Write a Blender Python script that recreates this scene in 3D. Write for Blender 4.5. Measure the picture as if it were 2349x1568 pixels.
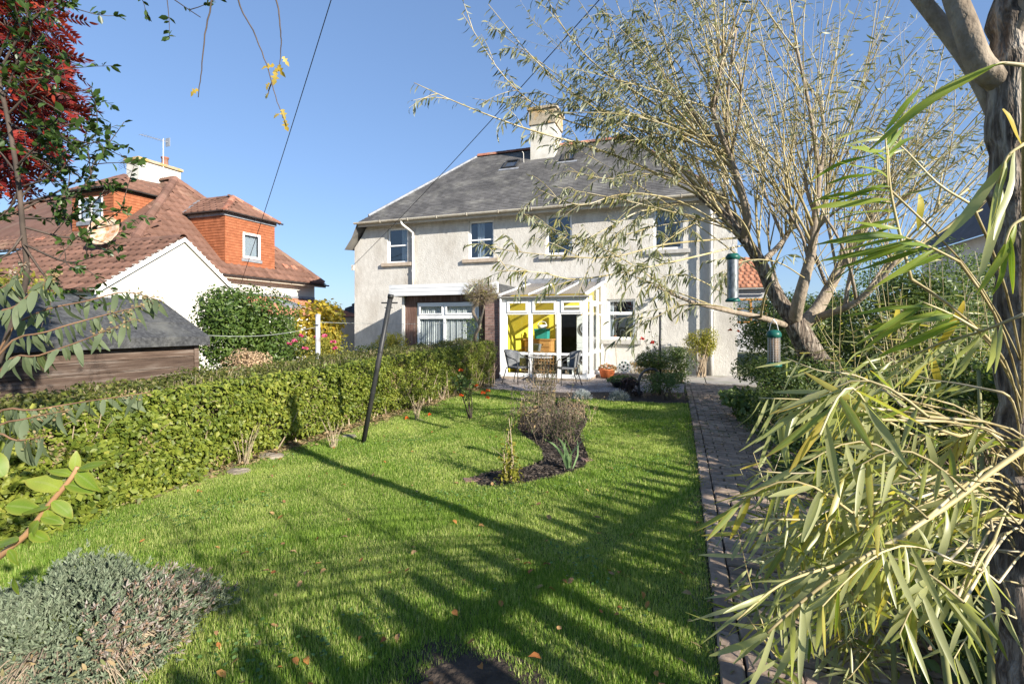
import bpy, math, random
import numpy as np
from mathutils import Vector, Matrix

# ------------------------------------------------------------------ camera, sky, sun, exposure
sc = bpy.context.scene
for o in list(bpy.data.objects):
    bpy.data.objects.remove(o)
F, CX, YH, EYE, TH = 1140.0, 1174.5, 745.0, 1.5, math.radians(19.8)   # survey of the viewpoint
CT, ST = math.cos(TH), math.sin(TH)
cam = bpy.data.cameras.new('camera')
cam_o = bpy.data.objects.new('camera', cam)
sc.collection.objects.link(cam_o)
cam_o.location = (0, 0, EYE)
cam_o.rotation_euler = (math.pi / 2, 0, TH)
cam.sensor_width = 36
cam.lens = 36 * F / 2349
cam.shift_y = -(784 - YH) / 2349
cam.clip_start = 0.05
cam.clip_end = 2000
sc.camera = cam_o

SUN_EL = math.radians(22.5)
SUN_H = Vector((0.905, -0.426, 0)).normalized()          # horizontal direction towards the sun
SUN_DIR = Vector((SUN_H.x * math.cos(SUN_EL), SUN_H.y * math.cos(SUN_EL), math.sin(SUN_EL)))
w = bpy.data.worlds.new('World')
sc.world = w
w.use_nodes = True
nt = w.node_tree
bg = nt.nodes['Background']
sky = nt.nodes.new('ShaderNodeTexSky')
sky.sky_type = 'NISHITA'
sky.sun_disc = False
sky.sun_elevation = SUN_EL
sky.sun_rotation = math.atan2(SUN_H.x, SUN_H.y)
sky.altitude = 0
sky.air_density = 1.0
sky.dust_density = 0.4
sky.ozone_density = 3.0
gam = nt.nodes.new('ShaderNodeGamma')                     # flatter, bluer grade of the whole sky
gam.inputs[1].default_value = 0.58
grade = nt.nodes.new('ShaderNodeMix')
grade.data_type = 'RGBA'
grade.blend_type = 'MULTIPLY'
grade.inputs[0].default_value = 1.0
grade.inputs[7].default_value = (0.60, 0.745, 0.99, 1)
nt.links.new(sky.outputs[0], gam.inputs[0])
nt.links.new(gam.outputs[0], grade.inputs[6])
nt.links.new(grade.outputs[2], bg.inputs[0])
bg.inputs[1].default_value = 0.15
sun = bpy.data.lights.new('sun', 'SUN')
sun.energy = 4.3
sun.angle = math.radians(0.55)
sun.color = (1.0, 0.93, 0.82)
sun_o = bpy.data.objects.new('sun', sun)
sc.collection.objects.link(sun_o)
sun_o.rotation_euler = (-SUN_DIR).to_track_quat('-Z', 'Y').to_euler()
sun_o.location = SUN_DIR * 60
vs = sc.view_settings
vs.view_transform = 'Standard'
vs.look = 'None'
vs.exposure = 1.3
vs.gamma = 1
vs.use_curve_mapping = False
sc.cycles.use_denoising = True
sc.cycles.max_bounces = 8
sc.cycles.transparent_max_bounces = 24
sc.cycles.sample_clamp_indirect = 6

# ------------------------------------------------------------------ helpers
R = random.Random(7)
NR = np.random.default_rng(11)
COL = sc.collection
WL = {}

def ray(px, py):
    X = (px - CX) / F
    return Vector((X * CT - ST, X * ST + CT, (YH - py) / F))
def gp(px, py, z=0.0):
    d = ray(px, py); t = (z - EYE) / d.z
    return Vector((d.x * t, d.y * t, z))
def fp(px, py, y):
    d = ray(px, py); t = y / d.y
    return Vector((d.x * t, y, EYE + d.z * t))
def xp(px, py, x):
    d = ray(px, py); t = x / d.x
    return Vector((x, d.y * t, EYE + d.z * t))
def dp(px, py, t):
    d = ray(px, py)
    return Vector((d.x * t, d.y * t, EYE + d.z * t))

def tag(o, label=None, cat=None, group=None, kind=None):
    if label: o['label'] = label
    if cat: o['category'] = cat
    if group: o['group'] = group
    if kind: o['kind'] = kind
    return o
def thing(name, label, cat, loc=(0, 0, 0), rotz=0.0, group=None):
    o = bpy.data.objects.new(name, None)
    COL.objects.link(o)
    o.location = loc
    o.rotation_euler = (0, 0, rotz)
    o.empty_display_size = 0.1
    WL[o.name] = Vector(loc)
    return tag(o, label, cat, group)
def link(name, me, parent=None, mw=None, local=False):
    o = bpy.data.objects.new(name, me)
    COL.objects.link(o)
    off = Vector((0, 0, 0))
    if parent is not None:
        o.parent = parent
        off = WL[parent.name]
    WL[o.name] = off
    if mw is not None:
        m = mw.copy()
        if not local:
            m.translation = m.translation - off
        o.matrix_local = m
    return o
def np_mesh(name, V, Fc, mat, rnd=None, smooth=False):
    """V (n,3); Fc (m,k) array, k corners each."""
    me = bpy.data.meshes.new(name)
    V = np.asarray(V, dtype=np.float32); Fc = np.asarray(Fc, dtype=np.int32)
    me.vertices.add(len(V)); me.vertices.foreach_set('co', V.ravel())
    k = Fc.shape[1]
    me.loops.add(Fc.size); me.loops.foreach_set('vertex_index', Fc.ravel())
    me.polygons.add(len(Fc))
    me.polygons.foreach_set('loop_start', np.arange(0, Fc.size, k, dtype=np.int32))
    me.polygons.foreach_set('loop_total', np.full(len(Fc), k, dtype=np.int32))
    if smooth:
        me.polygons.foreach_set('use_smooth', np.ones(len(Fc), dtype=bool))
    if rnd is not None:
        a = me.attributes.new('rnd', 'FLOAT', 'POINT')
        a.data.foreach_set('value', np.asarray(rnd, dtype=np.float32))
    me.update(calc_edges=True)
    me.materials.append(mat)
    return me
def np_obj(name, V, Fc, mat, parent=None, rnd=None, smooth=False, local=False):
    V = np.asarray(V, dtype=np.float64)
    if parent is not None and not local:
        V = V - np.array(WL[parent.name])
    return link(name, np_mesh(name, V, Fc, mat, rnd, smooth), parent)

class MB:
    def __init__(s): s.v = []; s.f = []; s.r = []
    def add(s, vs_, fs, r=None):
        b = len(s.v); s.v += [tuple(v) for v in vs_]; s.f += [tuple(i + b for i in f) for f in fs]
        s.r += [R.random() if r is None else r] * len(vs_)
        return s
    def box(s, x0, x1, y0, y1, z0, z1):
        return s.add([(x0,y0,z0),(x1,y0,z0),(x1,y1,z0),(x0,y1,z0),(x0,y0,z1),(x1,y0,z1),(x1,y1,z1),(x0,y1,z1)],
                     [(0,3,2,1),(4,5,6,7),(0,1,5,4),(1,2,6,5),(2,3,7,6),(3,0,4,7)])
    def lbox(s, fr, u0, u1, v0, v1, d0, d1):
        O, U, V, N = fr
        p = [O+U*u+V*v+N*d for d in (d0, d1) for (u, v) in ((u0,v0),(u1,v0),(u1,v1),(u0,v1))]
        return s.add(p, [(3,2,1,0),(4,5,6,7),(0,1,5,4),(1,2,6,5),(2,3,7,6),(3,0,4,7)])
    def poly(s, pts):
        return s.add(pts, [tuple(range(len(pts)))])
    def extr(s, pts, vec):
        n = len(pts); vec = Vector(vec); a = [Vector(p) for p in pts]; b = [p + vec for p in a]
        fs = [tuple(range(n))[::-1], tuple(range(n, 2*n))] + [(i, (i+1) % n, n+(i+1) % n, n+i) for i in range(n)]
        return s.add(a + b, fs)
    def cyl(s, p0, p1, r0, r1=None, n=12, caps=True):
        return s.tube([p0, p1], [r0, r0 if r1 is None else r1], n, caps)
    def tube(s, pts, rad, n=8, caps=True):
        pts = [Vector(p) for p in pts]
        if not hasattr(rad, '__len__'): rad = [rad] * len(pts)
        vs_ = []; fs = []
        ref = None
        for i, p in enumerate(pts):
            t = (pts[min(i+1, len(pts)-1)] - pts[max(i-1, 0)]).normalized()
            if ref is None:
                ref = Vector((0,0,1)) if abs(t.z) < .9 else Vector((1,0,0))
            a = (ref - t * ref.dot(t)).normalized(); ref = a
            b = t.cross(a)
            for k in range(n):
                an = 2*math.pi*k/n
                vs_.append(p + (a*math.cos(an) + b*math.sin(an)) * rad[i])
        for i in range(len(pts)-1):
            for k in range(n):
                fs.append((i*n+k, i*n+(k+1) % n, (i+1)*n+(k+1) % n, (i+1)*n+k))
        if caps:
            fs.append(tuple(range(n))[::-1]); m = (len(pts)-1)*n; fs.append(tuple(range(m, m+n)))
        return s.add(vs_, fs)
    def lathe(s, c, prof, n=20):
        c = Vector(c); vs_ = []; fs = []
        for (r, z) in prof:
            for k in range(n):
                an = 2*math.pi*k/n; vs_.append(c + Vector((r*math.cos(an), r*math.sin(an), z)))
        for i in range(len(prof)-1):
            for k in range(n):
                fs.append((i*n+k, i*n+(k+1) % n, (i+1)*n+(k+1) % n, (i+1)*n+k))
        return s.add(vs_, fs)
    def mesh(s, name, mat, smooth=False):
        me = bpy.data.meshes.new(name)
        me.from_pydata(s.v, [], s.f)
        if smooth:
            me.polygons.foreach_set('use_smooth', np.ones(len(me.polygons), dtype=bool))
        a = me.attributes.new('rnd', 'FLOAT', 'POINT'); a.data.foreach_set('value', np.array(s.r, dtype=np.float32))
        me.update(); me.materials.append(mat)
        return me
    def build(s, name, mat, parent=None, smooth=False, local=False, bevel=0):
        if parent is not None and not local:
            o = WL[parent.name]; s.v = [(v[0]-o.x, v[1]-o.y, v[2]-o.z) for v in s.v]
        ob = link(name, s.mesh(name, mat, smooth), parent)
        if bevel:
            m = ob.modifiers.new('edge', 'BEVEL'); m.width = bevel; m.segments = 2; m.limit_method = 'ANGLE'
        return ob

# ------------------------------------------------------------------ materials
def C(*c): return (c[0], c[1], c[2], 1.0)
def node(nt, t, **kw):
    n = nt.nodes.new(t)
    for k, v in kw.items(): setattr(n, k, v)
    return n
def newmat(name):
    m = bpy.data.materials.new(name); m.use_nodes = True
    return m, m.node_tree, m.node_tree.nodes['Principled BSDF']
def rnd_value(nt):
    L = nt.links
    a = node(nt, 'ShaderNodeAttribute', attribute_name='rnd'); oi = node(nt, 'ShaderNodeObjectInfo')
    ad = node(nt, 'ShaderNodeMath', operation='ADD'); fr = node(nt, 'ShaderNodeMath', operation='FRACT')
    L.new(a.outputs['Fac'], ad.inputs[0]); L.new(oi.outputs['Random'], ad.inputs[1]); L.new(ad.outputs[0], fr.inputs[0])
    return fr.outputs[0]
def ramp_node(nt, cols, lo=0.0, hi=1.0):
    r = node(nt, 'ShaderNodeValToRGB'); e = r.color_ramp.elements
    n = len(cols)
    e[0].position = lo; e[0].color = C(*cols[0]); e[1].position = hi; e[1].color = C(*cols[-1])
    for i in range(1, n-1):
        x = e.new(lo + (hi-lo)*i/(n-1)); x.color = C(*cols[i])
    return r
def pm(name, cols, scale=4, rough=.8, bump=0, bscale=40, bdist=.01, rand=0, spec=.3, metal=0, stretch=(1,1,1), lo=.35, hi=.65, stain=None, vor=False):
    """cols: list of colours blended by noise; rand: per-piece brightness; stain: (colour, scale, amount) second blotch layer."""
    m, nt, p = newmat(name); L = nt.links
    tc = node(nt, 'ShaderNodeTexCoord'); mp = node(nt, 'ShaderNodeMapping'); mp.inputs['Scale'].default_value = stretch
    L.new(tc.outputs['Object'], mp.inputs[0])
    nz = node(nt, 'ShaderNodeTexNoise'); nz.inputs['Scale'].default_value = scale; nz.inputs['Detail'].default_value = 8; nz.inputs['Roughness'].default_value = .62
    L.new(mp.outputs[0], nz.inputs['Vector'])
    if len(cols) == 1: cols = [cols[0], cols[0]]
    rp = ramp_node(nt, cols, lo, hi); L.new(nz.outputs['Fac'], rp.inputs[0])
    out = rp.outputs[0]
    if stain:
        n2 = node(nt, 'ShaderNodeTexNoise'); n2.inputs['Scale'].default_value = stain[1]; n2.inputs['Detail'].default_value = 6
        L.new(mp.outputs[0], n2.inputs['Vector'])
        r2 = ramp_node(nt, [(0,0,0), (stain[2],)*3], .5, .72); L.new(n2.outputs['Fac'], r2.inputs[0])
        mx = node(nt, 'ShaderNodeMix', data_type='RGBA'); L.new(r2.outputs[0], mx.inputs[0]); L.new(out, mx.inputs[6]); mx.inputs[7].default_value = C(*stain[0])
        out = mx.outputs[2]
    if rand:
        mr = node(nt, 'ShaderNodeMapRange'); L.new(rnd_value(nt), mr.inputs[0]); mr.inputs[3].default_value = 1-rand; mr.inputs[4].default_value = 1+rand
        hs = node(nt, 'ShaderNodeHueSaturation'); L.new(mr.outputs[0], hs.inputs['Value']); L.new(out, hs.inputs['Color'])
        out = hs.outputs[0]
    L.new(out, p.inputs['Base Color'])
    p.inputs['Roughness'].default_value = rough; p.inputs['Specular IOR Level'].default_value = spec; p.inputs['Metallic'].default_value = metal
    if bump:
        if vor:
            nb = node(nt, 'ShaderNodeTexVoronoi'); nb.inputs['Scale'].default_value = bscale; src = nb.outputs['Distance']
        else:
            nb = node(nt, 'ShaderNodeTexNoise'); nb.inputs['Scale'].default_value = bscale; nb.inputs['Detail'].default_value = 4; src = nb.outputs['Fac']
        L.new(mp.outputs[0], nb.inputs['Vector'])
        bp = node(nt, 'ShaderNodeBump'); bp.inputs['Strength'].default_value = bump; bp.inputs['Distance'].default_value = bdist
        L.new(src, bp.inputs['Height']); L.new(bp.outputs[0], p.inputs['Normal'])
    return m
def leafmat(name, cols, trans=.35, rough=.5, back=None, spec=.35, tbright=1.5, edge=None):
    m, nt, p = newmat(name); L = nt.links
    rp = ramp_node(nt, cols); L.new(rnd_value(nt), rp.inputs[0])
    col = rp.outputs[0]
    # small blotches along the blade
    tc = node(nt, 'ShaderNodeTexCoord'); nz = node(nt, 'ShaderNodeTexNoise'); nz.inputs['Scale'].default_value = 45; nz.inputs['Detail'].default_value = 3
    L.new(tc.outputs['Object'], nz.inputs['Vector'])
    mr = node(nt, 'ShaderNodeMapRange'); L.new(nz.outputs['Fac'], mr.inputs[0]); mr.inputs[3].default_value = .7; mr.inputs[4].default_value = 1.3
    hs = node(nt, 'ShaderNodeHueSaturation'); L.new(mr.outputs[0], hs.inputs['Value']); L.new(col, hs.inputs['Color']); col = hs.outputs[0]
    if edge:
        ea = node(nt, 'ShaderNodeAttribute', attribute_name='edge'); pw = node(nt, 'ShaderNodeMath', operation='POWER'); pw.inputs[1].default_value = 3.0
        ml = node(nt, 'ShaderNodeMath', operation='MULTIPLY'); L.new(ea.outputs['Fac'], pw.inputs[0]); L.new(pw.outputs[0], ml.inputs[0]); L.new(nz.outputs['Fac'], ml.inputs[1])
        m2 = node(nt, 'ShaderNodeMath', operation='MULTIPLY', use_clamp=True); m2.inputs[1].default_value = 2.6; L.new(ml.outputs[0], m2.inputs[0])
        mx = node(nt, 'ShaderNodeMix', data_type='RGBA'); L.new(m2.outputs[0], mx.inputs[0]); L.new(col, mx.inputs[6]); mx.inputs[7].default_value = C(*edge); col = mx.outputs[2]
    if edge:
        cp_ = node(nt, 'ShaderNodeMath', operation='LESS_THAN'); cp_.inputs[1].default_value = .10; L.new(ea.outputs['Fac'], cp_.inputs[0])
        mh = node(nt, 'ShaderNodeMath', operation='MULTIPLY'); mh.inputs[1].default_value = .16; L.new(cp_.outputs[0], mh.inputs[0])
        mx = node(nt, 'ShaderNodeMix', data_type='RGBA'); L.new(mh.outputs[0], mx.inputs[0]); L.new(col, mx.inputs[6]); mx.inputs[7].default_value = C(.42,.42,.22); col = mx.outputs[2]
    if back:
        g = node(nt, 'ShaderNodeNewGeometry'); mx = node(nt, 'ShaderNodeMix', data_type='RGBA')
        L.new(g.outputs['Backfacing'], mx.inputs[0]); L.new(col, mx.inputs[6]); mx.inputs[7].default_value = C(*back)
        col = mx.outputs[2]
    L.new(col, p.inputs['Base Color']); p.inputs['Roughness'].default_value = rough; p.inputs['Specular IOR Level'].default_value = spec
    if trans:
        tr = node(nt, 'ShaderNodeBsdfTranslucent'); sc_ = node(nt, 'ShaderNodeMix', data_type='RGBA', blend_type='MULTIPLY'); sc_.inputs[0].default_value = 1
        L.new(col, sc_.inputs[6]); sc_.inputs[7].default_value = C(tbright, tbright*1.05, tbright*.55)
        L.new(sc_.outputs[2], tr.inputs[0])
        ms = node(nt, 'ShaderNodeMixShader'); ms.inputs[0].default_value = trans
        L.new(p.outputs[0], ms.inputs[1]); L.new(tr.outputs[0], ms.inputs[2]); L.new(ms.outputs[0], nt.nodes['Material Output'].inputs[0])
    return m
def glassmat(name, tint=(1,1,1), ior=1.9, rough=0.0, through=1.0, milk=None):
    m, nt, p = newmat(name); L = nt.links
    nt.nodes.remove(p)
    fr = node(nt, 'ShaderNodeFresnel'); fr.inputs[0].default_value = ior
    tr = node(nt, 'ShaderNodeBsdfTransparent'); tr.inputs[0].default_value = C(*tint)
    gl = node(nt, 'ShaderNodeBsdfGlossy'); gl.inputs['Roughness'].default_value = rough
    src = tr.outputs[0]
    if milk:
        df = node(nt, 'ShaderNodeBsdfDiffuse'); df.inputs[0].default_value = C(*milk[0]); tl = node(nt, 'ShaderNodeBsdfTranslucent'); tl.inputs[0].default_value = C(*milk[0])
        a = node(nt, 'ShaderNodeMixShader'); a.inputs[0].default_value = .5; L.new(df.outputs[0], a.inputs[1]); L.new(tl.outputs[0], a.inputs[2])
        b = node(nt, 'ShaderNodeMixShader'); b.inputs[0].default_value = milk[1]; L.new(src, b.inputs[1]); L.new(a.outputs[0], b.inputs[2]); src = b.outputs[0]
    ge = node(nt, 'ShaderNodeNewGeometry'); iv = node(nt, 'ShaderNodeMath', operation='SUBTRACT'); iv.inputs[0].default_value = 1; L.new(ge.outputs['Backfacing'], iv.inputs[1])
    mf = node(nt, 'ShaderNodeMath', operation='MULTIPLY'); L.new(fr.outputs[0], mf.inputs[0]); L.new(iv.outputs[0], mf.inputs[1])      # a thin pane: only its outer face reflects
    ms = node(nt, 'ShaderNodeMixShader'); L.new(mf.outputs[0], ms.inputs[0]); L.new(src, ms.inputs[1]); L.new(gl.outputs[0], ms.inputs[2])
    L.new(ms.outputs[0], nt.nodes['Material Output'].inputs[0])
    return m

M = {}
M['harl'] = pm('pebbledash', [(.50,.475,.43),(.62,.595,.545)], scale=9, rough=.95, bump=.45, bscale=46, bdist=.016, spec=.1, stain=((.35,.31,.26), 1.3, .6), stretch=(1,1,.45), vor=True)
M['smooth_render'] = pm('cream_render', [(.54,.52,.465),(.63,.61,.55)], scale=2, rough=.9, bump=.25, bscale=60, bdist=.006, spec=.1, stain=((.62,.57,.47), .8, .4))
M['chim_white'] = pm('chimney_render', [(.56,.535,.475),(.67,.645,.585)], scale=3, rough=.9, bump=.4, bscale=40, bdist=.01, stain=((.42,.36,.26), 2.2, .5))
M['chim_stone'] = pm('chimney_stone', [(.30,.25,.18),(.45,.39,.30)], scale=6, rough=.95, bump=.8, bscale=45, bdist=.02, stain=((.50,.28,.04), 2.5, .9))
M['slate'] = pm('slate', [(.09,.086,.083),(.15,.143,.136)], scale=1.1, rough=.75, bump=.3, bscale=60, bdist=.006, rand=.18, spec=.25, stain=((.25,.24,.21), 1.6, .6))
M['ridge'] = pm('ridge_clay', [(.26,.10,.065),(.36,.16,.10)], scale=6, rough=.85, rand=.45, bump=.3, stain=((.25,.22,.18), 4, .6))
M['pantile'] = pm('concrete_roof_tile', [(.15,.082,.06),(.215,.12,.09)], scale=1.5, rough=.88, rand=.22, bump=.4, bscale=80, bdist=.006, spec=.15, stain=((.26,.19,.13), 1.0, .5))
M['hung'] = pm('hung_clay_tile', [(.28,.095,.043),(.35,.125,.06)], scale=5, rough=.75, rand=.12, spec=.2)
M['lead'] = pm('lead', [(.20,.21,.23),(.34,.35,.37)], scale=6, rough=.6, metal=.2)
M['upvc'] = pm('white_frame', [(.80,.80,.79),(.86,.86,.85)], scale=3, rough=.35, spec=.4)
M['white_board'] = pm('white_board', [(.66,.67,.68),(.74,.74,.74)], scale=2, rough=.5, stain=((.6,.6,.58), 3, .3))
M['gutter'] = pm('cream_gutter', [(.55,.49,.39),(.66,.61,.51)], scale=3, rough=.6, stain=((.35,.27,.18), 4, .6))
M['pipe'] = pm('cream_pipe', [(.66,.63,.57),(.76,.73,.67)], scale=3, rough=.55)
M['soffit'] = pm('soffit', [(.40,.35,.28),(.5,.45,.37)], scale=3, rough=.8)
M['sill'] = pm('stone_sill', [(.36,.29,.22),(.46,.38,.30)], scale=8, rough=.9, bump=.3)
M['sill_grey'] = pm('grey_sill', [(.36,.345,.32),(.46,.44,.41)], scale=8, rough=.9, bump=.3)
M['black_gutter'] = pm('dark_gutter', [(.03,.03,.032),(.05,.05,.05)], rough=.5)
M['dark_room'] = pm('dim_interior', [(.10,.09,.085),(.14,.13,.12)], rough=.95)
M['curtain'] = leafmat('net_curtain', [(.78,.80,.82),(.84,.85,.86)], .45, rough=.95, tbright=1.0)
M['glass'] = glassmat('window_glass', (.84,.88,.92), 2.4)
M['net_glass'] = glassmat('clear_window_glass', (.95,.97,.98), 1.45)  # clearer, less reflective glass so the net curtain shows
M['cons_glass'] = glassmat('conservatory_glass', (.95,.97,.96), 1.45)
M['poly_roof'] = glassmat('roof_sheet', (.86,.82,.78), 1.5, .25, milk=((.50,.45,.42), .45))
M['plank'] = pm('weathered_plank', [(.05,.032,.024),(.10,.068,.05),(.24,.20,.17)], scale=5, rough=.85, rand=.25, stretch=(4,.35,6), bump=.5, bscale=50, lo=.3, hi=.72)
M['cladding'] = pm('brown_cladding', [(.10,.055,.04),(.16,.09,.07)], scale=4, rough=.8, rand=.2, stretch=(6,6,.4), stain=((.32,.27,.24), 6, .5))
M['felt'] = pm('roof_felt', [(.025,.026,.028),(.06,.062,.065),(.11,.112,.115)], scale=22, rough=.95, bump=.9, bscale=70, bdist=.012, stain=((.15,.15,.135), 2.2, .7), lo=.3, hi=.72)
M['brick'] = pm('pier_brick', [(.17,.10,.085),(.26,.165,.14)], scale=7, rough=.9, rand=.2, bump=.3)
M['mortar'] = pm('mortar', [(.30,.27,.25),(.37,.34,.31)], scale=20, rough=.95)
M['path_brick'] = pm('path_brick', [(.21,.155,.115),(.36,.275,.21)], scale=9, rough=.9, rand=.3, bump=.6, bscale=40, bdist=.006, stain=((.09,.10,.045), 3.2, .85))
M['concrete'] = pm('concrete', [(.30,.27,.24),(.42,.39,.35)], scale=3, rough=.9, bump=.3, stain=((.17,.19,.09), 1.4, .7))
M['sleeper'] = pm('sleeper', [(.26,.21,.16),(.36,.30,.24)], scale=6, rough=.9, stretch=(.5,5,5), bump=.3)
M['gravel'] = pm('gravel', [(.15,.125,.115),(.28,.245,.225),(.40,.36,.33)], scale=45, rough=.95, bump=1.0, bscale=40, bdist=.02, lo=.3, hi=.7)
M['pebble'] = pm('pebble', [(.24,.20,.185),(.40,.36,.335)], scale=3, rough=.85, rand=.35)
M['soil'] = pm('soil', [(.035,.026,.02),(.075,.056,.042)], scale=14, rough=.95, bump=1.0, bscale=30, bdist=.03)
M['mulch'] = pm('mulch_chip', [(.035,.027,.022),(.11,.088,.07)], scale=12, rough=.9, rand=.4)
M['turf'] = pm('turf_base', [(.09,.115,.035),(.15,.165,.06)], scale=6, rough=.95, bump=.8, bscale=60, bdist=.02, stain=((.09,.07,.04), 1.3, .5))
M['ground'] = pm('far_ground', [(.06,.075,.03),(.10,.10,.055)], scale=.7, rough=.95, bump=.5, bscale=8)
M['bark'] = pm('bark', [(.05,.038,.03),(.16,.125,.095),(.36,.31,.25)], scale=16, rough=.95, bump=1.0, bscale=16, bdist=.06, stretch=(2.2,2.2,.35), lo=.36, hi=.62)
M['limb_bark'] = pm('limb_bark', [(.20,.155,.11),(.34,.28,.21)], scale=12, rough=.85, bump=.8, bscale=18, bdist=.02, stretch=(1.5,1.5,1))
M['shoot'] = pm('shoot_bark', [(.24,.18,.08),(.42,.35,.17),(.54,.47,.34)], scale=3, rough=.6, rand=.25)
M['twig'] = pm('twig', [(.10,.072,.05),(.19,.145,.105)], scale=6, rough=.85, rand=.3)
M['dark_twig'] = pm('dark_twig', [(.045,.035,.028),(.10,.075,.06)], scale=6, rough=.85, rand=.3)
M['tan_twig'] = pm('dry_stem', [(.28,.21,.14),(.42,.34,.24)], scale=6, rough=.9, rand=.3)
M['green_stem'] = pm('green_stem', [(.14,.16,.05),(.25,.24,.10)], scale=6, rough=.6, rand=.2)
M['pink_stem'] = pm('ruddy_stem', [(.33,.17,.09),(.45,.26,.13)], scale=6, rough=.6)
M['hedge_leaf'] = leafmat('hedge_leaf', [(.05,.08,.010),(.11,.15,.020),(.20,.235,.032),(.31,.31,.06)], .3)
M['hedge_top'] = leafmat('hedge_top_leaf', [(.05,.065,.012),(.11,.125,.03),(.17,.14,.05),(.14,.17,.03)], .25)
M['grass'] = leafmat('grass_blade', [(.11,.19,.022),(.20,.315,.045),(.33,.43,.085),(.54,.54,.22)], .42, rough=.55)
M['clover'] = leafmat('clover_leaf', [(.06,.13,.03),(.10,.19,.05),(.14,.23,.07)], .25)
M['willow_leaf'] = leafmat('willow_leaf', [(.06,.075,.025),(.10,.115,.04),(.16,.16,.065),(.30,.26,.08)], .22, back=(.27,.28,.19))
M['fg_leaf'] = leafmat('broad_willow_leaf', [(.12,.18,.02),(.22,.27,.045),(.35,.35,.08),(.52,.42,.10)], .42, rough=.38, spec=.5, back=(.36,.37,.17), edge=(.36,.22,.06))
M['fg_leaf_green'] = leafmat('fresh_willow_leaf', [(.11,.18,.02),(.18,.27,.03),(.30,.36,.06)], .45, rough=.42, edge=(.33,.30,.06))
M['fg_leaf_yellow'] = leafmat('yellow_willow_leaf', [(.45,.33,.03),(.50,.42,.05)], .4)
M['red_leaf'] = leafmat('red_leaf', [(.08,.010,.011),(.15,.014,.014),(.24,.02,.018),(.32,.05,.02)], .35, tbright=1.3)
M['dark_leaf'] = leafmat('dark_evergreen_leaf', [(.025,.05,.012),(.045,.085,.02),(.08,.13,.03)], .25, rough=.38)
M['bush_leaf'] = leafmat('bush_leaf', [(.045,.085,.016),(.075,.125,.024),(.115,.165,.035)], .25, rough=.42)
M['yellow_leaf'] = leafmat('yellow_leaf', [(.42,.27,.02),(.55,.40,.04),(.50,.42,.08),(.28,.27,.05)], .35)
M['yellowgreen_leaf'] = leafmat('yellow_green_leaf', [(.16,.18,.025),(.27,.26,.04),(.34,.29,.05)], .35)
M['tan_flower'] = leafmat('faded_flower', [(.34,.23,.13),(.44,.31,.19),(.50,.37,.24)], .15, rough=.9)
M['buddleia'] = leafmat('buddleia_leaf', [(.065,.095,.035),(.10,.14,.05),(.17,.215,.06),(.26,.25,.07)], .35, rough=.6, back=(.135,.17,.09), edge=(.24,.20,.08))
M['silver_leaf'] = leafmat('silver_leaf', [(.10,.13,.08),(.15,.185,.115),(.22,.25,.17)], .12, rough=.8)
M['lilac_leaf'] = leafmat('grey_pink_leaf', [(.26,.22,.19),(.34,.31,.28),(.27,.15,.10),(.17,.19,.12)], .12, rough=.85)
M['lavender'] = leafmat('lavender_leaf', [(.25,.28,.29),(.34,.37,.38),(.20,.23,.20)], .1, rough=.85)
M['shrub_leaf'] = leafmat('shrub_leaf', [(.045,.08,.018),(.08,.12,.03),(.14,.18,.05)], .28, rough=.4)
M['mid_leaf'] = leafmat('mid_green_leaf', [(.08,.13,.035),(.12,.18,.05),(.18,.23,.08)], .3)
M['dry_leaf'] = leafmat('dry_leaf', [(.20,.14,.07),(.32,.23,.12),(.14,.16,.06)], .2, rough=.8)
M['fallen'] = leafmat('fallen_leaf', [(.30,.11,.03),(.42,.20,.05),(.40,.27,.13),(.25,.13,.06)], .15, rough=.7)
M['birch_leaf'] = leafmat('birch_leaf', [(.55,.37,.05),(.60,.45,.12)], .45)
M['red_petal'] = leafmat('red_petal', [(.55,.02,.02),(.65,.06,.03)], .25)
M['orange_petal'] = leafmat('orange_petal', [(.60,.07,.02),(.68,.18,.03)], .25)
M['pink_petal'] = leafmat('pink_petal', [(.55,.05,.15),(.62,.15,.25)], .25)
M['seed'] = pm('seed_head', [(.18,.14,.10),(.30,.25,.19)], scale=9, rough=.9, rand=.3)
M['iris_leaf'] = leafmat('iris_leaf', [(.17,.26,.12),(.22,.32,.15)], .25)
M['black_iron'] = pm('black_painted_iron', [(.018,.019,.02),(.035,.036,.037)], scale=8, rough=.45, bump=.3, bscale=30, bdist=.004, stain=((.07,.06,.055), 5, .5))
M['grey_post'] = pm('grey_painted_post', [(.36,.38,.41),(.47,.49,.52)], scale=6, rough=.7, stain=((.16,.13,.11), 7, .8))
M['wire'] = pm('dark_wire', [(.03,.03,.035),(.05,.05,.05)], rough=.6)
M['line'] = pm('washing_line', [(.30,.32,.30),(.42,.44,.40)], rough=.7)
M['wicker'] = pm('grey_wicker', [(.11,.115,.12),(.20,.205,.21)], scale=60, rough=.7, bump=.8, bscale=90, bdist=.006)
M['chair_frame'] = pm('chair_frame', [(.06,.06,.062),(.11,.11,.11)], rough=.4, metal=.3)
M['table_top'] = pm('table_top', [(.42,.40,.37),(.5,.48,.45)], scale=5, rough=.5)
M['yellow_wall'] = pm('yellow_wall', [(.72,.60,.06),(.76,.64,.07)], scale=2, rough=.9)
M['orange_wall'] = pm('orange_wall', [(.62,.33,.01),(.66,.37,.015)], scale=2, rough=.9)
M['pine'] = pm('pine', [(.42,.20,.06),(.52,.28,.10)], scale=5, rough=.55, stretch=(1,1,5))
M['teal'] = pm('teal_fabric', [(.02,.22,.20),(.03,.28,.25)], rough=.8)
M['cons_floor'] = pm('tile_floor', [(.28,.22,.17),(.34,.28,.22)], rough=.6)
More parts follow.
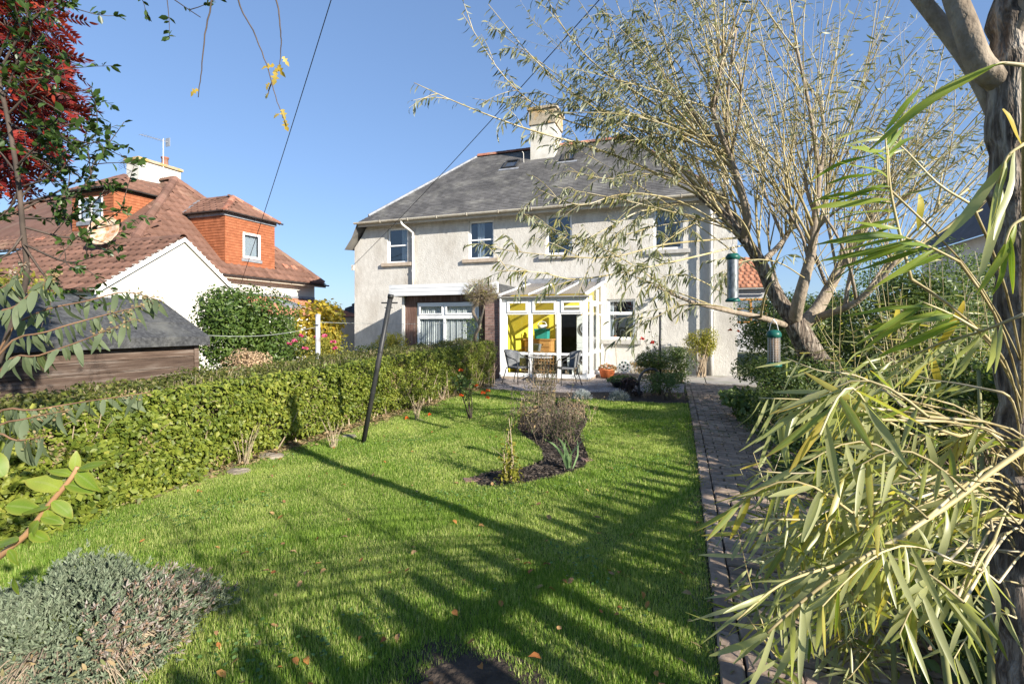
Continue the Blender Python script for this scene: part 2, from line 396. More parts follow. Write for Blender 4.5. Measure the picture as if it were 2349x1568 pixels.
M['appliance'] = pm('appliance_white', [(.74,.76,.77),(.80,.81,.82)], rough=.35)
M['dark_plastic'] = pm('dark_plastic', [(.02,.02,.022),(.03,.03,.03)], rough=.3)
M['terracotta'] = pm('orange_pot', [(.50,.12,.04),(.56,.17,.06)], rough=.6)
M['reel'] = pm('reel_plastic', [(.55,.55,.52),(.66,.66,.63)], rough=.5)
M['green_plastic'] = pm('green_plastic', [(.01,.085,.065),(.015,.11,.085)], rough=.4)
M['mesh_metal'] = pm('feeder_mesh', [(.10,.11,.11),(.30,.32,.33)], scale=40, rough=.45, metal=.7, stretch=(1,1,.4))
M['steel'] = pm('bright_steel', [(.5,.5,.5),(.6,.6,.6)], rough=.35, metal=.8)
M['nut'] = pm('peanut', [(.30,.20,.12),(.42,.30,.19)], scale=50, rough=.8)
M['stone'] = pm('pale_stone', [(.20,.165,.125),(.34,.29,.23)], scale=5, rough=.9, bump=.7, bscale=20, bdist=.02)
M['fence_wood'] = pm('grey_paling', [(.22,.20,.18),(.34,.32,.29)], scale=5, rough=.9, rand=.2, stretch=(5,5,.4))
M['antenna'] = pm('aerial_metal', [(.42,.43,.44),(.5,.5,.5)], rough=.5, metal=.6)
M['rust'] = pm('rusty_dish', [(.52,.46,.38),(.38,.17,.06)], scale=9, rough=.8)
M['far_wall'] = pm('pale_far_wall', [(.48,.47,.47),(.55,.54,.53)], rough=.9)
M['far_tile'] = pm('far_red_tile', [(.34,.15,.09),(.42,.20,.12)], rough=.9, rand=.2)
M['far_slate'] = pm('far_slate', [(.06,.06,.065),(.09,.09,.095)], rough=.8, rand=.25)
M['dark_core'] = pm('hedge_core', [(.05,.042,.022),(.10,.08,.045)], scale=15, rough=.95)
M['orange_frame'] = pm('stained_frame', [(.45,.20,.05),(.5,.24,.07)], rough=.6)

# ------------------------------------------------------------------ vegetation helpers
def unit(a): return a / np.maximum(np.linalg.norm(a, axis=1, keepdims=True), 1e-9)
def rdir(n): return unit(NR.normal(size=(n, 3)))
# templates: (verts as (along, across, lift), faces)
T_DIAMOND = (np.array([(0,0,0),(.5,-.5,.06),(1,0,-.06),(.5,.5,.06)]), np.array([(0,1,2),(0,2,3)]))
T_OVAL = (np.array([(0,0,0),(.25,-.38,.03),(.62,-.45,.05),(1,0,-.08),(.62,.45,.05),(.25,.38,.03),(.5,0,-.03)]),
          np.array([(0,1,6),(1,2,6),(2,3,6),(3,4,6),(4,5,6),(5,0,6)]))
T_LONG = (np.array([(0,0,0),(.2,-.42,.03),(.2,.42,.03),(.5,-.5,.05),(.5,.5,.05),(.78,-.32,.0),(.78,.32,.0),(1,0,-.14)]),
          np.array([(0,1,2),(1,3,2),(2,3,4),(3,5,4),(4,5,6),(5,7,6)]))
def _long2():
    v = []; f = []; rows = 8
    for i in range(rows+1):
        u = i/rows; w_ = .5*math.sin(math.pi*min(1, (u*.94+.03))**.85)**.75
        for y_ in (-1, 0, 1): v.append((u, y_*w_, abs(y_)*.012*min(1, w_*3)))
    for i in range(rows):
        for j in range(2):
            p, q = 3*i+j, 3*i+3+j; f += [(p, p+1, q+1), (p, q+1, q)]
    return np.array(v), np.array(f)
T_LONG2 = _long2()
T_BLADE = (np.array([(0,-.5,0),(0,.5,0),(.55,-.4,.07),(.55,.4,.07),(1,0,.30)]), np.array([(0,1,3),(0,3,2),(2,3,4)]))
def leaf_mesh_data(P, D, N, Ln, Wd, T):
    P = np.asarray(P, float); n = len(P)
    D = unit(np.asarray(D, float)); N = np.asarray(N, float)
    N = unit(N - D * np.sum(N*D, axis=1, keepdims=True)); S = np.cross(N, D)
    Ln = np.broadcast_to(Ln, (n,)).astype(float); Wd = np.broadcast_to(Wd, (n,)).astype(float)
    tv, tf = T; k = len(tv)
    V = (P[:, None, :] + D[:, None, :]*(Ln[:, None]*tv[None, :, 0])[..., None] + S[:, None, :]*(Wd[:, None]*tv[None, :, 1])[..., None]
         + N[:, None, :]*(Ln[:, None]*tv[None, :, 2])[..., None])
    Fc = tf[None] + (np.arange(n)*k)[:, None, None]
    return V.reshape(-1, 3), Fc.reshape(-1, 3), k
def leaf_edge(tv):
    wmax = np.array([max(1e-3, np.abs(tv[np.abs(tv[:, 0]-u_) < .02, 1]).max()) for u_ in tv[:, 0]])
    return np.clip(np.abs(tv[:, 1])/wmax*.75 + np.clip(tv[:, 0]-.82, 0, 1)*3, 0, 1).astype(np.float32)
def leaves(name, P, D, N, Ln, Wd, mat, parent, T=T_DIAMOND, rnd=None, smooth=False, label=None, local=False):
    V, Fc, k = leaf_mesh_data(P, D, N, Ln, Wd, T)
    if rnd is None: rnd = NR.random(len(P))
    o = np_obj(name, V, Fc, mat, parent, np.repeat(rnd, k), smooth, local)
    if T is T_LONG2:
        ed = o.data.attributes.new('edge', 'FLOAT', 'POINT'); ed.data.foreach_set('value', np.tile(leaf_edge(T[0]), len(P)))
    o['kind'] = 'stuff'
    return o
_leafproto = {}
def leaf_objects(name, P, D, N, Ln, Wd, mat, parent, T=T_LONG):
    """each leaf an object of its own, sharing one curled blade mesh"""
    key = (mat.name, id(T))
    if key not in _leafproto:
        tv, tf = T
        variants = []
        for q in range(6):
            vv = tv.copy(); tw = (-.9, .5, 1.3, -.3, .2, .8)[q]; ar = (.10, .30, .18, .42, .06, .24)[q]
            an = tw*vv[:, 0]; y0_ = vv[:, 1].copy()
            vv[:, 1] = y0_*np.cos(an) + .10*np.sin(vv[:, 0]*3+q)*vv[:, 0]
            vv[:, 2] += y0_*np.sin(an)*.13 - ar*vv[:, 0]**2 + .015*np.sin(vv[:, 0]*9+q)
            me = np_mesh(name, vv, tf, mat, np.zeros(len(vv)), True)
            ed = me.attributes.new('edge', 'FLOAT', 'POINT')
            ed.data.foreach_set('value', leaf_edge(tv))
            variants.append(me)
        _leafproto[key] = variants
    for i in range(len(P)):
        d = Vector(D[i]).normalized(); n = Vector(N[i]); n = (n - d*n.dot(d)).normalized(); s_ = n.cross(d)
        l, wd = Ln[i], Wd[i]
        m = Matrix(((d.x*l, s_.x*wd, n.x*l, P[i][0]), (d.y*l, s_.y*wd, n.y*l, P[i][1]), (d.z*l, s_.z*wd, n.z*l, P[i][2]), (0,0,0,1)))
        link(name, _leafproto[key][R.randrange(6)], parent, m)
def curve(p0, p1, bend, n=6):
    p0 = Vector(p0); p1 = Vector(p1); b = Vector(bend)
    return [p0.lerp(p1, i/(n-1)) + b*math.sin(math.pi*i/(n-1)) for i in range(n)]
def smooth_line(pts, k=4):
    """Catmull-Rom through the points"""
    pts = [Vector(p) for p in pts]; out = []
    P = [pts[0]*2-pts[1]] + pts + [pts[-1]*2-pts[-2]]
    for i in range(1, len(P)-2):
        for j in range(k):
            t = j/k; a, b, c, d = P[i-1], P[i], P[i+1], P[i+2]
            out.append(.5*((2*b) + (c-a)*t + (2*a-5*b+4*c-d)*t*t + (3*b-a-3*c+d)*t**3))
    out.append(pts[-1])
    return out
def taper(r0, r1, n): return [r0 + (r1-r0)*i/(n-1) for i in range(n)]
def stems(name, lines, mat, parent, sides=4, stuff=True):
    mb = MB()
    for pts, rad in lines: mb.tube(pts, rad, sides, False)
    o = mb.build(name, mat, parent, smooth=True)
    if stuff: o['kind'] = 'stuff'
    return o
def shrub(name, label, cat, base, rx, ry, h, nleaf, ll, lw, mat, k=14, stem=M['twig'], z0=.15, T=T_DIAMOND, nstem=10, up=.3, group=None, sub=.42, lean=(0,0), seed=0, inner=.5):
    base = Vector(base); t = thing(name, label, cat, base, group=group)
    rr = random.Random(seed*31+5)
    cs = []
    for i in range(k):
        a = rr.random()*2*math.pi; q = math.sqrt(rr.random())*(1-sub*.8); zz = z0 + (1-z0)*rr.random()**.8
        zz = min(zz, 1-sub*.45)
        shrink = math.sqrt(max(.15, 1-((zz-.45)/.62)**2))
        cs.append((base.x + math.cos(a)*q*rx*shrink + lean[0]*zz, base.y + math.sin(a)*q*ry*shrink + lean[1]*zz, base.z + h*zz, sub*(.75+.5*rr.random())))
    cs = np.array(cs)
    idx = NR.integers(0, k, nleaf); d = rdir(nleaf)
    rad = cs[idx, 3][:, None]*np.array([[rx, ry, h*.5]])
    P = cs[idx, :3] + d*rad*(inner + (1-inner)*NR.random((nleaf, 1))**.5)
    P[:, 2] = np.maximum(P[:, 2], base.z+.02)
    N = unit(d + NR.normal(size=(nleaf, 3))*.5 + np.array([[0, 0, up]]))
    D = unit(np.cross(N, rdir(nleaf)) + np.array([[0, 0, -.25]]))
    s = ll*(.65+.7*NR.random(nleaf))
    leaves('foliage', P, D, N, s, s*lw, mat, t, T)
    ls = []
    for i in range(nstem):
        c = cs[i % k]; p1 = Vector(c[:3]); p0 = base + Vector(((rr.random()-.5)*rx*.5, (rr.random()-.5)*ry*.5, 0))
        ls.append((curve(p0, p1, ((rr.random()-.5)*.1, (rr.random()-.5)*.1, .05), 5), taper(.012, .004, 5)))
    stems('stems', ls, stem, t)
    return t
# ------------------------------------------------------------------ building helpers
def frame_y(x0, y, z0=0): return (Vector((x0, y, z0)), Vector((1,0,0)), Vector((0,0,1)), Vector((0,-1,0)))     # faces the camera side (-y)
def frame_x(x, y0, z0=0): return (Vector((x, y0, z0)), Vector((0,1,0)), Vector((0,0,1)), Vector((1,0,0)))      # faces +x
def wall_sheet(mb, fr, u0, u1, v0, v1, holes, reveal=.12):
    O, U, V, N = fr
    us = sorted({u0, u1} | {h[0] for h in holes} | {h[1] for h in holes}); vs_ = sorted({v0, v1} | {h[2] for h in holes} | {h[3] for h in holes})
    for a, b in zip(us, us[1:]):
        for c, d in zip(vs_, vs_[1:]):
            um, vm = (a+b)/2, (c+d)/2
            if any(h[0] < um < h[1] and h[2] < vm < h[3] for h in holes): continue
            mb.poly([O+U*a+V*c, O+U*b+V*c, O+U*b+V*d, O+U*a+V*d])
    for (a, b, c, d) in holes:
        q = lambda u, v, w_: O+U*u+V*v-N*w_
        for (p, r) in (((a,c),(b,c)), ((b,c),(b,d)), ((b,d),(a,d)), ((a,d),(a,c))):
            mb.poly([q(*p, 0), q(*p, reveal), q(*r, reveal), q(*r, 0)])
def window(parent, fr, u0, u1, v0, v1, muls=(), rails=(), fw=.055, set_back=.07, glass=None, fm=None, name='window', curtain=None, room=True, sub=True, rail_w=.05, curt_d=.14):
    """frame in an opening; glass panes, curtain and the dim room behind it as sub-parts"""
    fm = fm or M['upvc']; glass = glass or M['glass']
    s = -set_back
    mb = MB()
    mb.lbox(fr, u0, u0+fw, v0, v1, s-.05, s); mb.lbox(fr, u1-fw, u1, v0, v1, s-.05, s)
    mb.lbox(fr, u0+fw, u1-fw, v0, v0+fw, s-.05, s-.002); mb.lbox(fr, u0+fw, u1-fw, v1-fw, v1, s-.05, s-.002)
    for m_ in muls: mb.lbox(fr, m_-fw*.55, m_+fw*.55, v0+fw, v1-fw, s-.045, s+.006)
    for r_ in rails: mb.lbox(fr, u0+fw, u1-fw, r_-rail_w/2, r_+rail_w/2, s-.04, s+.012)
    o = mb.build(name, fm, parent, bevel=.006)
    us = [u0+fw] + list(muls) + [u1-fw]; vv = [v0+fw] + list(rails) + [v1-fw]
    for a, b in zip(us, us[1:]):
        for c, d in zip(vv, vv[1:]):
            g = MB(); g.lbox(fr, a, b, c, d, s-.03, s-.024); g.build('pane', glass, o)
    if curtain:
        O, U, V, N = fr
        for (a, b) in curtain:
            n = max(8, int((b-a)/.012)); vs_ = []; fs = []
            for i in range(n+1):
                u = a+(b-a)*i/n; d = s-curt_d+.020*math.sin(i*1.15)+.010*math.sin(i*.37)
                vs_ += [O+U*u+V*(v0+.03)+N*d, O+U*u+V*(v1-.02)+N*d]
            for i in range(n): fs.append((2*i, 2*i+2, 2*i+3, 2*i+1))
            MB().add(vs_, fs).build('curtain', M['curtain'], o, smooth=True)
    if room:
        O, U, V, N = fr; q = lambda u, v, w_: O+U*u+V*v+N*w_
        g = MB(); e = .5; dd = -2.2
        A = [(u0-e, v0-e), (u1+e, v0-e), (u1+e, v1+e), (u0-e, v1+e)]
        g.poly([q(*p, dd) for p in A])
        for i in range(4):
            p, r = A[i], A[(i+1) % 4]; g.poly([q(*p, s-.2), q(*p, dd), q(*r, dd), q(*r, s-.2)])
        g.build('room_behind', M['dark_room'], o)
    return o
def inside(poly, u, v):
    c = False; n = len(poly)
    for i in range(n):
        (x1, y1), (x2, y2) = poly[i], poly[(i+1) % n]
        if (y1 > v) != (y2 > v) and u < (x2-x1)*(v-y1)/(y2-y1)+x1: c = not c
    return c
def t_slate(w_, h_, th=.012):
    v = [(-w_/2,-.02,th*2.3),(w_/2,-.02,th*2.3),(w_/2,h_,.002),(-w_/2,h_,.002),(-w_/2,-.02,th*.6),(w_/2,-.02,th*.6)]
    return np.array(v), np.array([(0,1,2),(0,2,3),(4,5,1),(4,1,0),(5,2,1),(4,0,3)])
def t_pan(w_, h_):
    us = [-.5,-.36,-.2,-.04,.1,.3,.5]; hs = [0,.032,.045,.032,0,.004,0]
    v = []
    for vv, lift in ((-.03, .060), (h_, .002)):
        for u, z in zip(us, hs): v.append((u*w_*1.02, vv, z+lift))
    for u, z in zip(us, hs): v.append((u*w_*1.02, -.028, z*.3-.005))
    n = len(us); f = []
    for i in range(n-1):
        f += [(i, i+1, n+i+1), (i, n+i+1, n+i), (2*n+i, 2*n+i+1, i+1), (2*n+i, i+1, i)]
    return np.array(v), np.array(f)
def tile_field(parent, O, U, V, N, poly, tw, th, T, name, mat, n_ind=0, jit=.006, skip=(), stagger=True):
    us = [p[0] for p in poly]; vs_ = [p[1] for p in poly]
    spots = []
    r = 0; v = min(vs_)
    while v < max(vs_):
        off = (tw*(.5*(r % 2)+R.uniform(-.22,.22)) if stagger else 0)
        u = min(us)-tw+off
        while u < max(us)+tw:
            if inside(poly, u, v+th*.5) and not any(inside(s, u, v+th*.5) for s in skip): spots.append((u, v))
            u += tw
        v += th; r += 1
    tv, tf = T
    bas = np.array([U, V, N], float)
    P = np.array([np.array(O)+np.array(U)*u+np.array(V)*(v+R.uniform(-jit, jit))+np.array(N)*R.uniform(0, jit*.7) for u, v in spots])
    d = np.linalg.norm(P-np.array([0, 0, 1.5]), axis=1); order = np.argsort(d)
    ind = order[:n_ind]; rest = order[n_ind:]
    if n_ind:
        me = np_mesh(name, tv, tf, mat, np.zeros(len(tv)))
        for i in ind:
            m = Matrix(((U.x, V.x, N.x, P[i][0]), (U.y, V.y, N.y, P[i][1]), (U.z, V.z, N.z, P[i][2]), (0, 0, 0, 1)))
            link(name, me, parent, m)
    if len(rest):
        VV = (P[rest][:, None, :] + (tv @ bas)[None]).reshape(-1, 3)
        FF = (tf[None] + (np.arange(len(rest))*len(tv))[:, None, None]).reshape(-1, 3)
        o = np_obj(name+('s' if n_ind else ''), VV, FF, mat, parent, np.repeat(NR.random(len(rest)), len(tv)))
        o['kind'] = 'stuff'
def lap_wall(parent, fr, pl, step, mat, name='tile_course', holes=(), lift=.022):
    """horizontal courses of hung tiles, each one lapping over the course below"""
    O, U, V, N = fr; v = min(p[1] for p in pl); vmax = max(p[1] for p in pl); r = 0
    while v < vmax-.01:
        v1 = min(v+step, vmax); vm = (v+v1)/2; xs = []
        for i in range(len(pl)):
            (x1, y1), (x2, y2) = pl[i], pl[(i+1) % len(pl)]
            if (y1 > vm) != (y2 > vm): xs.append((x2-x1)*(vm-y1)/(y2-y1)+x1)
        if len(xs) >= 2:
            segs = [(min(xs), max(xs))]
            for a, b, c, d in holes:
                if c < vm < d: segs = [q for s0, s1 in segs for q in ((s0, min(s1, a)), (max(s0, b), s1)) if q[1]-q[0] > .02]
            for s0, s1 in segs:
                mb = MB()
                u = s0-(.0825 if r % 2 else 0)
                while u < s1-.001:
                    a, b = max(u, s0), min(u+.165, s1); u += .165
                    if b-a < .01: continue
                    l = lift*R.uniform(.9, 1.1); q = lambda uu, vv, dd: O+U*uu+V*vv+N*dd
                    mb.add([q(a+.001,v-.012,l), q(b-.001,v-.012,l), q(b-.001,v1,.004), q(a+.001,v1,.004), q(a+.001,v-.012,.001), q(b-.001,v-.012,.001)], [(0,1,2,3),(4,5,1,0)])
                if mb.v: mb.build(name, mat, parent)
        v = v1; r += 1
def ridge_run(parent, a, b, r, step, mat, name, drop=0.0):
    a = Vector(a); b = Vector(b); L_ = (b-a).length; n = max(1, int(round(L_/step))); d = (b-a)/n
    t = d.normalized(); s = t.cross(Vector((0,0,1))).normalized(); up = s.cross(t)
    for i in range(n):
        mb = MB(); vs_ = []; fs = []
        for e, rr in ((-.02, r*1.06), (1.0, r)):
            p = a+d*(i+e)-up*(r*.45)
            for k in range(7):
                an = math.pi*k/6; vs_.append(p + s*math.cos(an)*rr + up*math.sin(an)*rr)
        for k in range(6): fs.append((k, k+1, 8+k, 7+k))
        fs.append(tuple(range(7)))
        mb.add(vs_, fs).build(name, mat, parent)

# ------------------------------------------------------------------ ground sheets
def sheet(name, pts, z, mat, label=None, cat=None, kind='structure'):
    o = MB().poly([(p[0], p[1], z) for p in pts]).build(name, mat)
    o['kind'] = kind
    return o
sheet('ground', [(-600,-300),(600,-300),(600,900),(-600,900)], 0, M['ground'])
LAWN = [(-4.5,-1.5),(.135,-1.5),(.12,1),(.09,4.5),(.03,8),(-.04,9.95),(-1.2,9.75),(-2.6,9.8),(-3.3,10.5),(-4.6,10.6)]
lawn = sheet('lawn', LAWN, .004, M['turf'])
sheet('patio', [(-5.05,10.75),(-2.5,10.75),(-2.2,10.95),(-1.2,11.3),(-.15,11.6),(-.15,13.3),(-2.2,13.6),(-2.2,15.55),(-5.05,15.55)], .006, M['gravel'])
sheet('flower_bed', [(-3.3,10.45),(-2.6,9.85),(-1.2,9.72),(-.02,9.95),(-.05,11.65),(-1.2,11.35),(-2.5,10.8)], .010, M['soil'])
sheet('path_bed', [(.128,-1.5),(1.12,-1.5),(1.08,13.3),(-.15,13.3),(-.05,10),(.055,6),(.11,2)], .008, M['soil'])
slab = MB()
slab.box(-2.15, .35, 13.65, 15.4, 0, .035); slab.box(.37, 2.6, 13.32, 15.4, 0, .045); slab.box(-.16,.35,13.32,13.63,0,.04)
slab.build('pavement', M['concrete'])['kind'] = 'structure'

# ------------------------------------------------------------------ the pebbledashed pair of houses
HY = 15.6
house = thing('semi_detached_house', 'pebbledashed two storey house with slate hipped roof and central white chimney', 'house', (-5.35, HY, 0))
fr = frame_y(0, HY)
wins = [(-10.47,-9.62,3.76,5.02), (-7.2,-6.28,3.76,5.06), (-4.45,-3.58,3.77,5.06), (-1.07,-.22,3.76,5.04)]
kit = (-2.46, -1.60, 1.05, 2.30)
mb = MB()
wall_sheet(mb, fr, -11.34, .62, 0, 5.19, wins + [kit, (-4.75, -3.05, .02, 2.0)], .16)
mb.poly([(-11.92,HY,0),(-11.34,HY,0),(-11.34,HY,5.19),(-11.6,HY,4.78),(-11.92,HY,4.39)])
mb.poly([(-11.92,HY,0),(-11.92,HY,4.39),(-11.92,HY+8,4.39),(-11.92,HY+8,0)])
mb.poly([(-11.92,HY+8,0),(-11.92,HY+8,5.2),(1.24,HY+8,5.2),(1.24,HY+8,0)])
mb.build('wall', M['harl'], house)
mb = MB()                                                                  # the end bay stands a little forward
mb.poly([(.62,15.42,0),(1.24,15.42,0),(1.24,15.42,4.39),(.95,15.42,4.75),(.72,15.42,5.12),(.62,15.42,5.12)])
mb.poly([(.62,15.42,0),(.62,15.42,5.12),(.62,HY,5.12),(.62,HY,0)])
mb.poly([(1.24,15.42,0),(1.24,HY+8,0),(1.24,HY+8,4.39),(1.24,15.42,4.39)])
mb.build('end_bay', M['harl'], house)
# roof
EY, EZ, RY, RZ = 15.22, 5.25, 19.3, 8.62
XL, XR, RXL, RXR = -11.5, .82, -8.45, -2.3
k_ = (RZ-EZ)/(RY-EY)
Vv = Vector((0, RY-EY, RZ-EZ)); SL = Vv.length; Vv = Vv.normalized(); Uu = Vector((1,0,0)); Nn = Uu.cross(Vv)
mb = MB()
mb.poly([(XL,EY,EZ),(XR,EY,EZ),(RXR,RY,RZ),(RXL,RY,RZ)])
mb.poly([(XL,EY,EZ),(RXL,RY,RZ),(XL,EY+8.6,EZ),(-12.1,EY+8.6,4.28),(-11.8,EY+4,4.62),(-12.1,EY+.02,4.28),(-11.78,EY+.02,4.7)])
mb.poly([(XR,EY,EZ),(1.1,EY+.02,4.7),(1.42,EY+.02,4.28),(1.42,EY+8.6,4.28),(XR,EY+8.6,EZ),(RXR,RY,RZ)])
mb.poly([(XL,EY+8.6,EZ),(RXL,RY,RZ),(RXR,RY,RZ),(XR,EY+8.6,EZ)])
roof = mb.build('roof', M['slate'], house)
def rp(px, py):
    d = ray(px, py); t = (EZ-EY*k_-EYE)/(d.z-d.y*k_); return Vector((d.x*t, d.y*t, EYE+d.z*t))
def rp_uv(p): return (p.x, (p-Vector((0,EY,EZ))).dot(Vv))
CHX0, CHX1, CHY0, CHY1 = -5.88, -4.92, 18.45, 19.55
sky_w = []
for (x0, x1, y0, y1) in ((-6.86,-6.30,17.95,18.45), (-4.56,-4.05,18.0,18.62)):
    sky_w.append((x0, x1, (y0-EY)*SL/(RY-EY), (y1-EY)*SL/(RY-EY)))
poly = [(XL,0),(XR,0),(RXR,SL),(RXL,SL)]
skips = [[(CHX0,3.9),(CHX1,3.9),(CHX1,SL),(CHX0,SL)]] + [[(a-.04,c-.04),(b+.04,c-.04),(b+.04,d+.04),(a-.04,d+.04)] for a, b, c, d in sky_w]
lap_wall(roof, (Vector((0,EY,EZ)), Uu, Vv, Nn), poly, .118, M['slate'], 'slate_course', [(CHX0,CHX1,3.9,SL+1)] + [(a-.04,b+.04,c-.04,d+.04) for a, b, c, d in sky_w], .016)
for (a, b, c, d) in sky_w:
    f2 = (Vector((0,EY,EZ)), Uu, Vv, Nn)
    m2 = MB(); fw = .055
    m2.lbox(f2,a,a+fw,c,d,0,.09); m2.lbox(f2,b-fw,b,c,d,0,.09); m2.lbox(f2,a+fw,b-fw,c,c+fw,0,.085); m2.lbox(f2,a+fw,b-fw,d-fw,d,0,.1)
    sk = m2.build('skylight', M['black_gutter'], house)
    MB().lbox(f2,a+fw,b-fw,c+fw,d-fw,.05,.056).build('pane', M['glass'], sk)
    MB().lbox(f2,a+fw,b-fw,c+fw,d-fw,.01,.02).build('blind', M['dark_room'], sk)
    MB().lbox(f2,a-.12,b+.12,c-.16,c-.01,.012,.03).build('flashing', M['lead'], sk)
    # the pale streak the flashing sheds down the slates
ridge_run(house, (RXL,RY,RZ+.03), (CHX0,RY,RZ+.03), .13, .45, M['ridge'], 'ridge_tile')
ridge_run(house, (CHX1,RY,RZ+.03), (RXR,RY,RZ+.03), .13, .45, M['ridge'], 'ridge_tile')
for a, b, m_ in (((XL+.25,EY+.33,EZ+.30),(RXL,RY,RZ+.02),M['lead']), ((XR-.25,EY+.33,EZ+.30),(RXR,RY,RZ+.02),M['ridge'])):
    MB().tube([a, b], .055, 8).build('hip_capping', m_, house)
ch = MB().box(CHX0,CHX1,CHY0,CHY1,7.2,9.25).build('chimney', M['chim_white'], house)
MB().box(CHX0-.05,CHX1+.05,CHY0-.05,CHY1+.05,9.25,9.82).build('chimney_head', M['chim_stone'], ch)
MB().box(CHX0-.11,CHX1+.11,CHY0-.11,CHY1+.11,9.82,9.92).build('coping', M['chim_stone'], ch)
MB().box(CHX0-.08,CHX1+.08,CHY0-.07,CHY0+.0,7.35,7.75).build('flashing', M['lead'], ch)
MB().tube([(-6.1,18.3,7.75),(-6.1,18.25,8.15),(-6.14,18.2,8.2)], .012, 6).build('vent_pipe', M['pipe'], house)
# eaves, gutter, pipes
mb = MB()
mb.poly([(XL,EY+.02,EZ-.05),(XL,HY,EZ-.05),(XR,HY,EZ-.05),(XR,EY+.02,EZ-.05)])
mb.box(XL,XR,EY+.02,EY+.045,EZ-.17,EZ-.02)
mb.build('eaves_board', M['soffit'], house)
def half_gutter(parent, a, b, r, mat, name='gutter'):
    a = Vector(a); b = Vector(b); t = (b-a).normalized(); s = t.cross(Vector((0,0,1))).normalized(); up = Vector((0,0,1))
    vs_ = []; fs = []
    for p in (a, b):
        for k in range(9):
            an = math.pi + math.pi*k/8; vs_.append(p+s*math.cos(an)*r+up*math.sin(an)*r)
        for k in range(9):
            an = 2*math.pi - math.pi*k/8; vs_.append(p+s*math.cos(an)*(r-.008)+up*math.sin(an)*(r-.008))
    for k in range(17): fs.append((k, k+1, 18+k+1, 18+k))
    fs.append((17, 0, 18, 35)); fs += [tuple(range(18))[::-1], tuple(range(18, 36))]
    o = MB().add(vs_, fs).build(name, mat, parent)
    n = int((b-a).length/1.1)
    for i in range(1, n):
        p = a.lerp(b, i/n)
        MB().tube([p+s*(-r-.006)+up*.01, p-up*(r+.006)-s*(r*.5), p-up*(r+.008), p-up*(r+.006)+s*(r*.5), p+s*(r+.006)+up*.01], .012, 5).build('bracket', mat, o)
    return o
half_gutter(house, (XL-.1,EY-.06,EZ-.02), (XR+.06,EY-.06,EZ+.0), .065, M['gutter'])
def pipe(parent, pts, r, mat, name='downpipe', collars=()):
    o = MB().tube(smooth_line(pts, 3) if len(pts) > 2 else pts, r, 10).build(name, mat, parent, smooth=True)
    for c in collars: MB().cyl((pts[-1][0], pts[-1][1], c), (pts[-1][0], pts[-1][1], c+.06), r*1.35, n=10).build('collar', mat, o)
    return o
pipe(house, [(-9.62,15.18,5.18),(-9.6,15.22,5.05),(-9.38,15.50,4.82),(-9.36,15.53,4.65),(-9.36,15.53,2.72)], .042, M['pipe'], collars=(4.6,3.4))
pipe(house, [(.40,15.18,5.18),(.42,15.22,5.05),(.53,15.36,4.85),(.55,15.36,4.65),(.55,15.36,.08)], .048, M['pipe'], collars=(3.6,1.9,.9,.25))
MB().cyl((.55,15.35,0),(.55,15.35,.9), .066, n=12).build('pipe_shoe', M['sill_grey'], house, smooth=True)
MB().tube([(-.65,15.54,.86),(.45,15.54,.80),(.5,15.5,.7)], .022, 8).build('waste_pipe', M['pipe'], house)
MB().tube([(-1.05,15.5,2.36),(-.72,15.55,2.36)], .035, 8).build('flue', M['lead'], house)
lamp = MB().cyl((-.98,15.45,2.28),(-.98,15.33,2.24), .06, .075, 12).build('wall_lamp', M['upvc'], house)
MB().tube([(-.98,15.45,2.28),(-.98,15.6,2.33)], .02, 6).build('lamp_arm', M['upvc'], lamp)
MB().box(-8.85,-8.6,15.575,15.595,1.85,2.02).build('air_vent', M['sill_grey'], house)
br = MB().box(-11.99,-11.9,15.5,15.58,3.55,3.75).build('wire_bracket', M['gutter'], house)
# windows
cur = [[(-9.98,-9.68)], [(-6.95,-6.68)], None, None]
for i, (a, b, c, d) in enumerate(wins):
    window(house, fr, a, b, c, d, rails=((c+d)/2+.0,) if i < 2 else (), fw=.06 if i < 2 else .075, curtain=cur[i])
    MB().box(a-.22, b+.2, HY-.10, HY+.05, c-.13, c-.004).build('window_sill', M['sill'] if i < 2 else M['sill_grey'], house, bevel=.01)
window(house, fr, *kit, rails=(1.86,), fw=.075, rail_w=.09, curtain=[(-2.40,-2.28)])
MB().box(kit[0]-.22, kit[1]+.2, HY-.13, HY+.05, kit[2]-.14, kit[2]-.004).build('window_sill', M['sill_grey'], house, bevel=.01)
# pot plant and tap on the kitchen sill, inside
t = thing('plant_pot', 'small terracotta pot with a green sprig inside the kitchen window', 'plant pot', (-2.26,15.86,1.07))
MB().lathe((0,0,0), [(0,0),(.045,0),(.062,.10),(.055,.10),(.0,.09)], 12).build('pot', M['terracotta'], t, smooth=True, local=True)
P = np.array([(-2.26+NR.normal()*.03, 15.86+NR.normal()*.02, 1.17+.24*NR.random()) for _ in range(24)])
leaves('foliage', P, rdir(24), rdir(24), .06, .03, M['mid_leaf'], t)
tap = MB().tube([(-2.1,15.95,1.02),(-2.1,15.95,1.28),(-2.06,15.95,1.36),(-1.98,15.95,1.34),(-1.95,15.95,1.26)], .012, 8).build('kitchen_tap', M['steel'], smooth=True)
tag(tap, 'curved chrome tap inside the kitchen window', 'tap')

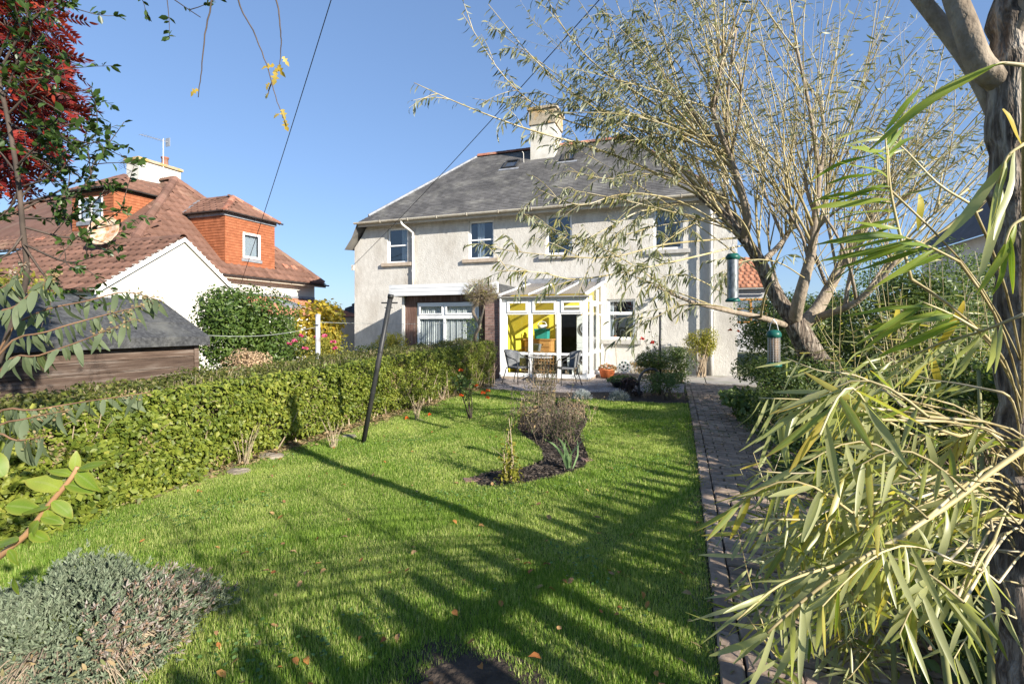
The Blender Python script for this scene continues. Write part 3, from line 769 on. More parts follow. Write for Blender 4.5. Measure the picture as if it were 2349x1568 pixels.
# ------------------------------------------------------------------ flat-roofed extension of the left house
ext = thing('flat_roof_extension', 'brown timber clad extension with white fascia boards and net curtained window', 'extension', (-6.8, 13.2, 0))
XE0, XE1, YE = -8.25, -5.62, 13.2
for i in range(3):
    MB().box(-8.58, -5.08, 12.86+.006*i, 13.0, 2.37+.112*i, 2.37+.112*(i+1)-.008).build('fascia_board', M['white_board'], ext)
    MB().box(-8.58+.004*i, -8.46, 13.002, HY-.01, 2.37+.112*i, 2.37+.112*(i+1)-.008).build('fascia_board', M['white_board'], ext)
MB().box(-8.46,-5.08,13.0,HY-.01,2.42,2.66).build('roof', M['felt'], ext)
MB().box(-8.46,-5.08,13.0,13.2,2.37,2.415).build('soffit', M['cladding'], ext)
MB().box(XE0-.05,XE0+.03,13.13,13.19,0,2.37).build('corner_post', M['pipe'], ext)
WX0, WX1, WZ0, WZ1 = -7.82, -5.78, .75, 2.17
fe = frame_y(0, YE)
n = 0; x = XE0+.03
while x < XE1-.01:
    x1 = min(x+.095, XE1)
    segs = [(0, 2.37)] if (x1 <= WX0 or x >= WX1) else [(0, WZ0-.02), (WZ1+.02, 2.37)]
    for a, b in segs:
        MB().box(x+.004, x1-.004, YE, YE+.02, a, b).build('cladding_board', M['cladding'], ext)
    x = x1
MB().box(XE0,WX0,YE+.022,YE+.06,0,2.37).box(WX1,XE1,YE+.022,YE+.06,0,2.37).build('backing', M['dark_core'], ext)
MB().box(XE0,XE0+.06,YE+.062,HY,0,2.37).build('side_wall', M['cladding'], ext)
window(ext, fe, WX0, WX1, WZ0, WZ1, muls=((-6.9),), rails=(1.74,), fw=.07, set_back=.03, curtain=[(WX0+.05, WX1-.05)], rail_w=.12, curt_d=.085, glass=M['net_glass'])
for (a, b) in ((WX0+.07,-6.94), (-6.86,WX1-.07)):                           # proud top-light casements
    m2 = MB(); f2 = fe; v0, v1 = 1.80, 2.10
    m2.lbox(f2,a,a+.05,v0,v1,-.028,.004); m2.lbox(f2,b-.05,b,v0,v1,-.028,.004); m2.lbox(f2,a+.05,b-.05,v0,v0+.05,-.028,.002); m2.lbox(f2,a+.05,b-.05,v1-.05,v1,-.028,.002)
    m2.build('top_light', M['upvc'], ext, bevel=.005)
# brick pier at the party line, brick by brick
pier = thing('brick_pier', 'narrow brown brick pier between extension and conservatory', 'pier', (-5.3, 13.1, 0))
MB().box(-5.49,-5.09,12.985,HY,0,2.36).build('mortar', M['mortar'], pier)
bm_l = MB().box(-.104,.104,-.05,.05,-.0315,.0315).mesh('brick', M['brick']); bm_h = MB().box(-.049,.049,-.05,.05,-.0315,.0315).mesh('brick', M['brick'])
for r_ in range(31):
    z = .04+.075*r_
    lay = [(-5.385, bm_l), (-5.145-.022, bm_h)] if r_ % 2 else [(-5.437, bm_h), (-5.27, bm_l)]
    if r_ % 2: lay = [(-5.385, bm_l), (-5.168, bm_l)]
    else: lay = [(-5.437, bm_h), (-5.275, bm_l), (-5.113, bm_h)]
    for xx, me in lay: link('brick', me, pier, Matrix.Translation((xx+R.uniform(-.002,.002), 13.028+R.uniform(-.002,.003), z)))
MB().box(-5.52,-5.06,12.95,15.2,2.36,2.40).build('coping', M['lead'], pier)

# ------------------------------------------------------------------ conservatory
CX0, CX1, CY = -5.02, -2.58, 13.0
cons = thing('conservatory', 'white framed lean-to conservatory with glazed front and yellow inside wall', 'conservatory', ((CX0+CX1)/2, CY, 0))
MB().box(CX0-.02,CX1+.05,CY-.06,HY,0,.07).build('base', M['sill'], cons)
MB().box(CX0,CX1+.04,CY-.05,CY+.08,.07,.115).build('base_rail', M['upvc'], cons, bevel=.006)
MB().box(CX1-.06,CX1+.05,CY+.082,HY-.01,.07,.115).build('base_rail', M['upvc'], cons)
MB().box(CX0+.02,CX1-.06,CY+.09,HY,.07,.09).build('floor', M['cons_floor'], cons)
fc = frame_y(0, CY)
posts = [(CX0, CX0+.19), (-4.20,-4.09), (-3.40,-3.29), (-2.70, CX1+.01)]
for a, b in posts: MB().box(a, b, CY-.02, CY+.06, .115, 2.22).build('post', M['upvc'], cons, bevel=.006)
bays = [(CX0+.19,-4.20), (-4.09,-3.40), (-3.29,-2.70)]
for a, b in bays:
    for z0, z1 in ((.115,.175), (.68,.745), (1.785,1.83), (2.16,2.22)):
        MB().box(a+.001, b-.001, CY-.015, CY+.05, z0, z1).build('rail', M['upvc'], cons, bevel=.005)
    m2 = MB(); v0, v1 = 1.835, 2.155
    m2.box(a+.01,a+.075,CY-.04,CY+.03,v0,v1); m2.box(b-.075,b-.01,CY-.04,CY+.03,v0,v1)
    m2.box(a+.075,b-.075,CY-.038,CY+.03,v0,v0+.06); m2.box(a+.075,b-.075,CY-.038,CY+.03,v1-.06,v1)
    tl = m2.build('top_light', M['upvc'], cons, bevel=.006)
    MB().box(a+.075,b-.075,CY-.006,CY,v0+.06,v1-.06).build('pane', M['cons_glass'], tl)
    for z0, z1 in ((.175,.68), (.745,1.785)):
        MB().box(a, b, CY+.012, CY+.018, z0, z1).build('pane', M['cons_glass'], cons)
# side wall with the door
fx = frame_x(CX1-.01, 0)
for a, b in ((CY+.062,CY+.10), (CY+.62,CY+.70), (14.68,14.76), (15.48,HY-.005)):
    top = 2.22+(2.80-2.22)*(b-CY)/(HY-CY)-.06
    MB().box(CX1-.06,CX1+.008,a,b,.115,top).build('post', M['upvc'], cons, bevel=.005)
for (a, b) in ((CY+.10,CY+.62), (14.76,15.48)):
    for z0, z1 in ((.115,.175), (.68,.745), (1.785,1.83), (2.13,2.19)):
        MB().box(CX1-.05,CX1+.0,a,b,z0,z1).build('rail', M['upvc'], cons)
    for z0, z1 in ((.175,.68), (.745,1.785), (1.83,2.13)):
        MB().box(CX1-.028,CX1-.022,a,b,z0,z1).build('pane', M['cons_glass'], cons)
dm = MB(); a, b = CY+.71, 14.67
dm.box(CX1-.045,CX1+.02,a,a+.09,.125,2.12); dm.box(CX1-.045,CX1+.02,b-.09,b,.125,2.12)
for z0, z1 in ((.125,.22), (.70,.80), (2.03,2.12)): dm.box(CX1-.043,CX1+.018,a+.09,b-.09,z0,z1)
door = dm.build('door', M['upvc'], cons, bevel=.005)
for z0, z1 in ((.22,.70), (.80,2.03)): MB().box(CX1-.015,CX1-.009,a+.09,b-.09,z0,z1).build('pane', M['cons_glass'], door)
MB().box(CX1+.02,CX1+.06,a+.03,a+.06,1.02,1.16).build('handle', M['steel'], door)
MB().box(CX1-.05,CX1,CY+.70,14.68,2.13,2.19).build('rail', M['upvc'], cons)
# roof: wall plate, rafters, sheets
rz = lambda y: 2.30+(2.82-2.30)*(y-(CY-.12))/(HY-CY+.12)
xs = [CX0+.02, -4.145, -3.345, CX1+.02]
for i, x in enumerate(xs):
    wd = .03 if 0 < i < 3 else .05
    f2 = [(x-wd, CY-.12, rz(CY-.12)), (x+wd, CY-.12, rz(CY-.12)), (x+wd, HY-.02, rz(HY)), (x-wd, HY-.02, rz(HY))]
    MB().extr(f2, (0,0,.055)).build('rafter', M['upvc'], cons, bevel=.006)
for x0, x1 in zip(xs, xs[1:]):
    f2 = [(x0+.03, CY-.14, rz(CY-.14)+.02), (x1-.03, CY-.14, rz(CY-.14)+.02), (x1-.03, HY-.02, rz(HY)+.02), (x0+.03, HY-.02, rz(HY)+.02)]
    MB().extr(f2, (0,0,.014)).build('roof_sheet', M['poly_roof'], cons)
MB().box(CX0-.02,CX1+.08,HY-.07,HY-.004,2.80,2.93).build('wall_plate', M['upvc'], cons)
MB().box(CX0-.02,CX1+.08,HY-.09,HY-.075,2.86,3.0).build('flashing', M['lead'], cons)
side = [(CX1-.03,CY-.05,2.22),(CX1-.03,HY-.01,2.215),(CX1-.03,HY-.01,rz(HY)),(CX1-.03,CY-.05,rz(CY-.05))]
MB().poly(side).build('side_light', M['cons_glass'], cons)
MB().box(CX0,CX1+.02,CY-.03,CY+.06,2.222,2.29).build('eaves_beam', M['upvc'], cons, bevel=.006)
half_gutter(cons, (CX0-.04,CY-.10,2.285), (CX1+.08,CY-.10,2.275), .055, M['sill_grey'])
pipe(cons, [(CX0+.03,CY-.10,2.24),(CX0+.03,CY-.085,2.15),(CX0+.03,CY-.07,.02)], .034, M['upvc'], collars=(2.05,.12))
# inside faces: yellow party wall, painted house wall with doorway
MB().box(CX0+.0,CX0+.018,CY+.09,HY-.02,.09,2.20).build('inner_wall', M['yellow_wall'], cons)
MB().extr([(CX0+.005,CY+.1,2.2),(CX0+.005,HY-.02,2.2),(CX0+.005,HY-.02,2.75)], (.012,0,0)).build('inner_wall', M['yellow_wall'], cons)
bw = MB()
wall_sheet(bw, frame_y(0, HY-.012), CX0+.02, CX1-.06, .09, 2.74, [(-4.05,-3.2,.09,2.05)], .01)
bw.build('inner_wall', M['yellow_wall'], cons)
MB().box(-3.2,-3.14,15.2,HY-.02,.09,2.05).build('door_leaf', M['orange_wall'], cons)
MB().box(-4.12,-4.05,HY-.04,HY-.013,.09,2.1).box(-3.2,-3.13,HY-.04,HY-.013,.09,2.1).box(-4.12,-3.13,HY-.04,HY-.013,2.05,2.12).build('door_frame', M['upvc'], cons)
g = MB()
g.poly([(-4.7,18,0),(-2.9,18,0),(-2.9,18,2.6),(-4.7,18,2.6)]); g.poly([(-4.7,HY+.2,0),(-4.7,18,0),(-4.7,18,2.6),(-4.7,HY+.2,2.6)]); g.poly([(-2.9,HY+.2,0),(-2.9,18,0),(-2.9,18,2.6),(-2.9,HY+.2,2.6)])
g.poly([(-4.7,HY+.2,2.6),(-2.9,HY+.2,2.6),(-2.9,18,2.6),(-4.7,18,2.6)]); g.poly([(-4.7,HY+.2,.02),(-2.9,HY+.2,.02),(-2.9,18,.02),(-4.7,18,.02)])
g.build('room_behind', M['dark_room'], cons)

# furniture seen through the glass
t = thing('pine_dresser', 'orange pine chest of drawers inside the conservatory', 'dresser', (-4.45, 14.9, .09))
MB().box(-.42,.42,-.22,.22,.06,.94).build('carcass', M['pine'], t, local=True, bevel=.006)
MB().box(-.46,.46,-.25,.25,.94,.98).build('top', M['pine'], t, local=True, bevel=.006)
for q in (-.40, .36): MB().box(q,q+.05,-.22,-.16,0,.06).build('foot', M['pine'], t, local=True)
for j, (x0, x1) in enumerate(((-.39,-.01), (.02,.39))):
    for r_ in range(4):
        d_ = MB().box(x0,x1,-.245,-.222,.10+.21*r_,.28+.21*r_).build('drawer', M['pine'], t, local=True, bevel=.008)
        MB().lathe((0,0,0), [(0,.03),(.02,.025),(.016,0)], 8).build('knob', M['pine'], d_, local=True).matrix_local = Matrix.Translation(((x0+x1)/2,-.245,.19+.21*r_)) @ Matrix.Rotation(math.pi/2, 4, 'X')
t = thing('teal_storage_box', 'teal fabric box standing on the pine dresser', 'box', (-4.35, 14.85, 1.071))
MB().extr([(-.2,-.14,0),(.2,-.14,0),(.22,-.15,.30),(-.22,-.15,.30)], (0,.28,0)).build('box', M['teal'], t, local=True, bevel=.01)
MB().box(-.23,.23,-.16,.15,.27,.31).build('lid', M['teal'], t, local=True, bevel=.01)
t = thing('white_basket', 'small white basket on top of the teal box', 'basket', (-4.35, 14.85, 1.383))
MB().lathe((0,0,0), [(.02,.0),(.12,.0),(.16,.12),(.15,.12),(.11,.01)], 14).build('bowl', M['appliance'], t, smooth=True, local=True)
MB().tube([(-.15,0,.12),(-.1,0,.2),(0,0,.23),(.1,0,.2),(.15,0,.12)], .01, 6).build('handle', M['appliance'], t, local=True)
for nm, lab, z in (('washing_machine', 'white washing machine on the conservatory floor', .092), ('tumble_dryer', 'white tumble dryer stacked on the washing machine', .945)):
    t = thing(nm, lab, nm.replace('_', ' ').split()[-1] if nm == 'tumble_dryer' else 'washing machine', (-2.95, 15.05, z))
    MB().box(-.3,.3,-.28,.28,0,.85).build('cabinet', M['appliance'], t, local=True, bevel=.012)
    d_ = MB().lathe((0,0,0), [(.20,0),(.215,.03),(.16,.045),(.15,.03)], 24).build('door', M['lead'], t, smooth=True, local=True)
    d_.matrix_local = Matrix.Translation((0,-.282,.44)) @ Matrix.Rotation(math.pi/2, 4, 'X')
    MB().lathe((0,0,0), [(0,.035),(.10,.03),(.15,.01)], 20).build('door_glass', M['dark_plastic'], d_, smooth=True, local=True)
    MB().box(-.28,.28,-.288,-.281,.72,.83).build('control_panel', M['appliance'], t, local=True)
    MB().cyl((.18,-.288,.775),(.18,-.31,.775), .03, n=12).build('dial', M['sill_grey'], t, local=True)
t = thing('lattice_cupboard', 'low wooden cupboard with lattice front inside the conservatory', 'cupboard', (-3.95, 13.55, .092))
MB().box(-.38,.38,-.12,.16,0,.62).build('carcass', M['dark_core'], t, local=True)
MB().box(-.42,.42,-.16,.18,.62,.65).build('top', M['pine'], t, local=True)
for i in range(9):
    MB().box(-.38+.09*i,-.36+.09*i,-.145,-.122,.0,.62).build('slat', M['pine'], t, local=True)
for i in range(7):
    MB().box(-.38,.38,-.158,-.147,.02+.095*i,.045+.095*i).build('slat', M['pine'], t, local=True)
t = thing('armchair', 'grey cushioned armchair by the yellow wall inside the conservatory', 'armchair', (-4.62, 14.05, .092), -.6)
MB().box(-.3,.3,-.3,.3,.12,.42).build('seat', M['wicker'], t, local=True, bevel=.05)
MB().extr([(-.3,.18,.4),(.3,.18,.4),(.28,.3,.85),(-.28,.3,.85)], (0,.1,0)).build('backrest', M['wicker'], t, local=True, bevel=.04)
for q in (-.36,.28): MB().box(q,q+.08,-.28,.28,.12,.60).build('arm', M['wicker'], t, local=True, bevel=.03)
t = thing('boots', 'row of dark boots on the conservatory floor', 'boots', (-3.1, 13.35, .092))
for i in range(3):
    MB().tube([(-.2+.2*i,-.02,.01),(-.2+.2*i,0,.1),(-.2+.2*i,.02,.34)], [.045,.05,.055], 8).tube([(-.2+.2*i,0,.04),(-.2+.2*i,-.13,.035)], [.045,.035], 8).build('boot', M['chair_frame'], t, local=True, smooth=True)
MB().box(-.12,-.02,.1,.5,0,.5).build('boot_rack', M['appliance'], t, local=True)
# ------------------------------------------------------------------ neighbouring house with tile-hung dormers
nb = thing('neighbour_house', 'cream house with brown tiled hipped roof and two orange tile hung dormers', 'house', (-18, 14, 0))
NX, NE = -16.0, 3.38                       # right eave line
A0 = Vector((NX, 9.9, NE)); A1 = Vector((NX, 18.9, NE)); AP = Vector((-20.2, 14.7, 7.55))
# right-hand slope (triangle)
def plane_from(O, U, up_pt):
    U = U.normalized(); v = up_pt-O; v = (v-U*v.dot(U)).normalized(); return U, v, U.cross(v)
U1, V1, N1 = plane_from(A0, Vector((0,1,0)), AP)
L0 = Vector((-32, 11.3, 4.36)); LR = Vector((-32, 15.3, 7.55)); B0 = Vector((-17.1, 11.3, 4.42))
U2, V2, N2 = plane_from(L0, Vector((1,0,0)), LR)
mb = MB()
mb.poly([A0, A1, AP]); mb.poly([L0, (B0.x, 11.3, 4.36), AP, LR]); mb.poly([(B0.x,11.3,4.36), A0, AP]); mb.poly([A1, (-32,19.5,4), LR, AP])
nroof = mb.build('roof', M['pantile'], nb)
uv = lambda p, O, U, V: ((p-O).dot(U), (p-O).dot(V))
# dormer footprints
DBx, DBy0, DBy1, DBz0, DBz1 = -16.4, 13.85, 16.2, 3.72, 5.72
DAx0, DAx1, DAy, DAz0, DAz1 = -21.9, -19.6, 12.0, 4.85, 6.45
skB = [uv(Vector((DBx, DBy0, DBz0)), A0, U1, V1), uv(Vector((DBx, DBy1, DBz0)), A0, U1, V1), uv(Vector((-18.4, DBy1, 5.75)), A0, U1, V1), uv(Vector((-18.4, DBy0, 5.75)), A0, U1, V1)]
skA = [uv(Vector((DAx0, DAy, 4.9)), L0, U2, V2), uv(Vector((DAx1, DAy, 4.9)), L0, U2, V2), uv(Vector((DAx1, 14.0, 6.5)), L0, U2, V2), uv(Vector((DAx0, 14.0, 6.5)), L0, U2, V2)]
TP = t_pan(.33, .36)
tile_field(nroof, A0, U1, V1, N1, [uv(p, A0, U1, V1) for p in (A0, A1, AP)], .33, .34, TP, 'roof_tile', M['pantile'], 150, .006, [skB], False)
tile_field(nroof, L0, U2, V2, N2, [uv(p, L0, U2, V2) for p in (L0, Vector((-16.8,11.3,4.36)), AP, LR)], .33, .34, TP, 'roof_tile', M['pantile'], 140, .006, [skA], False)
ridge_run(nb, A0+Vector((-.05,.1,.08)), AP+Vector((0,0,.06)), .15, .42, M['pantile'], 'hip_tile')
ridge_run(nb, AP+Vector((0,0,.06)), A1+Vector((-.05,-.1,.08)), .15, .42, M['pantile'], 'hip_tile')
ridge_run(nb, LR+Vector((0,0,.06)), AP+Vector((0,0,.06)), .15, .42, M['pantile'], 'ridge_tile')
mb = MB()
mb.poly([(NX-.35,10.2,0),(NX-.35,18.5,0),(NX-.35,18.5,NE),(NX-.35,10.2,NE)])
mb.poly([(-32,11.7,0),(NX-.35,11.7,0),(NX-.35,11.7,4.3),(-32,11.7,4.3)])
mb.poly([(NX-.35,18.5,0),(-32,18.5,0),(-32,18.5,4),(NX-.35,18.5,NE)])
mb.build('wall', M['smooth_render'], nb)
MB().poly([(NX-.02,9.95,NE-.06),(NX-.02,18.85,NE-.06),(NX-.36,18.85,NE-.06),(NX-.36,9.95,NE-.06)]).box(NX-.03,NX-.005,9.95,18.85,NE-.16,NE-.03).build('eaves_board', M['soffit'], nb)
half_gutter(nb, (NX+.06,9.95,NE-.03), (NX+.06,18.95,NE-.03), .06, M['black_gutter'])
half_gutter(nb, (-31,11.22,4.31), (-17.0,11.22,4.31), .06, M['black_gutter'])
window(nb, frame_y(0,11.7), -25.2, -24.5, 2.95, 3.75, fw=.08, set_back=-.03, room=False)
window(nb, frame_y(0,11.7), -21.6, -20.6, 3.0, 3.85, fw=.08, set_back=-.03, room=False)
pipe(nb, [(-20.1,11.25,4.25),(-20.1,11.3,4.1),(-20.1,11.64,3.9),(-20.1,11.64,1)], .04, M['black_gutter'])
# paler replacement tiles
for (y, s_) in ((11.6,.9),(16.9,.75),(17.35,.75),(17.8,.75)):
    p = A0+U1*(y-A0.y)+V1*s_
    MB().lbox((p,U1,V1,N1), 0,.26,0,.28,.06,.075).build('replacement_tile', M['ridge'], nroof)
for (x, s_) in ((-23.6,.5),(-21.2,.55),(-19.2,.5)):
    p = L0+U2*(x-L0.x)+V2*s_
    MB().lbox((p,U2,V2,N2), 0,.5,0,.28,.06,.075).build('replacement_tile', M['ridge'], nroof)
T_HUNG = t_slate(.165, .13, .010)
def hung_wall(parent, fr, u0, u1, v0, v1, holes, clip=None):
    O, U, V, N = fr
    pl = clip or [(u0,v0),(u1,v0),(u1,v1),(u0,v1)]
    lap_wall(parent, fr, pl, .105, M['hung'], 'tile_course', holes)
# dormer on the right-hand slope
fB = frame_x(DBx, 0)
winB = (DBy0+.78, DBy0+1.62, 4.12, 5.12)
mb = MB(); wall_sheet(mb, fB, DBy0, DBy1, DBz0-.05, DBz1, [winB], .08)
for yy, sgn in ((DBy0, -1), (DBy1, 1)):
    mb.poly([(DBx,yy,DBz0-.05),(DBx,yy,DBz1),(-18.4,yy,DBz1)])
dB = mb.build('dormer', M['hung'], nb)
hung_wall(dB, fB, DBy0, DBy1, DBz0, DBz1-.1, [winB])
fBl = frame_y(0, DBy0)
hung_wall(dB, fBl, -18.4, DBx, DBz0, DBz1-.1, [], clip=[(-18.3,DBz1-.1),(DBx,DBz0),(DBx,DBz1-.1)])
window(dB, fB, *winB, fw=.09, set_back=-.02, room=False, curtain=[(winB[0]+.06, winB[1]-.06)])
MB().box(DBx,DBx+.05,winB[0]-.06,winB[1]+.06,winB[2]-.14,winB[2]-.02).build('dormer_sill', M['lead'], dB)
MB().extr([(DBx+.03,DBy0-.05,DBz0-.12),(DBx+.03,DBy1+.2,DBz0-.12),(DBx+.32,DBy1+.2,DBz0-.36),(DBx+.32,DBy0-.05,DBz0-.36)], (0,0,.03)).build('dormer_apron', M['lead'], dB)
MB().box(-18.4,DBx+.06,DBy0-.06,DBy1+.06,DBz1-.12,DBz1).build('dormer_fascia', M['lead'], dB)
half_gutter(dB, (DBx+.2,DBy0-.2,DBz1+.03), (DBx+.2,DBy1+.25,DBz1+.03), .05, M['black_gutter'], 'dormer_gutter')
half_gutter(dB, (DBx+.2,DBy0-.2,DBz1+.03), (-18.3,DBy0-.2,DBz1+.03), .05, M['black_gutter'], 'dormer_gutter')
e0 = Vector((DBx+.15,DBy0-.15,DBz1+.04)); e1 = Vector((DBx+.15,DBy1+.18,DBz1+.04)); bz = DBz1+.04
ym = (DBy0+DBy1)/2; r0 = Vector((-17.35,ym,bz+.85)); r1 = Vector((-19.4,ym,bz+.85)); c0 = Vector((-18.5,DBy0-.15,bz)); c1 = Vector((-18.5,DBy1+.18,bz))
mb = MB(); mb.poly([e0,e1,r0]); mb.poly([c0,e0,r0,r1]); mb.poly([e1,c1,r1,r0])
drf = mb.build('dormer_roof', M['pantile'], nb)
Ua, Va, Na = plane_from(e0, e1-e0, r0); tile_field(drf, e0, Ua, Va, Na, [uv(p,e0,Ua,Va) for p in (e0,e1,r0)], .33, .30, TP, 'roof_tile', M['pantile'], 30, .005, (), False)
Ub, Vb, Nb = plane_from(c0, e0-c0, r0); tile_field(drf, c0, Ub, Vb, Nb, [uv(p,c0,Ub,Vb) for p in (c0,e0,r0,r1)], .33, .30, TP, 'roof_tile', M['pantile'], 40, .005, (), False)
ridge_run(drf, e0, r0+Vector((0,0,.05)), .12, .4, M['ridge'], 'hip_tile'); ridge_run(drf, e1, r0+Vector((0,0,.05)), .12, .4, M['ridge'], 'hip_tile')
ridge_run(drf, r0+Vector((0,0,.05)), r1+Vector((0,0,.05)), .12, .4, M['pantile'], 'ridge_tile')
MB().extr([(-18.3,DBy0-.18,bz+.02),(-18.45,DBy0-.18,bz+.02),(-19.3,ym,bz+.9),(-19.1,ym,bz+.9)], (0,0,.05)).build('lead_valley', M['lead'], drf)
# dormer on the slope facing the garden
fA = frame_y(0, DAy)
winA = (DAx0+.35, DAx0+1.75, 5.35, 6.22)
mb = MB(); wall_sheet(mb, fA, DAx0, DAx1, DAz0-.05, DAz1, [winA], .08)
for xx in (DAx0, DAx1): mb.poly([(xx,DAy,DAz0-.05),(xx,14.0,DAz1),(xx,DAy,DAz1)])
dA = mb.build('dormer', M['hung'], nb)
hung_wall(dA, fA, DAx0, DAx1, DAz0, DAz1-.05, [winA])
fAr = frame_x(DAx1, 0); hung_wall(dA, fAr, DAy, 14, DAz0, DAz1, [], clip=[(DAy,DAz0),(13.95,DAz1-.05),(DAy,DAz1-.05)])
window(dA, fA, *winA, muls=((winA[0]+winA[1])/2,), fw=.1, set_back=-.02, room=False, curtain=[(winA[0]+.05, winA[1]-.05)])
MB().box(winA[0]-.05,winA[1]+.05,DAy-.05,DAy,winA[2]-.16,winA[2]-.02).build('dormer_sill', M['lead'], dA)
half_gutter(dA, (DAx0-.25,DAy-.2,DAz1+.03), (DAx1+.2,DAy-.2,DAz1+.03), .05, M['black_gutter'], 'dormer_gutter')
half_gutter(dA, (DAx1+.2,DAy-.2,DAz1+.03), (DAx1+.2,14.0,DAz1+.03), .05, M['black_gutter'], 'dormer_gutter')
MB().box(DAx0-.03,DAx1+.05,DAy-.05,14,DAz1-.06,DAz1).build('dormer_fascia', M['black_gutter'], dA)
e0 = Vector((DAx0-.2,DAy-.15,DAz1+.04)); e1 = Vector((DAx1+.15,DAy-.15,DAz1+.04)); c1 = Vector((DAx1+.15,14.2,DAz1+.04)); c0 = Vector((DAx0-.2,14.2,DAz1+.04))
xm = (DAx0+DAx1)/2; r0 = Vector((xm,13.1,DAz1+.82)); r1 = Vector((xm,15.0,DAz1+.95))
mb = MB(); mb.poly([e0,e1,r0]); mb.poly([e1,c1,r1,r0]); mb.poly([c0,e0,r0,r1])
drf = mb.build('dormer_roof', M['pantile'], nb)
Ua, Va, Na = plane_from(e0, e1-e0, r0); tile_field(drf, e0, Ua, Va, Na, [uv(p,e0,Ua,Va) for p in (e0,e1,r0)], .33, .30, TP, 'roof_tile', M['pantile'], 20, .005, (), False)
Ub, Vb, Nb = plane_from(e1, c1-e1, r0); tile_field(drf, e1, Ub, Vb, Nb, [uv(p,e1,Ub,Vb) for p in (e1,c1,r1,r0)], .33, .30, TP, 'roof_tile', M['pantile'], 40, .005, (), False)
ridge_run(drf, e1, r0+Vector((0,0,.05)), .12, .4, M['pantile'], 'hip_tile'); ridge_run(drf, e0, r0+Vector((0,0,.05)), .12, .4, M['pantile'], 'hip_tile')
MB().extr([(DAx1+.1,14.1,DAz1+.1),(DAx1+.3,14.2,DAz1+.1),(xm+.5,15.0,DAz1+.98),(xm+.3,15.0,DAz1+.98)], (0,0,.06)).build('lead_valley', M['lead'], drf)
# chimney stack, pot, aerials
cb = MB().box(-21.75,-21.0,13.8,15.55,6.8,8.18).build('chimney', M['chim_white'], nb)
MB().box(-21.83,-20.92,13.72,15.63,8.18,8.30).build('coping', M['chim_stone'], cb, bevel=.02)
MB().box(-21.80,-20.95,13.75,15.60,7.35,7.47).build('band', M['smooth_render'], cb)
MB().lathe((-21.35,15.1,8.3), [(.15,0),(.13,.1),(.12,.34),(.15,.36),(.15,.42),(.1,.42)], 14).build('chimney_pot', M['ridge'], cb, smooth=True)
ae = thing('television_aerial', 'thin television aerial mast on the cream chimney beside the pot', 'aerial', (-20.95, 14.75, 7.6))
MB().cyl((-20.95,14.75,7.5),(-20.95,14.75,9.35), .018, n=6).build('mast', M['antenna'], ae)
MB().tube([(-21.1,13.9,9.25),(-20.95,15.0,9.28)], .012, 5).build('boom', M['antenna'], ae)
for i in range(9):
    y = 13.95+.1*i; MB().tube([(-21.1+.0137*10*(y-13.9)-.16,y,9.26),(-21.1+.137*(y-13.9)+.16,y,9.26)], .006, 4).build('element', M['antenna'], ae)
MB().box(-21.1,-20.85,14.95,14.97,9.1,9.45).build('reflector', M['antenna'], ae)
ae = thing('grid_aerial', 'dark grid aerial fixed to the near face of the cream chimney', 'aerial', (-21.5, 13.6, 7.9))
MB().tube([(-21.45,13.8,7.75),(-21.45,13.55,7.8),(-21.45,13.5,8.05)], .012, 5).build('bracket', M['wire'], ae)
for i in range(6): MB().tube([(-21.75+.0*i,13.5,7.75+.07*i),(-21.15,13.45,7.85+.07*i)], .006, 4).build('rod', M['wire'], ae)
MB().tube([(-21.7,13.5,8.45),(-21.0,13.2,8.1)], .01, 4).build('boom', M['wire'], ae)

# lean-to roof on the neighbour's right-hand wall
lt = thing('lean_to_extension', 'low brick red lean-to roof with skylight below the neighbour wall', 'extension', (-15, 16, 0))
q0 = Vector((-13.6,12.9,1.85)); q1 = Vector((-13.6,18.3,1.85)); q2 = Vector((-16.33,18.3,2.66)); q3 = Vector((-16.33,12.9,2.66))
MB().poly([q0,q1,q2,q3]).build('roof', M['far_tile'], lt)
Uc, Vc, Nc = plane_from(q0, q1-q0, q3); tile_field(lt, q0, Uc, Vc, Nc, [uv(p,q0,Uc,Vc) for p in (q0,q1,q2,q3)], .2, .2, t_slate(.19,.24), 'tiles', M['far_tile'], 0)
MB().box(-16.3,-13.75,13.0,18.2,0,1.83).build('wall', M['smooth_render'], lt)
MB().box(-16.33,-16.2,12.85,18.35,2.66,2.76).build('flashing', M['lead'], lt)
f2 = (q0, Uc, Vc, Nc); m2 = MB()
a, b, c, d = 2.1, 3.0, .95, 2.05
m2.lbox(f2,a,a+.07,c,d,.02,.12); m2.lbox(f2,b-.07,b,c,d,.02,.12); m2.lbox(f2,a+.07,b-.07,c,c+.07,.02,.118); m2.lbox(f2,a+.07,b-.07,d-.07,d,.02,.118)
sk = m2.build('skylight', M['lead'], lt); MB().lbox(f2,a+.07,b-.07,c+.07,d-.07,.08,.086).build('pane', M['glass'], sk); MB().lbox(f2,a+.07,b-.07,c+.07,d-.07,.04,.05).build('blind', M['upvc'], sk)

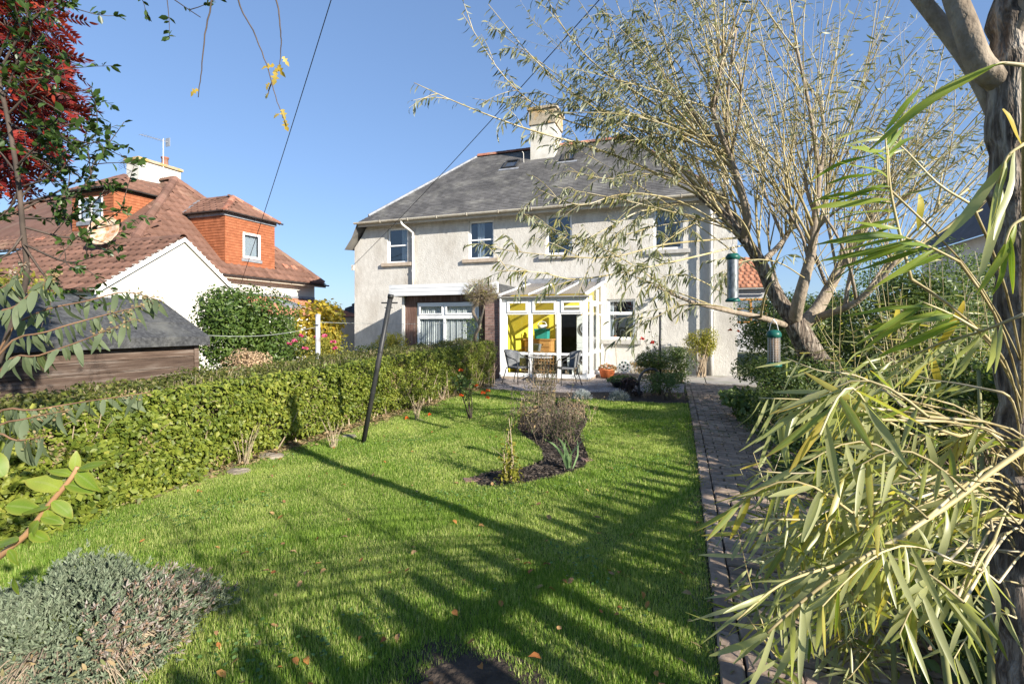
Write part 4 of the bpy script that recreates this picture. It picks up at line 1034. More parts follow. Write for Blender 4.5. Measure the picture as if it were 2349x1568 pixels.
# white gabled outbuilding in front of the neighbour house
GX = -13.0; ga = xp(419, 549, GX); gn = xp(212, 678, GX); gf = xp(555.6, 675.8, GX)
gz = (gn.z+gf.z)/2; gn = Vector((GX, gn.y, gz)); gf = Vector((GX, gf.y, gz))
ob = thing('gabled_outbuilding', 'white rendered gable end with brown tiled roof in front of the neighbour house', 'outbuilding', (GX-2, ga.y, 0))
BX = -20.0
mb = MB(); mb.poly([(GX,gn.y+.12,0),(GX,gf.y-.12,0),(GX,gf.y-.12,gz),ga,(GX,gn.y+.12,gz)])
mb.poly([(GX,gn.y+.12,0),(GX,gn.y+.12,gz),(BX,gn.y+.12,gz),(BX,gn.y+.12,0)])
mb.poly([(GX,gf.y-.12,0),(BX,gf.y-.12,0),(BX,gf.y-.12,gz),(GX,gf.y-.12,gz)])
mb.build('wall', M['smooth_render'], ob)
g0 = Vector((BX,gn.y,gz)); g1 = Vector((GX+.05,gn.y,gz)); g2 = Vector((GX+.05,ga.y,ga.z+.03)); g3 = Vector((BX,ga.y,ga.z+.03))
mb = MB().poly([g0,g1,g2,g3]); mb.poly([g3,g2,(GX+.05,gf.y,gz),(BX,gf.y,gz)])
gr = mb.build('roof', M['pantile'], ob)
Ud, Vd, Nd = plane_from(g0, g1-g0, g3); tile_field(gr, g0, Ud, Vd, Nd, [uv(p,g0,Ud,Vd) for p in (g0,g1,g2,g3)], .33, .34, TP, 'roof_tile', M['pantile'], 260, .005, (), False)
ridge_run(gr, g3+Vector((0,0,.04)), g2+Vector((0,0,.04)), .12, .4, M['pantile'], 'ridge_tile')
for p, q in ((gn, ga), (gf, ga)):
    d = (Vector(q)-Vector(p))
    MB().extr([(GX+.06,p.y,p.z-.09),(GX+.06,q.y,q.z-.06),(GX+.06,q.y,q.z+.05),(GX+.06,p.y,p.z+.04)], (.035,0,0)).build('bargeboard', M['upvc'], ob)
    for i in range(14):
        a = Vector(p).lerp(Vector(q), i/14); MB().extr([(GX+.0,a.y-.06,a.z+.01),(GX+.0,a.y+.06,a.z+.01),(GX+.0,a.y+.06,a.z+.05),(GX+.0,a.y-.06,a.z+.05)],(.10,0,0)).build('verge_tile', M['smooth_render'], gr)
t = thing('satellite_dish', 'rust stained dish on the outbuilding ridge', 'satellite dish', (-15.6, ga.y-.3, ga.z))
dm_ = MB().lathe((0,0,0), [(0,0),(.2,.03),(.36,.09),(.45,.16),(.44,.17),(.3,.09),(0,.03)], 20).build('dish', M['rust'], t, smooth=True, local=True)
dm_.matrix_local = Matrix.Translation((0,0,.28)) @ Matrix.Rotation(math.radians(70), 4, 'X') @ Matrix.Rotation(math.radians(20), 4, 'Y')
MB().cyl((0,.1,-.1),(0,.05,.3), .025, n=8).build('bracket', M['antenna'], t, local=True)

# dark-roofed garage in the gap between the houses
t = thing('dark_roof_garage', 'small garage with black tiled roof in the gap between the houses', 'garage', (-14.3, 20, 0))
MB().box(-15.6,-12.2,19.6,23,0,1.75).build('wall', M['harl'], t)
MB().extr([(-15.9,19.3,1.72),(-11.9,19.3,1.72),(-11.9,21.3,2.6),(-15.9,21.3,2.6)], (0,0,.08)).build('roof', M['far_slate'], t)
Ue, Ve, Ne = plane_from(Vector((-15.9,19.3,1.81)), Vector((1,0,0)), Vector((-15.9,21.3,2.69)))
tile_field(t, Vector((-15.9,19.3,1.81)), Ue, Ve, Ne, [(0,0),(4,0),(4,2.15),(0,2.15)], .3, .28, TP, 'tiles', M['far_slate'], 0)
half_gutter(t, (-15.9,19.22,1.74), (-11.9,19.22,1.74), .05, M['gutter'])

# ------------------------------------------------------------------ shed behind the hedge
sh = thing('garden_shed', 'weathered plank shed with black felt roof behind the hedge', 'shed', (-7.3, 3.5, 0))
SX, SY1, SY0, SZ, SRZ, SRX = -6.55, 5.05, .2, 1.34, 1.84, -7.4
for i in range(9):
    z0 = .08+.142*i
    MB().extr([(SX,SY0,z0),(SX+.022,SY0,z0),(SX+.006,SY0,z0+.148),(SX-.012,SY0,z0+.148)], (0,SY1-SY0,0)).build('plank', M['plank'], sh)
    MB().extr([(2*SRX-SX,SY1,z0),(2*SRX-SX,SY1+.02,z0),(2*SRX-SX,SY1+.006,z0+.146),(2*SRX-SX,SY1-.01,z0+.146)], (2*(SX-SRX)-.01,0,0)).build('plank', M['plank'], sh)
MB().box(2*SRX-SX,SX-.014,SY0,SY1-.012,0,1.36).build('carcass', M['dark_core'], sh)
MB().box(SX-.02,SX+.04,SY1-.03,SY1+.035,0,1.36).build('corner_post', M['plank'], sh)
ov = .14
for sgn in (1, -1):
    ex = SRX+sgn*(SX-SRX+ov)
    MB().extr([(SRX,SY0-.2,SRZ),(ex,SY0-.2,SZ-.03),(ex,SY1+.12,SZ-.03),(SRX,SY1+.12,SRZ)], (0,0,.03)).build('roof', M['felt'], sh)
    MB().extr([(ex,SY0-.2,SZ-.03),(ex+sgn*.006,SY0-.2,SZ-.03),(ex+sgn*.006,SY0-.2,SZ-.12),(ex,SY0-.2,SZ-.12)], (0,SY1+.32-SY0,0)).build('felt_edge', M['felt'], sh)
    for q in (.33, .66):
        a = SRX+(ex-SRX)*q; z = SRZ+(SZ-.03-SRZ)*q+.031
        MB().box(min(a,a-sgn*.012),max(a,a-sgn*.012),SY0-.2,SY1+.12,z-.004,z+.012).build('felt_lap', M['felt'], sh)
MB().extr([(SRX,SY1+.1,SRZ-.02),(SX+ov,SY1+.1,SZ-.05),(SX+ov,SY1+.1,SZ-.14),(SRX,SY1+.1,SRZ-.12)], (0,.025,0)).build('bargeboard', M['plank'], sh)

# ------------------------------------------------------------------ houses beyond, on the right
t = thing('red_roofed_house', 'distant house with red tiled roof glimpsed beyond the right wall corner', 'house', (4.5, 31, 0))
MB().box(1.6,4.0,30.2,36,0,3.6).build('wall', M['far_wall'], t)
q0 = Vector((1.2,29.9,3.55)); q1 = Vector((4.4,29.9,3.55)); q2 = Vector((3.6,32.2,5.4)); q3 = Vector((2.6,32.2,5.4))
MB().poly([q0,q1,q2,q3]).poly([q0,q3,(1.2,36.4,3.55)]).build('roof', M['far_tile'], t)
Ue, Ve, Ne = plane_from(q0, q1-q0, q3); tile_field(t, q0, Ue, Ve, Ne, [uv(p,q0,Ue,Ve) for p in (q0,q1,q2,q3)], .3, .3, TP, 'tiles', M['far_tile'], 0)
half_gutter(t, (1.1,29.8,3.5), (4.4,29.8,3.5), .07, M['pipe'])
window(t, frame_y(0,30.2), 2.3, 3.9, 1.6, 2.95, muls=(3.1,), rails=(2.4,), fw=.1, fm=M['orange_frame'], set_back=-.03, room=False)
t = thing('slate_roofed_house', 'pale house with dark slate roof half hidden behind the willow stems', 'house', (12, 17, 0))
MB().box(8.6,18,17.2,24,0,4.3).build('wall', M['far_wall'], t)
q0 = Vector((8.2,16.9,4.2)); q1 = Vector((18.4,16.9,4.2)); q2 = Vector((16,20.6,7.0)); q3 = Vector((10.4,20.6,7.0))
MB().poly([q0,q1,q2,q3]).poly([q0,q3,(8.2,24.3,4.2)]).build('roof', M['far_slate'], t)
Ue, Ve, Ne = plane_from(q0, q1-q0, q3); tile_field(t, q0, Ue, Ve, Ne, [uv(p,q0,Ue,Ve) for p in (q0,q1,q2,q3)], .25, .2, t_slate(.24,.24), 'slates', M['far_slate'], 0)
for x in (9.6, 12.2, 14.8): window(t, frame_y(0,17.2), x, x+1.0, 2.5, 3.8, rails=(3.15,), fw=.08, set_back=-.03, room=False)

# ------------------------------------------------------------------ path bricks
path = thing('path', None, None); path['kind'] = 'structure'
bspots = []
def brickmesh(l, w_, h_):
    mb = MB(); b = .008
    mb.add([(-l/2,-w_/2,0),(l/2,-w_/2,0),(l/2,w_/2,0),(-l/2,w_/2,0),(-l/2,-w_/2,h_-b),(l/2,-w_/2,h_-b),(l/2,w_/2,h_-b),(-l/2,w_/2,h_-b),
            (-l/2+b,-w_/2+b,h_),(l/2-b,-w_/2+b,h_),(l/2-b,w_/2-b,h_),(-l/2+b,w_/2-b,h_)],
           [(8,9,10,11),(4,5,9,8),(5,6,10,9),(6,7,11,10),(7,4,8,11),(0,1,5,4),(1,2,6,5),(2,3,7,6),(3,0,4,7)], 0)
    return mb
pb = [brickmesh(.212,.098,.032).mesh('brick', M['path_brick']), brickmesh(.104,.098,.032).mesh('brick', M['path_brick'])]
xl = lambda y: .18-.004*y-.0013*y*y
y = .8
while y < 13.2:
    bspots.append((xl(y)-.0, y+.11, math.pi/2+R.uniform(-.02,.02), 0)); y += .222
y = .8; row = 0
while y < 13.2:
    x0 = xl(y)+.06; xx = x0
    while xx < 1.08:
        half = row % 2 and xx == x0; w_ = .104 if half else .212
        bspots.append((xx+w_/2+R.uniform(-.004,.004), y+.05+R.uniform(-.004,.004), R.uniform(-.03,.03)+(math.pi if R.random() < .5 else 0), 1 if half else 0)); xx += w_+.009
    y += .109; row += 1
bspots.sort(key=lambda s_: s_[0]**2+s_[1]**2)
for i, (x, y, a, kk) in enumerate(bspots[:300]):
    m = Matrix.Translation((x, y, .006+R.uniform(-.004,.008))) @ Matrix.Rotation(a, 4, 'Z') @ Matrix.Rotation(R.uniform(-.04,.04), 4, 'X')
    link('brick', pb[kk], path, m)
mb = MB()
for (x, y, a, kk) in bspots[300:]:
    m = Matrix.Translation((x, y, .006+R.uniform(-.004,.006))) @ Matrix.Rotation(a, 4, 'Z') @ Matrix.Rotation(R.uniform(-.03,.03), 4, 'X')
    b_ = brickmesh(.104 if kk else .212,.098,.032); mb.add([m @ Vector(v) for v in b_.v], b_.f)
mb.build('bricks', M['path_brick'], path)['kind'] = 'stuff'

# ------------------------------------------------------------------ poles, lines, wires
pb_ = gp(833, 1018); pt = dp(897, 675, 6.1)
t = thing('washing_line_pole', 'black iron washing line pole leaning over the lawn by the hedge', 'pole', pb_)
d = (pt-pb_)
MB().tube([pb_-d*.03, pb_+d*.985], .031, 14).build('shaft', M['black_iron'], t, smooth=True)
MB().tube([pb_+d*.975, pb_+d*1.0], [.037,.037], 14).build('cap', M['black_iron'], t, smooth=True)
for q in (.35, .62): MB().tube([pb_+d*q, pb_+d*(q+.006)], .034, 14).build('seam', M['black_iron'], t)
s_ = Vector((CT,ST,0)); c_ = pb_+d*.945
MB().tube([c_-s_*.10, c_+s_*.10], .009, 6).build('cross_pin', M['black_iron'], t)
MB().tube([c_-d.normalized()*.06-s_*.05, c_-d.normalized()*.06+s_*.05], .006, 6).build('cross_pin', M['black_iron'], t)
gp_ = Vector((-6.36, 7.28, 0))
t = thing('grey_post', 'peeling grey painted post standing behind the hedge near the yellow bush', 'post', gp_)
MB().tube([gp_, gp_+Vector((0,0,1.66))], [.045,.042], 12).build('shaft', M['grey_post'], t, smooth=True)
MB().lathe(gp_+Vector((0,0,1.66)), [(.046,0),(.046,.03),(.0,.045)], 12).build('cap', M['grey_post'], t)
MB().tube([gp_+Vector((-.06,-.05,1.5)), gp_+Vector((.06,-.05,1.5))], .008, 6).build('cleat', M['wire'], t)
def wire(name, label, a, b, sag, r, mat):
    a = Vector(a); b = Vector(b)
    o = MB().tube(curve(a, b, (0,0,-sag), 14), r, 5).build(name, mat, smooth=True)
    return tag(o, label, 'wire')
wire('washing_line', 'thin washing line from the grey post to the brown extension', gp_+Vector((0,0,1.55)), (-5.9,12.98,1.6), .05, .004, M['line'])
wire('washing_line', 'slack washing line from the shed corner towards the grey post', (SX,SY1+.05,1.36), gp_+Vector((0,-.05,1.46)), .08, .004, M['line'])
wire('overhead_cable', 'black overhead cable crossing the open sky to the neighbour house', dp(550,658,18.6), dp(800,-130,9), .1, .010, M['wire'])
wire('overhead_cable', 'black overhead cable rising from the left corner of the pebbledashed house', (-11.95,15.55,3.72), dp(1500,-140,7), .12, .008, M['wire'])

# ------------------------------------------------------------------ patio furniture
def chair(name, label, loc, rz):
    t = thing(name, label, 'chair', loc, rz, 'bistro set on the gravel')
    seat = MB()
    n = 10; vs_ = []; fs = []
    for j in range(2):
        for i in range(n+1):
            a = math.pi*i/n; vs_.append((.225*math.cos(a), .04+.17*math.sin(a), .41+.03*j))
        vs_ += [(-.21,-.22,.41+.03*j), (.21,-.22,.41+.03*j)]
    m_ = n+3
    fs = [tuple(range(m_))[::-1], tuple(range(m_, 2*m_))] + [(i, (i+1) % m_, m_+(i+1) % m_, m_+i) for i in range(m_)]
    seat.add(vs_, fs).build('seat', M['wicker'], t, local=True)
    # curved woven back
    vs_ = []; fs = []; n = 14; rows = 5
    for j in range(rows+1):
        q = j/rows; z = .44+.38*q; r_ = .235+.05*q
        for i in range(n+1):
            a = math.radians(18)+math.radians(144)*i/n
            top = .06*math.sin(math.pi*i/n)*q
            vs_.append((r_*math.cos(a), .02+r_*math.sin(a)*(.85+.25*q), z+top-.03))
    for j in range(rows):
        for i in range(n): fs.append((j*(n+1)+i, j*(n+1)+i+1, (j+1)*(n+1)+i+1, (j+1)*(n+1)+i))
    b_ = MB().add(vs_, fs).build('backrest', M['wicker'], t, smooth=True, local=True)
    so = b_.modifiers.new('thick', 'SOLIDIFY'); so.thickness = .014
    rim = [vs_[rows*(n+1)+i] for i in range(n+1)]
    pts = [(.24,-.24,.0),(.235,-.23,.45),(.25,-.2,.60),(.27,-.08,.655)]
    arm = pts + [(.285,.06,.70)] + rim[1:-1] + [(-.285,.06,.70)] + [(-x, y_, z) for x, y_, z in pts[::-1]]
    MB().tube(smooth_line(arm, 2), .0125, 8).build('arm_frame', M['chair_frame'], t, smooth=True, local=True)
    for sx in (-1, 1):
        MB().tube(smooth_line([(sx*.20,.16,.42),(sx*.215,.22,.22),(sx*.235,.29,0)], 3), .0125, 8).build('leg', M['chair_frame'], t, smooth=True, local=True)
        MB().tube([(sx*.235,-.225,.41),(sx*.20,.165,.41)], .011, 6).build('seat_rail', M['chair_frame'], t, local=True)
    MB().tube([(-.235,-.225,.40),(.235,-.225,.40)], .011, 6).build('seat_rail', M['chair_frame'], t, local=True)
    return t
c1 = gp(1195, 872); c2 = gp(1300, 876)
chair('garden_chair', 'grey wicker bistro chair near the hedge end, facing the table', (-4.18,11.95,.008), math.radians(70))
chair('garden_chair', 'grey wicker bistro chair between the table and the conservatory corner', (-2.88,12.15,.008), math.radians(-62))
t = thing('bistro_table', 'small round folding bistro table between the two wicker chairs', 'table', (-3.55, 11.95, .008), .35, 'bistro set on the gravel')
MB().lathe((0,0,0), [(0,.70),(.29,.70),(.30,.695),(.30,.68),(.285,.675),(0,.68)], 28).build('table_top', M['table_top'], t, local=True)
for sx in (-.2, .2):
    for sg in (-1, 1):
        MB().tube([(sx*(1.0 if sg > 0 else .92), -.26*sg, 0), (sx*(1.0 if sg > 0 else .92), .22*sg, .675)], .0105, 6).build('leg', M['chair_frame'], t, local=True)
for yy in (-.24, .24): MB().tube([(-.2,yy,.03),(.2,yy,.03)], .009, 6).build('stretcher', M['chair_frame'], t, local=True)
MB().tube([(-.2,0,.335),(.2,0,.335)], .009, 6).build('stretcher', M['chair_frame'], t, local=True)

# things against the kitchen wall
sl = MB().box(-2.05,-.45,14.1,14.35,.036,.14).build('timber_sleeper', M['sleeper'], bevel=.012); tag(sl, 'grey timber sleeper edging on the slab below the kitchen window', 'sleeper')
pp = gp(1377, 866)
t = thing('orange_planter', 'orange plastic trough of bedding plants beside the conservatory door', 'planter', (-2.22,14.05,.035))
MB().lathe((0,0,0), [(0,.0),(.17,0),(.23,.20),(.245,.21),(.245,.235),(.21,.235),(.2,.2),(0,.19)], 20).build('pot', M['terracotta'], t, smooth=True, local=True)
P = np.array([(-2.22,14.05,.25)]) + rdir(320)*np.array([[.26,.22,.13]]); P[:, 2] = np.abs(P[:, 2]-.25)+.25
leaves('foliage', P, rdir(320), unit(rdir(320)+[0,0,1]), .05, .03, M['dry_leaf'], t); 
P = np.array([(-2.22,14.05,.27)]) + rdir(60)*np.array([[.22,.18,.13]]); P[:, 2] = np.abs(P[:, 2]-.27)+.28
leaves('petals', P, rdir(60), unit(rdir(60)+[0,0,1]), .04, .035, M['orange_petal'], t)
t = thing('hose_reel', 'pale plastic hose reel wheel standing on the timber sleeper', 'hose reel', (-1.78,14.2,.142), .15)
def ring(mb, c, r0, r1, y0, y1, n=28):
    vs_ = []; fs = []
    for yy in (y0, y1):
        for rr in (r0, r1):
            for k in range(n):
                a = 2*math.pi*k/n; vs_.append((c[0]+rr*math.cos(a), yy, c[2]+rr*math.sin(a)))
    for k in range(n):
        k2 = (k+1) % n
        fs += [(k,k2,n+k2,n+k), (2*n+k,3*n+k,3*n+k2,2*n+k2), (k,2*n+k,2*n+k2,k2), (n+k,n+k2,3*n+k2,3*n+k)]
    mb.add(vs_, fs)
for y0 in (-.07, .05):
    mb = MB(); ring(mb, (0,0,.2), .15, .195, y0, y0+.02)
    ring(mb, (0,0,.2), .035, .085, y0, y0+.019)
    for k in range(8):
        a = 2*math.pi*k/8; mb.tube([(.08*math.cos(a),y0+.01,.2+.08*math.sin(a)),(.16*math.cos(a),y0+.01,.2+.16*math.sin(a))], .016, 5)
    mb.build('wheel', M['reel'], t, local=True)
MB().cyl((0,-.075,.2),(0,.075,.2), .034, n=14).build('hub', M['dark_plastic'], t, local=True)
mb = MB()
for k in range(4): ring(mb, (0,0,.2), .10, .135, -.045+.022*k, -.025+.022*k, 20)
mb.build('hose', M['green_plastic'], t, local=True)
for sx in (-1, 1): MB().tube([(0,0,.2),(sx*.17,0,.0)], .014, 6).build('stand_leg', M['reel'], t, local=True)
hp = MB().tube(smooth_line([(-2.2,15.5,1.0),(-2.18,15.45,.95),(-2.15,15.4,.5),(-2.1,15.2,.06)], 4), .012, 6).build('garden_hose', M['sleeper'], smooth=True); tag(hp, 'brown hose hanging from the wall tap below the kitchen sill', 'hose')
tp = thing('wall_tap', 'small brass outside tap on the wall under the kitchen sill', 'tap', (-2.2,15.5,.95))
MB().tube([(-2.2,15.59,1.0),(-2.2,15.5,1.0),(-2.2,15.49,.94)], .016, 8).build('spout', M['orange_frame'], tp); MB().box(-2.25,-2.15,15.5,15.52,1.03,1.045).build('handle', M['steel'], tp)
t = thing('low_planter', 'shallow dark bowl of trailing green plants on the gravel', 'planter', (-1.55,12.1,.008))
MB().lathe((0,0,0), [(.2,0),(.30,.16),(.32,.16),(.29,.13),(0,.12)], 20).build('bowl', M['dark_plastic'], t, smooth=True, local=True)
P = np.array([(-1.55,12.1,.16)]) + rdir(900)*np.array([[.34,.3,.14]]); P[:, 2] = np.abs(P[:, 2]-.16)+.14
leaves('foliage', P, rdir(900), unit(rdir(900)+[0,0,1]), .05, .025, M['mid_leaf'], t)

# ------------------------------------------------------------------ bird feeders in the willow
def feeder(name, label, c, h, r, cap, solid, hang=.25):
    t = thing(name, label, 'bird feeder', c)
    MB().lathe((0,0,0), [(0,0),(r*1.3,0),(r*1.35,.012),(r*1.05,.03),(r*1.02,.03)], 18).build('base', M['green_plastic'], t, smooth=True, local=True)
    MB().lathe((0,0,0), [(r*1.05,h-.04),(r*1.3,h-.03),(r*1.25,h-.01),(r*.9,h+.012),(0,h+.016)], 18).build('lid', M['green_plastic'], t, smooth=True, local=True)
    if solid:
        MB().lathe((0,0,0), [(r,.03),(r,h-.04)], 22).build('tube', M['mesh_metal'], t, smooth=True, local=True)
    else:
        MB().lathe((0,0,0), [(0,.035),(r*.86,.035),(r*.86,h*.8),(0,h*.84)], 16).build('peanuts', M['nut'], t, smooth=True, local=True)
        mb = MB()
        for k in range(14):
            a = 2*math.pi*k/14; mb.tube([(r*math.cos(a),r*math.sin(a),.03),(r*math.cos(a),r*math.sin(a),h-.035)], .0016, 4)
        k = 0
        while .04+k*.012 < h-.04:
            z = .04+k*.012; mb.tube([(r*math.cos(2*math.pi*j/14), r*math.sin(2*math.pi*j/14), z) for j in range(15)], .0014, 4); k += 1
        mb.build('cage', M['steel'], t, local=True)
    MB().tube([(-r*.8,0,h),(-r*.5,0,h+.06),(0,0,h+.09),(r*.5,0,h+.06),(r*.8,0,h)], .0025, 5).build('handle', M['steel'], t, local=True)
    MB().tube([(0,0,h+.09),(0,0,h+.09+hang)], .0022, 5).build('hanger', M['wire'], t, local=True)
    return t
fd1 = dp(1681, 692, 4.3); fd2 = dp(1775, 840, 3.6)
feeder('bird_feeder', 'tall grey mesh tube bird feeder hanging before the house wall', fd1, 107*4.3/1140, .046, None, True)
feeder('bird_feeder', 'wire cage peanut feeder hanging low before the shrubs', fd2, 79*3.6/1140, .040, None, False)
# ------------------------------------------------------------------ lawn grass
def in_poly_np(poly, X, Y):
    c = np.zeros(len(X), bool); n = len(poly)
    for i in range(n):
        (x1, y1), (x2, y2) = poly[i], poly[(i+1) % n]
        m = ((y1 > Y) != (y2 > Y)) & (X < (x2-x1)*(Y-y1)/((y2-y1) if y2 != y1 else 1e-9)+x1); c ^= m
    return c
BED = [tuple(gp(*p)[:2]) for p in ((1076,1100),(1130,1082),(1200,1074),(1245,1060),(1243,1030),(1205,1005),(1185,985),(1195,960),(1215,938),(1270,925),(1335,930),(1350,965),(1330,1000),(1352,1050),(1340,1075),(1270,1098),(1180,1113),(1100,1116))]
def cn(X, Y, f, s):                      # cheap smooth noise
    return (np.sin(X*f+s)*np.cos(Y*f*1.3-s*2)+np.sin(X*f*2.3-Y*f*1.7+s*3)*.6+np.cos(X*f*4.1+Y*f*3.3+s)*.35)/1.95
def blades(name, n, ymin, ymax, xmin, xmax, hl, wd, lab=None):
    X = NR.uniform(xmin, xmax, n); Y = NR.uniform(ymin, ymax, n)
    depth = -X*ST+Y*CT; side = X*CT+Y*ST
    keep = in_poly_np(LAWN_G, X, Y) & ~in_poly_np(BED, X, Y) & (depth > 1.55) & (np.abs(side) < depth*1.12+.3)
    sx, sy = (X+.88)/.36, (Y-1.90)/.22                      # bare earth by the near edge
    keep &= (sx*sx+sy*sy+.7*cn(X, Y, 9, 3.1) > NR.uniform(.3, 1.3, n))
    keep &= (cn(X, Y, 5, 1.3) > NR.uniform(-1.9, -.75, n))
    keep &= ~((X > .13-.004*Y-.0013*Y*Y-.10) & (NR.random(n) < .5))
    X, Y = X[keep], Y[keep]; n = len(X)
    clump = cn(X, Y, 3.0, .4); h = hl*(.55+.7*NR.random(n))*(1+.45*clump)
    a = NR.uniform(0, 2*np.pi, n); tilt = NR.uniform(.3, 1.5, n)
    D = np.stack([np.cos(a)*tilt, np.sin(a)*tilt, np.ones(n)], 1); N = np.stack([-np.cos(a), -np.sin(a), tilt], 1)
    rnd = np.clip(.42+.26*cn(X, Y, 1.7, 2.2)+.16*cn(X, Y, 7.3, .9)+NR.normal(size=n)*.19+.10*clump, .01, .99)
    dry = NR.random(n) < .05+.10*(cn(X, Y, 2.6, 6.1) > .45); rnd[dry] = .99
    P = np.stack([X, Y, np.full(n, .002)], 1)
    return P, D, N, h, wd*(.7+.6*NR.random(n)), rnd
LAWN_G = [(-4.42,.5),(.125,.5),(.115,2),(.06,6),(-.04,9.97),(-1.2,9.77),(-2.6,9.85),(-3.3,10.5),(-4.6,10.6)]
parts = [blades('g', 360000, 1.3, 4.2, -4.5, .13, .034, .0032), blades('g', 190000, 4.2, 7.2, -4.6, .13, .036, .0052), blades('g', 90000, 7.2, 10.7, -4.7, .13, .042, .0090)]
cat = [np.concatenate([p[i] for p in parts]) for i in range(6)]
g = leaves('grass', *cat[:5], M['grass'], None, T_BLADE, rnd=cat[5])
tag(g, 'mown green lawn grass between the hedge and the path', 'grass', kind='stuff')
o = sheet('bare_patch', [(-1.3,1.7),(-.95,1.62),(-.55,1.66),(-.5,1.9),(-.62,2.08),(-.85,2.14),(-1.1,2.12),(-1.28,1.95)], .0075, M['soil'])
# clover and daisies among the grass
n = 9000
X = NR.uniform(-4.3, -.2, n); Y = NR.uniform(1.5, 8, n)
k = (cn(X, Y, 1.9, 5.0) > .35) & ~in_poly_np(BED, X, Y) & in_poly_np(LAWN_G, X, Y); X, Y = X[k], Y[k]; n = len(X)
P = np.stack([X, Y, NR.uniform(.02, .05, n)], 1)
o = leaves('clover', P, unit(NR.normal(size=(n, 3))*[1,1,.25]), unit(NR.normal(size=(n, 3))*.4+[0,0,1]), .022, .018, M['clover'], None, T_OVAL)
tag(o, 'patches of clover leaves growing through the lawn', 'clover', kind='stuff')
# fallen leaves, one object each
me_f = []
for q in range(3):
    tv, tf = T_OVAL; vv = tv.copy(); vv[:, 2] += .12*np.sin(vv[:, 0]*4+q)+.1*np.abs(vv[:, 1]); me_f.append(np_mesh('fallen_leaf', vv, tf, M['fallen'], np.zeros(len(vv)), True))
nf = 0
while nf < 170:
    dep = 1.9+7*R.random()**1.6; X_ = R.uniform(-.75, .45)*dep; x = X_*CT-dep*ST; y = X_*ST+dep*CT
    if not inside(LAWN_G, x, y): continue
    l = R.uniform(.03, .06)
    m = Matrix.Translation((x, y, R.uniform(.03, .05))) @ Matrix.Rotation(R.uniform(0, 6.28), 4, 'Z') @ Matrix.Rotation(R.uniform(-.5, .5), 4, 'X') @ Matrix.Rotation(R.uniform(-.4, .4), 4, 'Y') @ Matrix.Diagonal((l, l*.6, l, 1))
    o = link('fallen_leaf', me_f[nf % 3], None, m); tag(o, 'small fallen autumn leaf lying on the lawn', 'leaf', 'fallen leaves on the lawn'); nf += 1
# mulch bed
bed = MB().poly([(x, y, .009) for x, y in BED]).build('planting_bed', M['soil']); bed['kind'] = 'structure'
n = 5200
bx = [p[0] for p in BED]; by = [p[1] for p in BED]
X = NR.uniform(min(bx), max(bx), n*2); Y = NR.uniform(min(by), max(by), n*2); k = in_poly_np(BED, X, Y); X, Y = X[k], Y[k]; n = len(X)
o = leaves('bark_mulch', np.stack([X, Y, NR.uniform(.01, .035, n)], 1), unit(NR.normal(size=(n, 3))*[1,1,.35]), unit(NR.normal(size=(n, 3))*.5+[0,0,1]), NR.uniform(.03,.07,n), NR.uniform(.012,.025,n), M['mulch'], None)
tag(o, 'dark bark mulch covering the island bed', 'mulch', kind='stuff')
for i, (px, py) in enumerate(((1085,1103),(1350,1056))):
    p = gp(px, py); o = MB().box(-.10,.10,-.045,.045,-.03,.03).build('edging_brick', M['brick'], bevel=.008, local=True); o.location = p+Vector((0,0,-.01)); o.rotation_euler = (.1,.15,R.uniform(-.6,.8)*2)
    tag(o, ['red edging brick at the near left tip of the island bed', 'tilted red edging brick at the right edge of the island bed'][i], 'brick')
# gravel pebbles
n = 9000
PG = [(-5.0,10.8),(-2.5,10.8),(-2.2,11.0),(-1.2,11.35),(-.2,11.7),(-.2,13.25),(-2.2,13.5),(-2.2,13.6),(-2.5,12.9),(-5.0,12.9)]
X = NR.uniform(-5, -.2, n*2); Y = NR.uniform(10.8, 13.6, n*2); k = in_poly_np(PG, X, Y); X, Y = X[k], Y[k]; n = len(X)
tv = np.array([(.5,0,0),(0,.5,0),(-.5,0,0),(0,-.5,0),(0,0,.35),(0,0,-.3)]); tf = np.array([(0,1,4),(1,2,4),(2,3,4),(3,0,4)])
s_ = NR.uniform(.014, .032, n); a = NR.uniform(0, 6.28, n); ca, sa = np.cos(a), np.sin(a)
V = np.stack([(tv[None,:,0]*ca[:,None]-tv[None,:,1]*sa[:,None])*s_[:,None]*1.3+X[:,None], (tv[None,:,0]*sa[:,None]+tv[None,:,1]*ca[:,None])*s_[:,None]+Y[:,None], tv[None,:,2]*s_[:,None]+.012+0*X[:,None]], 2).reshape(-1,3)
o = np_obj('gravel', V, (tf[None]+(np.arange(n)*6)[:,None,None]).reshape(-1,3), M['pebble'], None, np.repeat(NR.random(n), 6))
tag(o, 'pinkish grey gravel of the patio in front of the conservatory', 'gravel', kind='stuff')

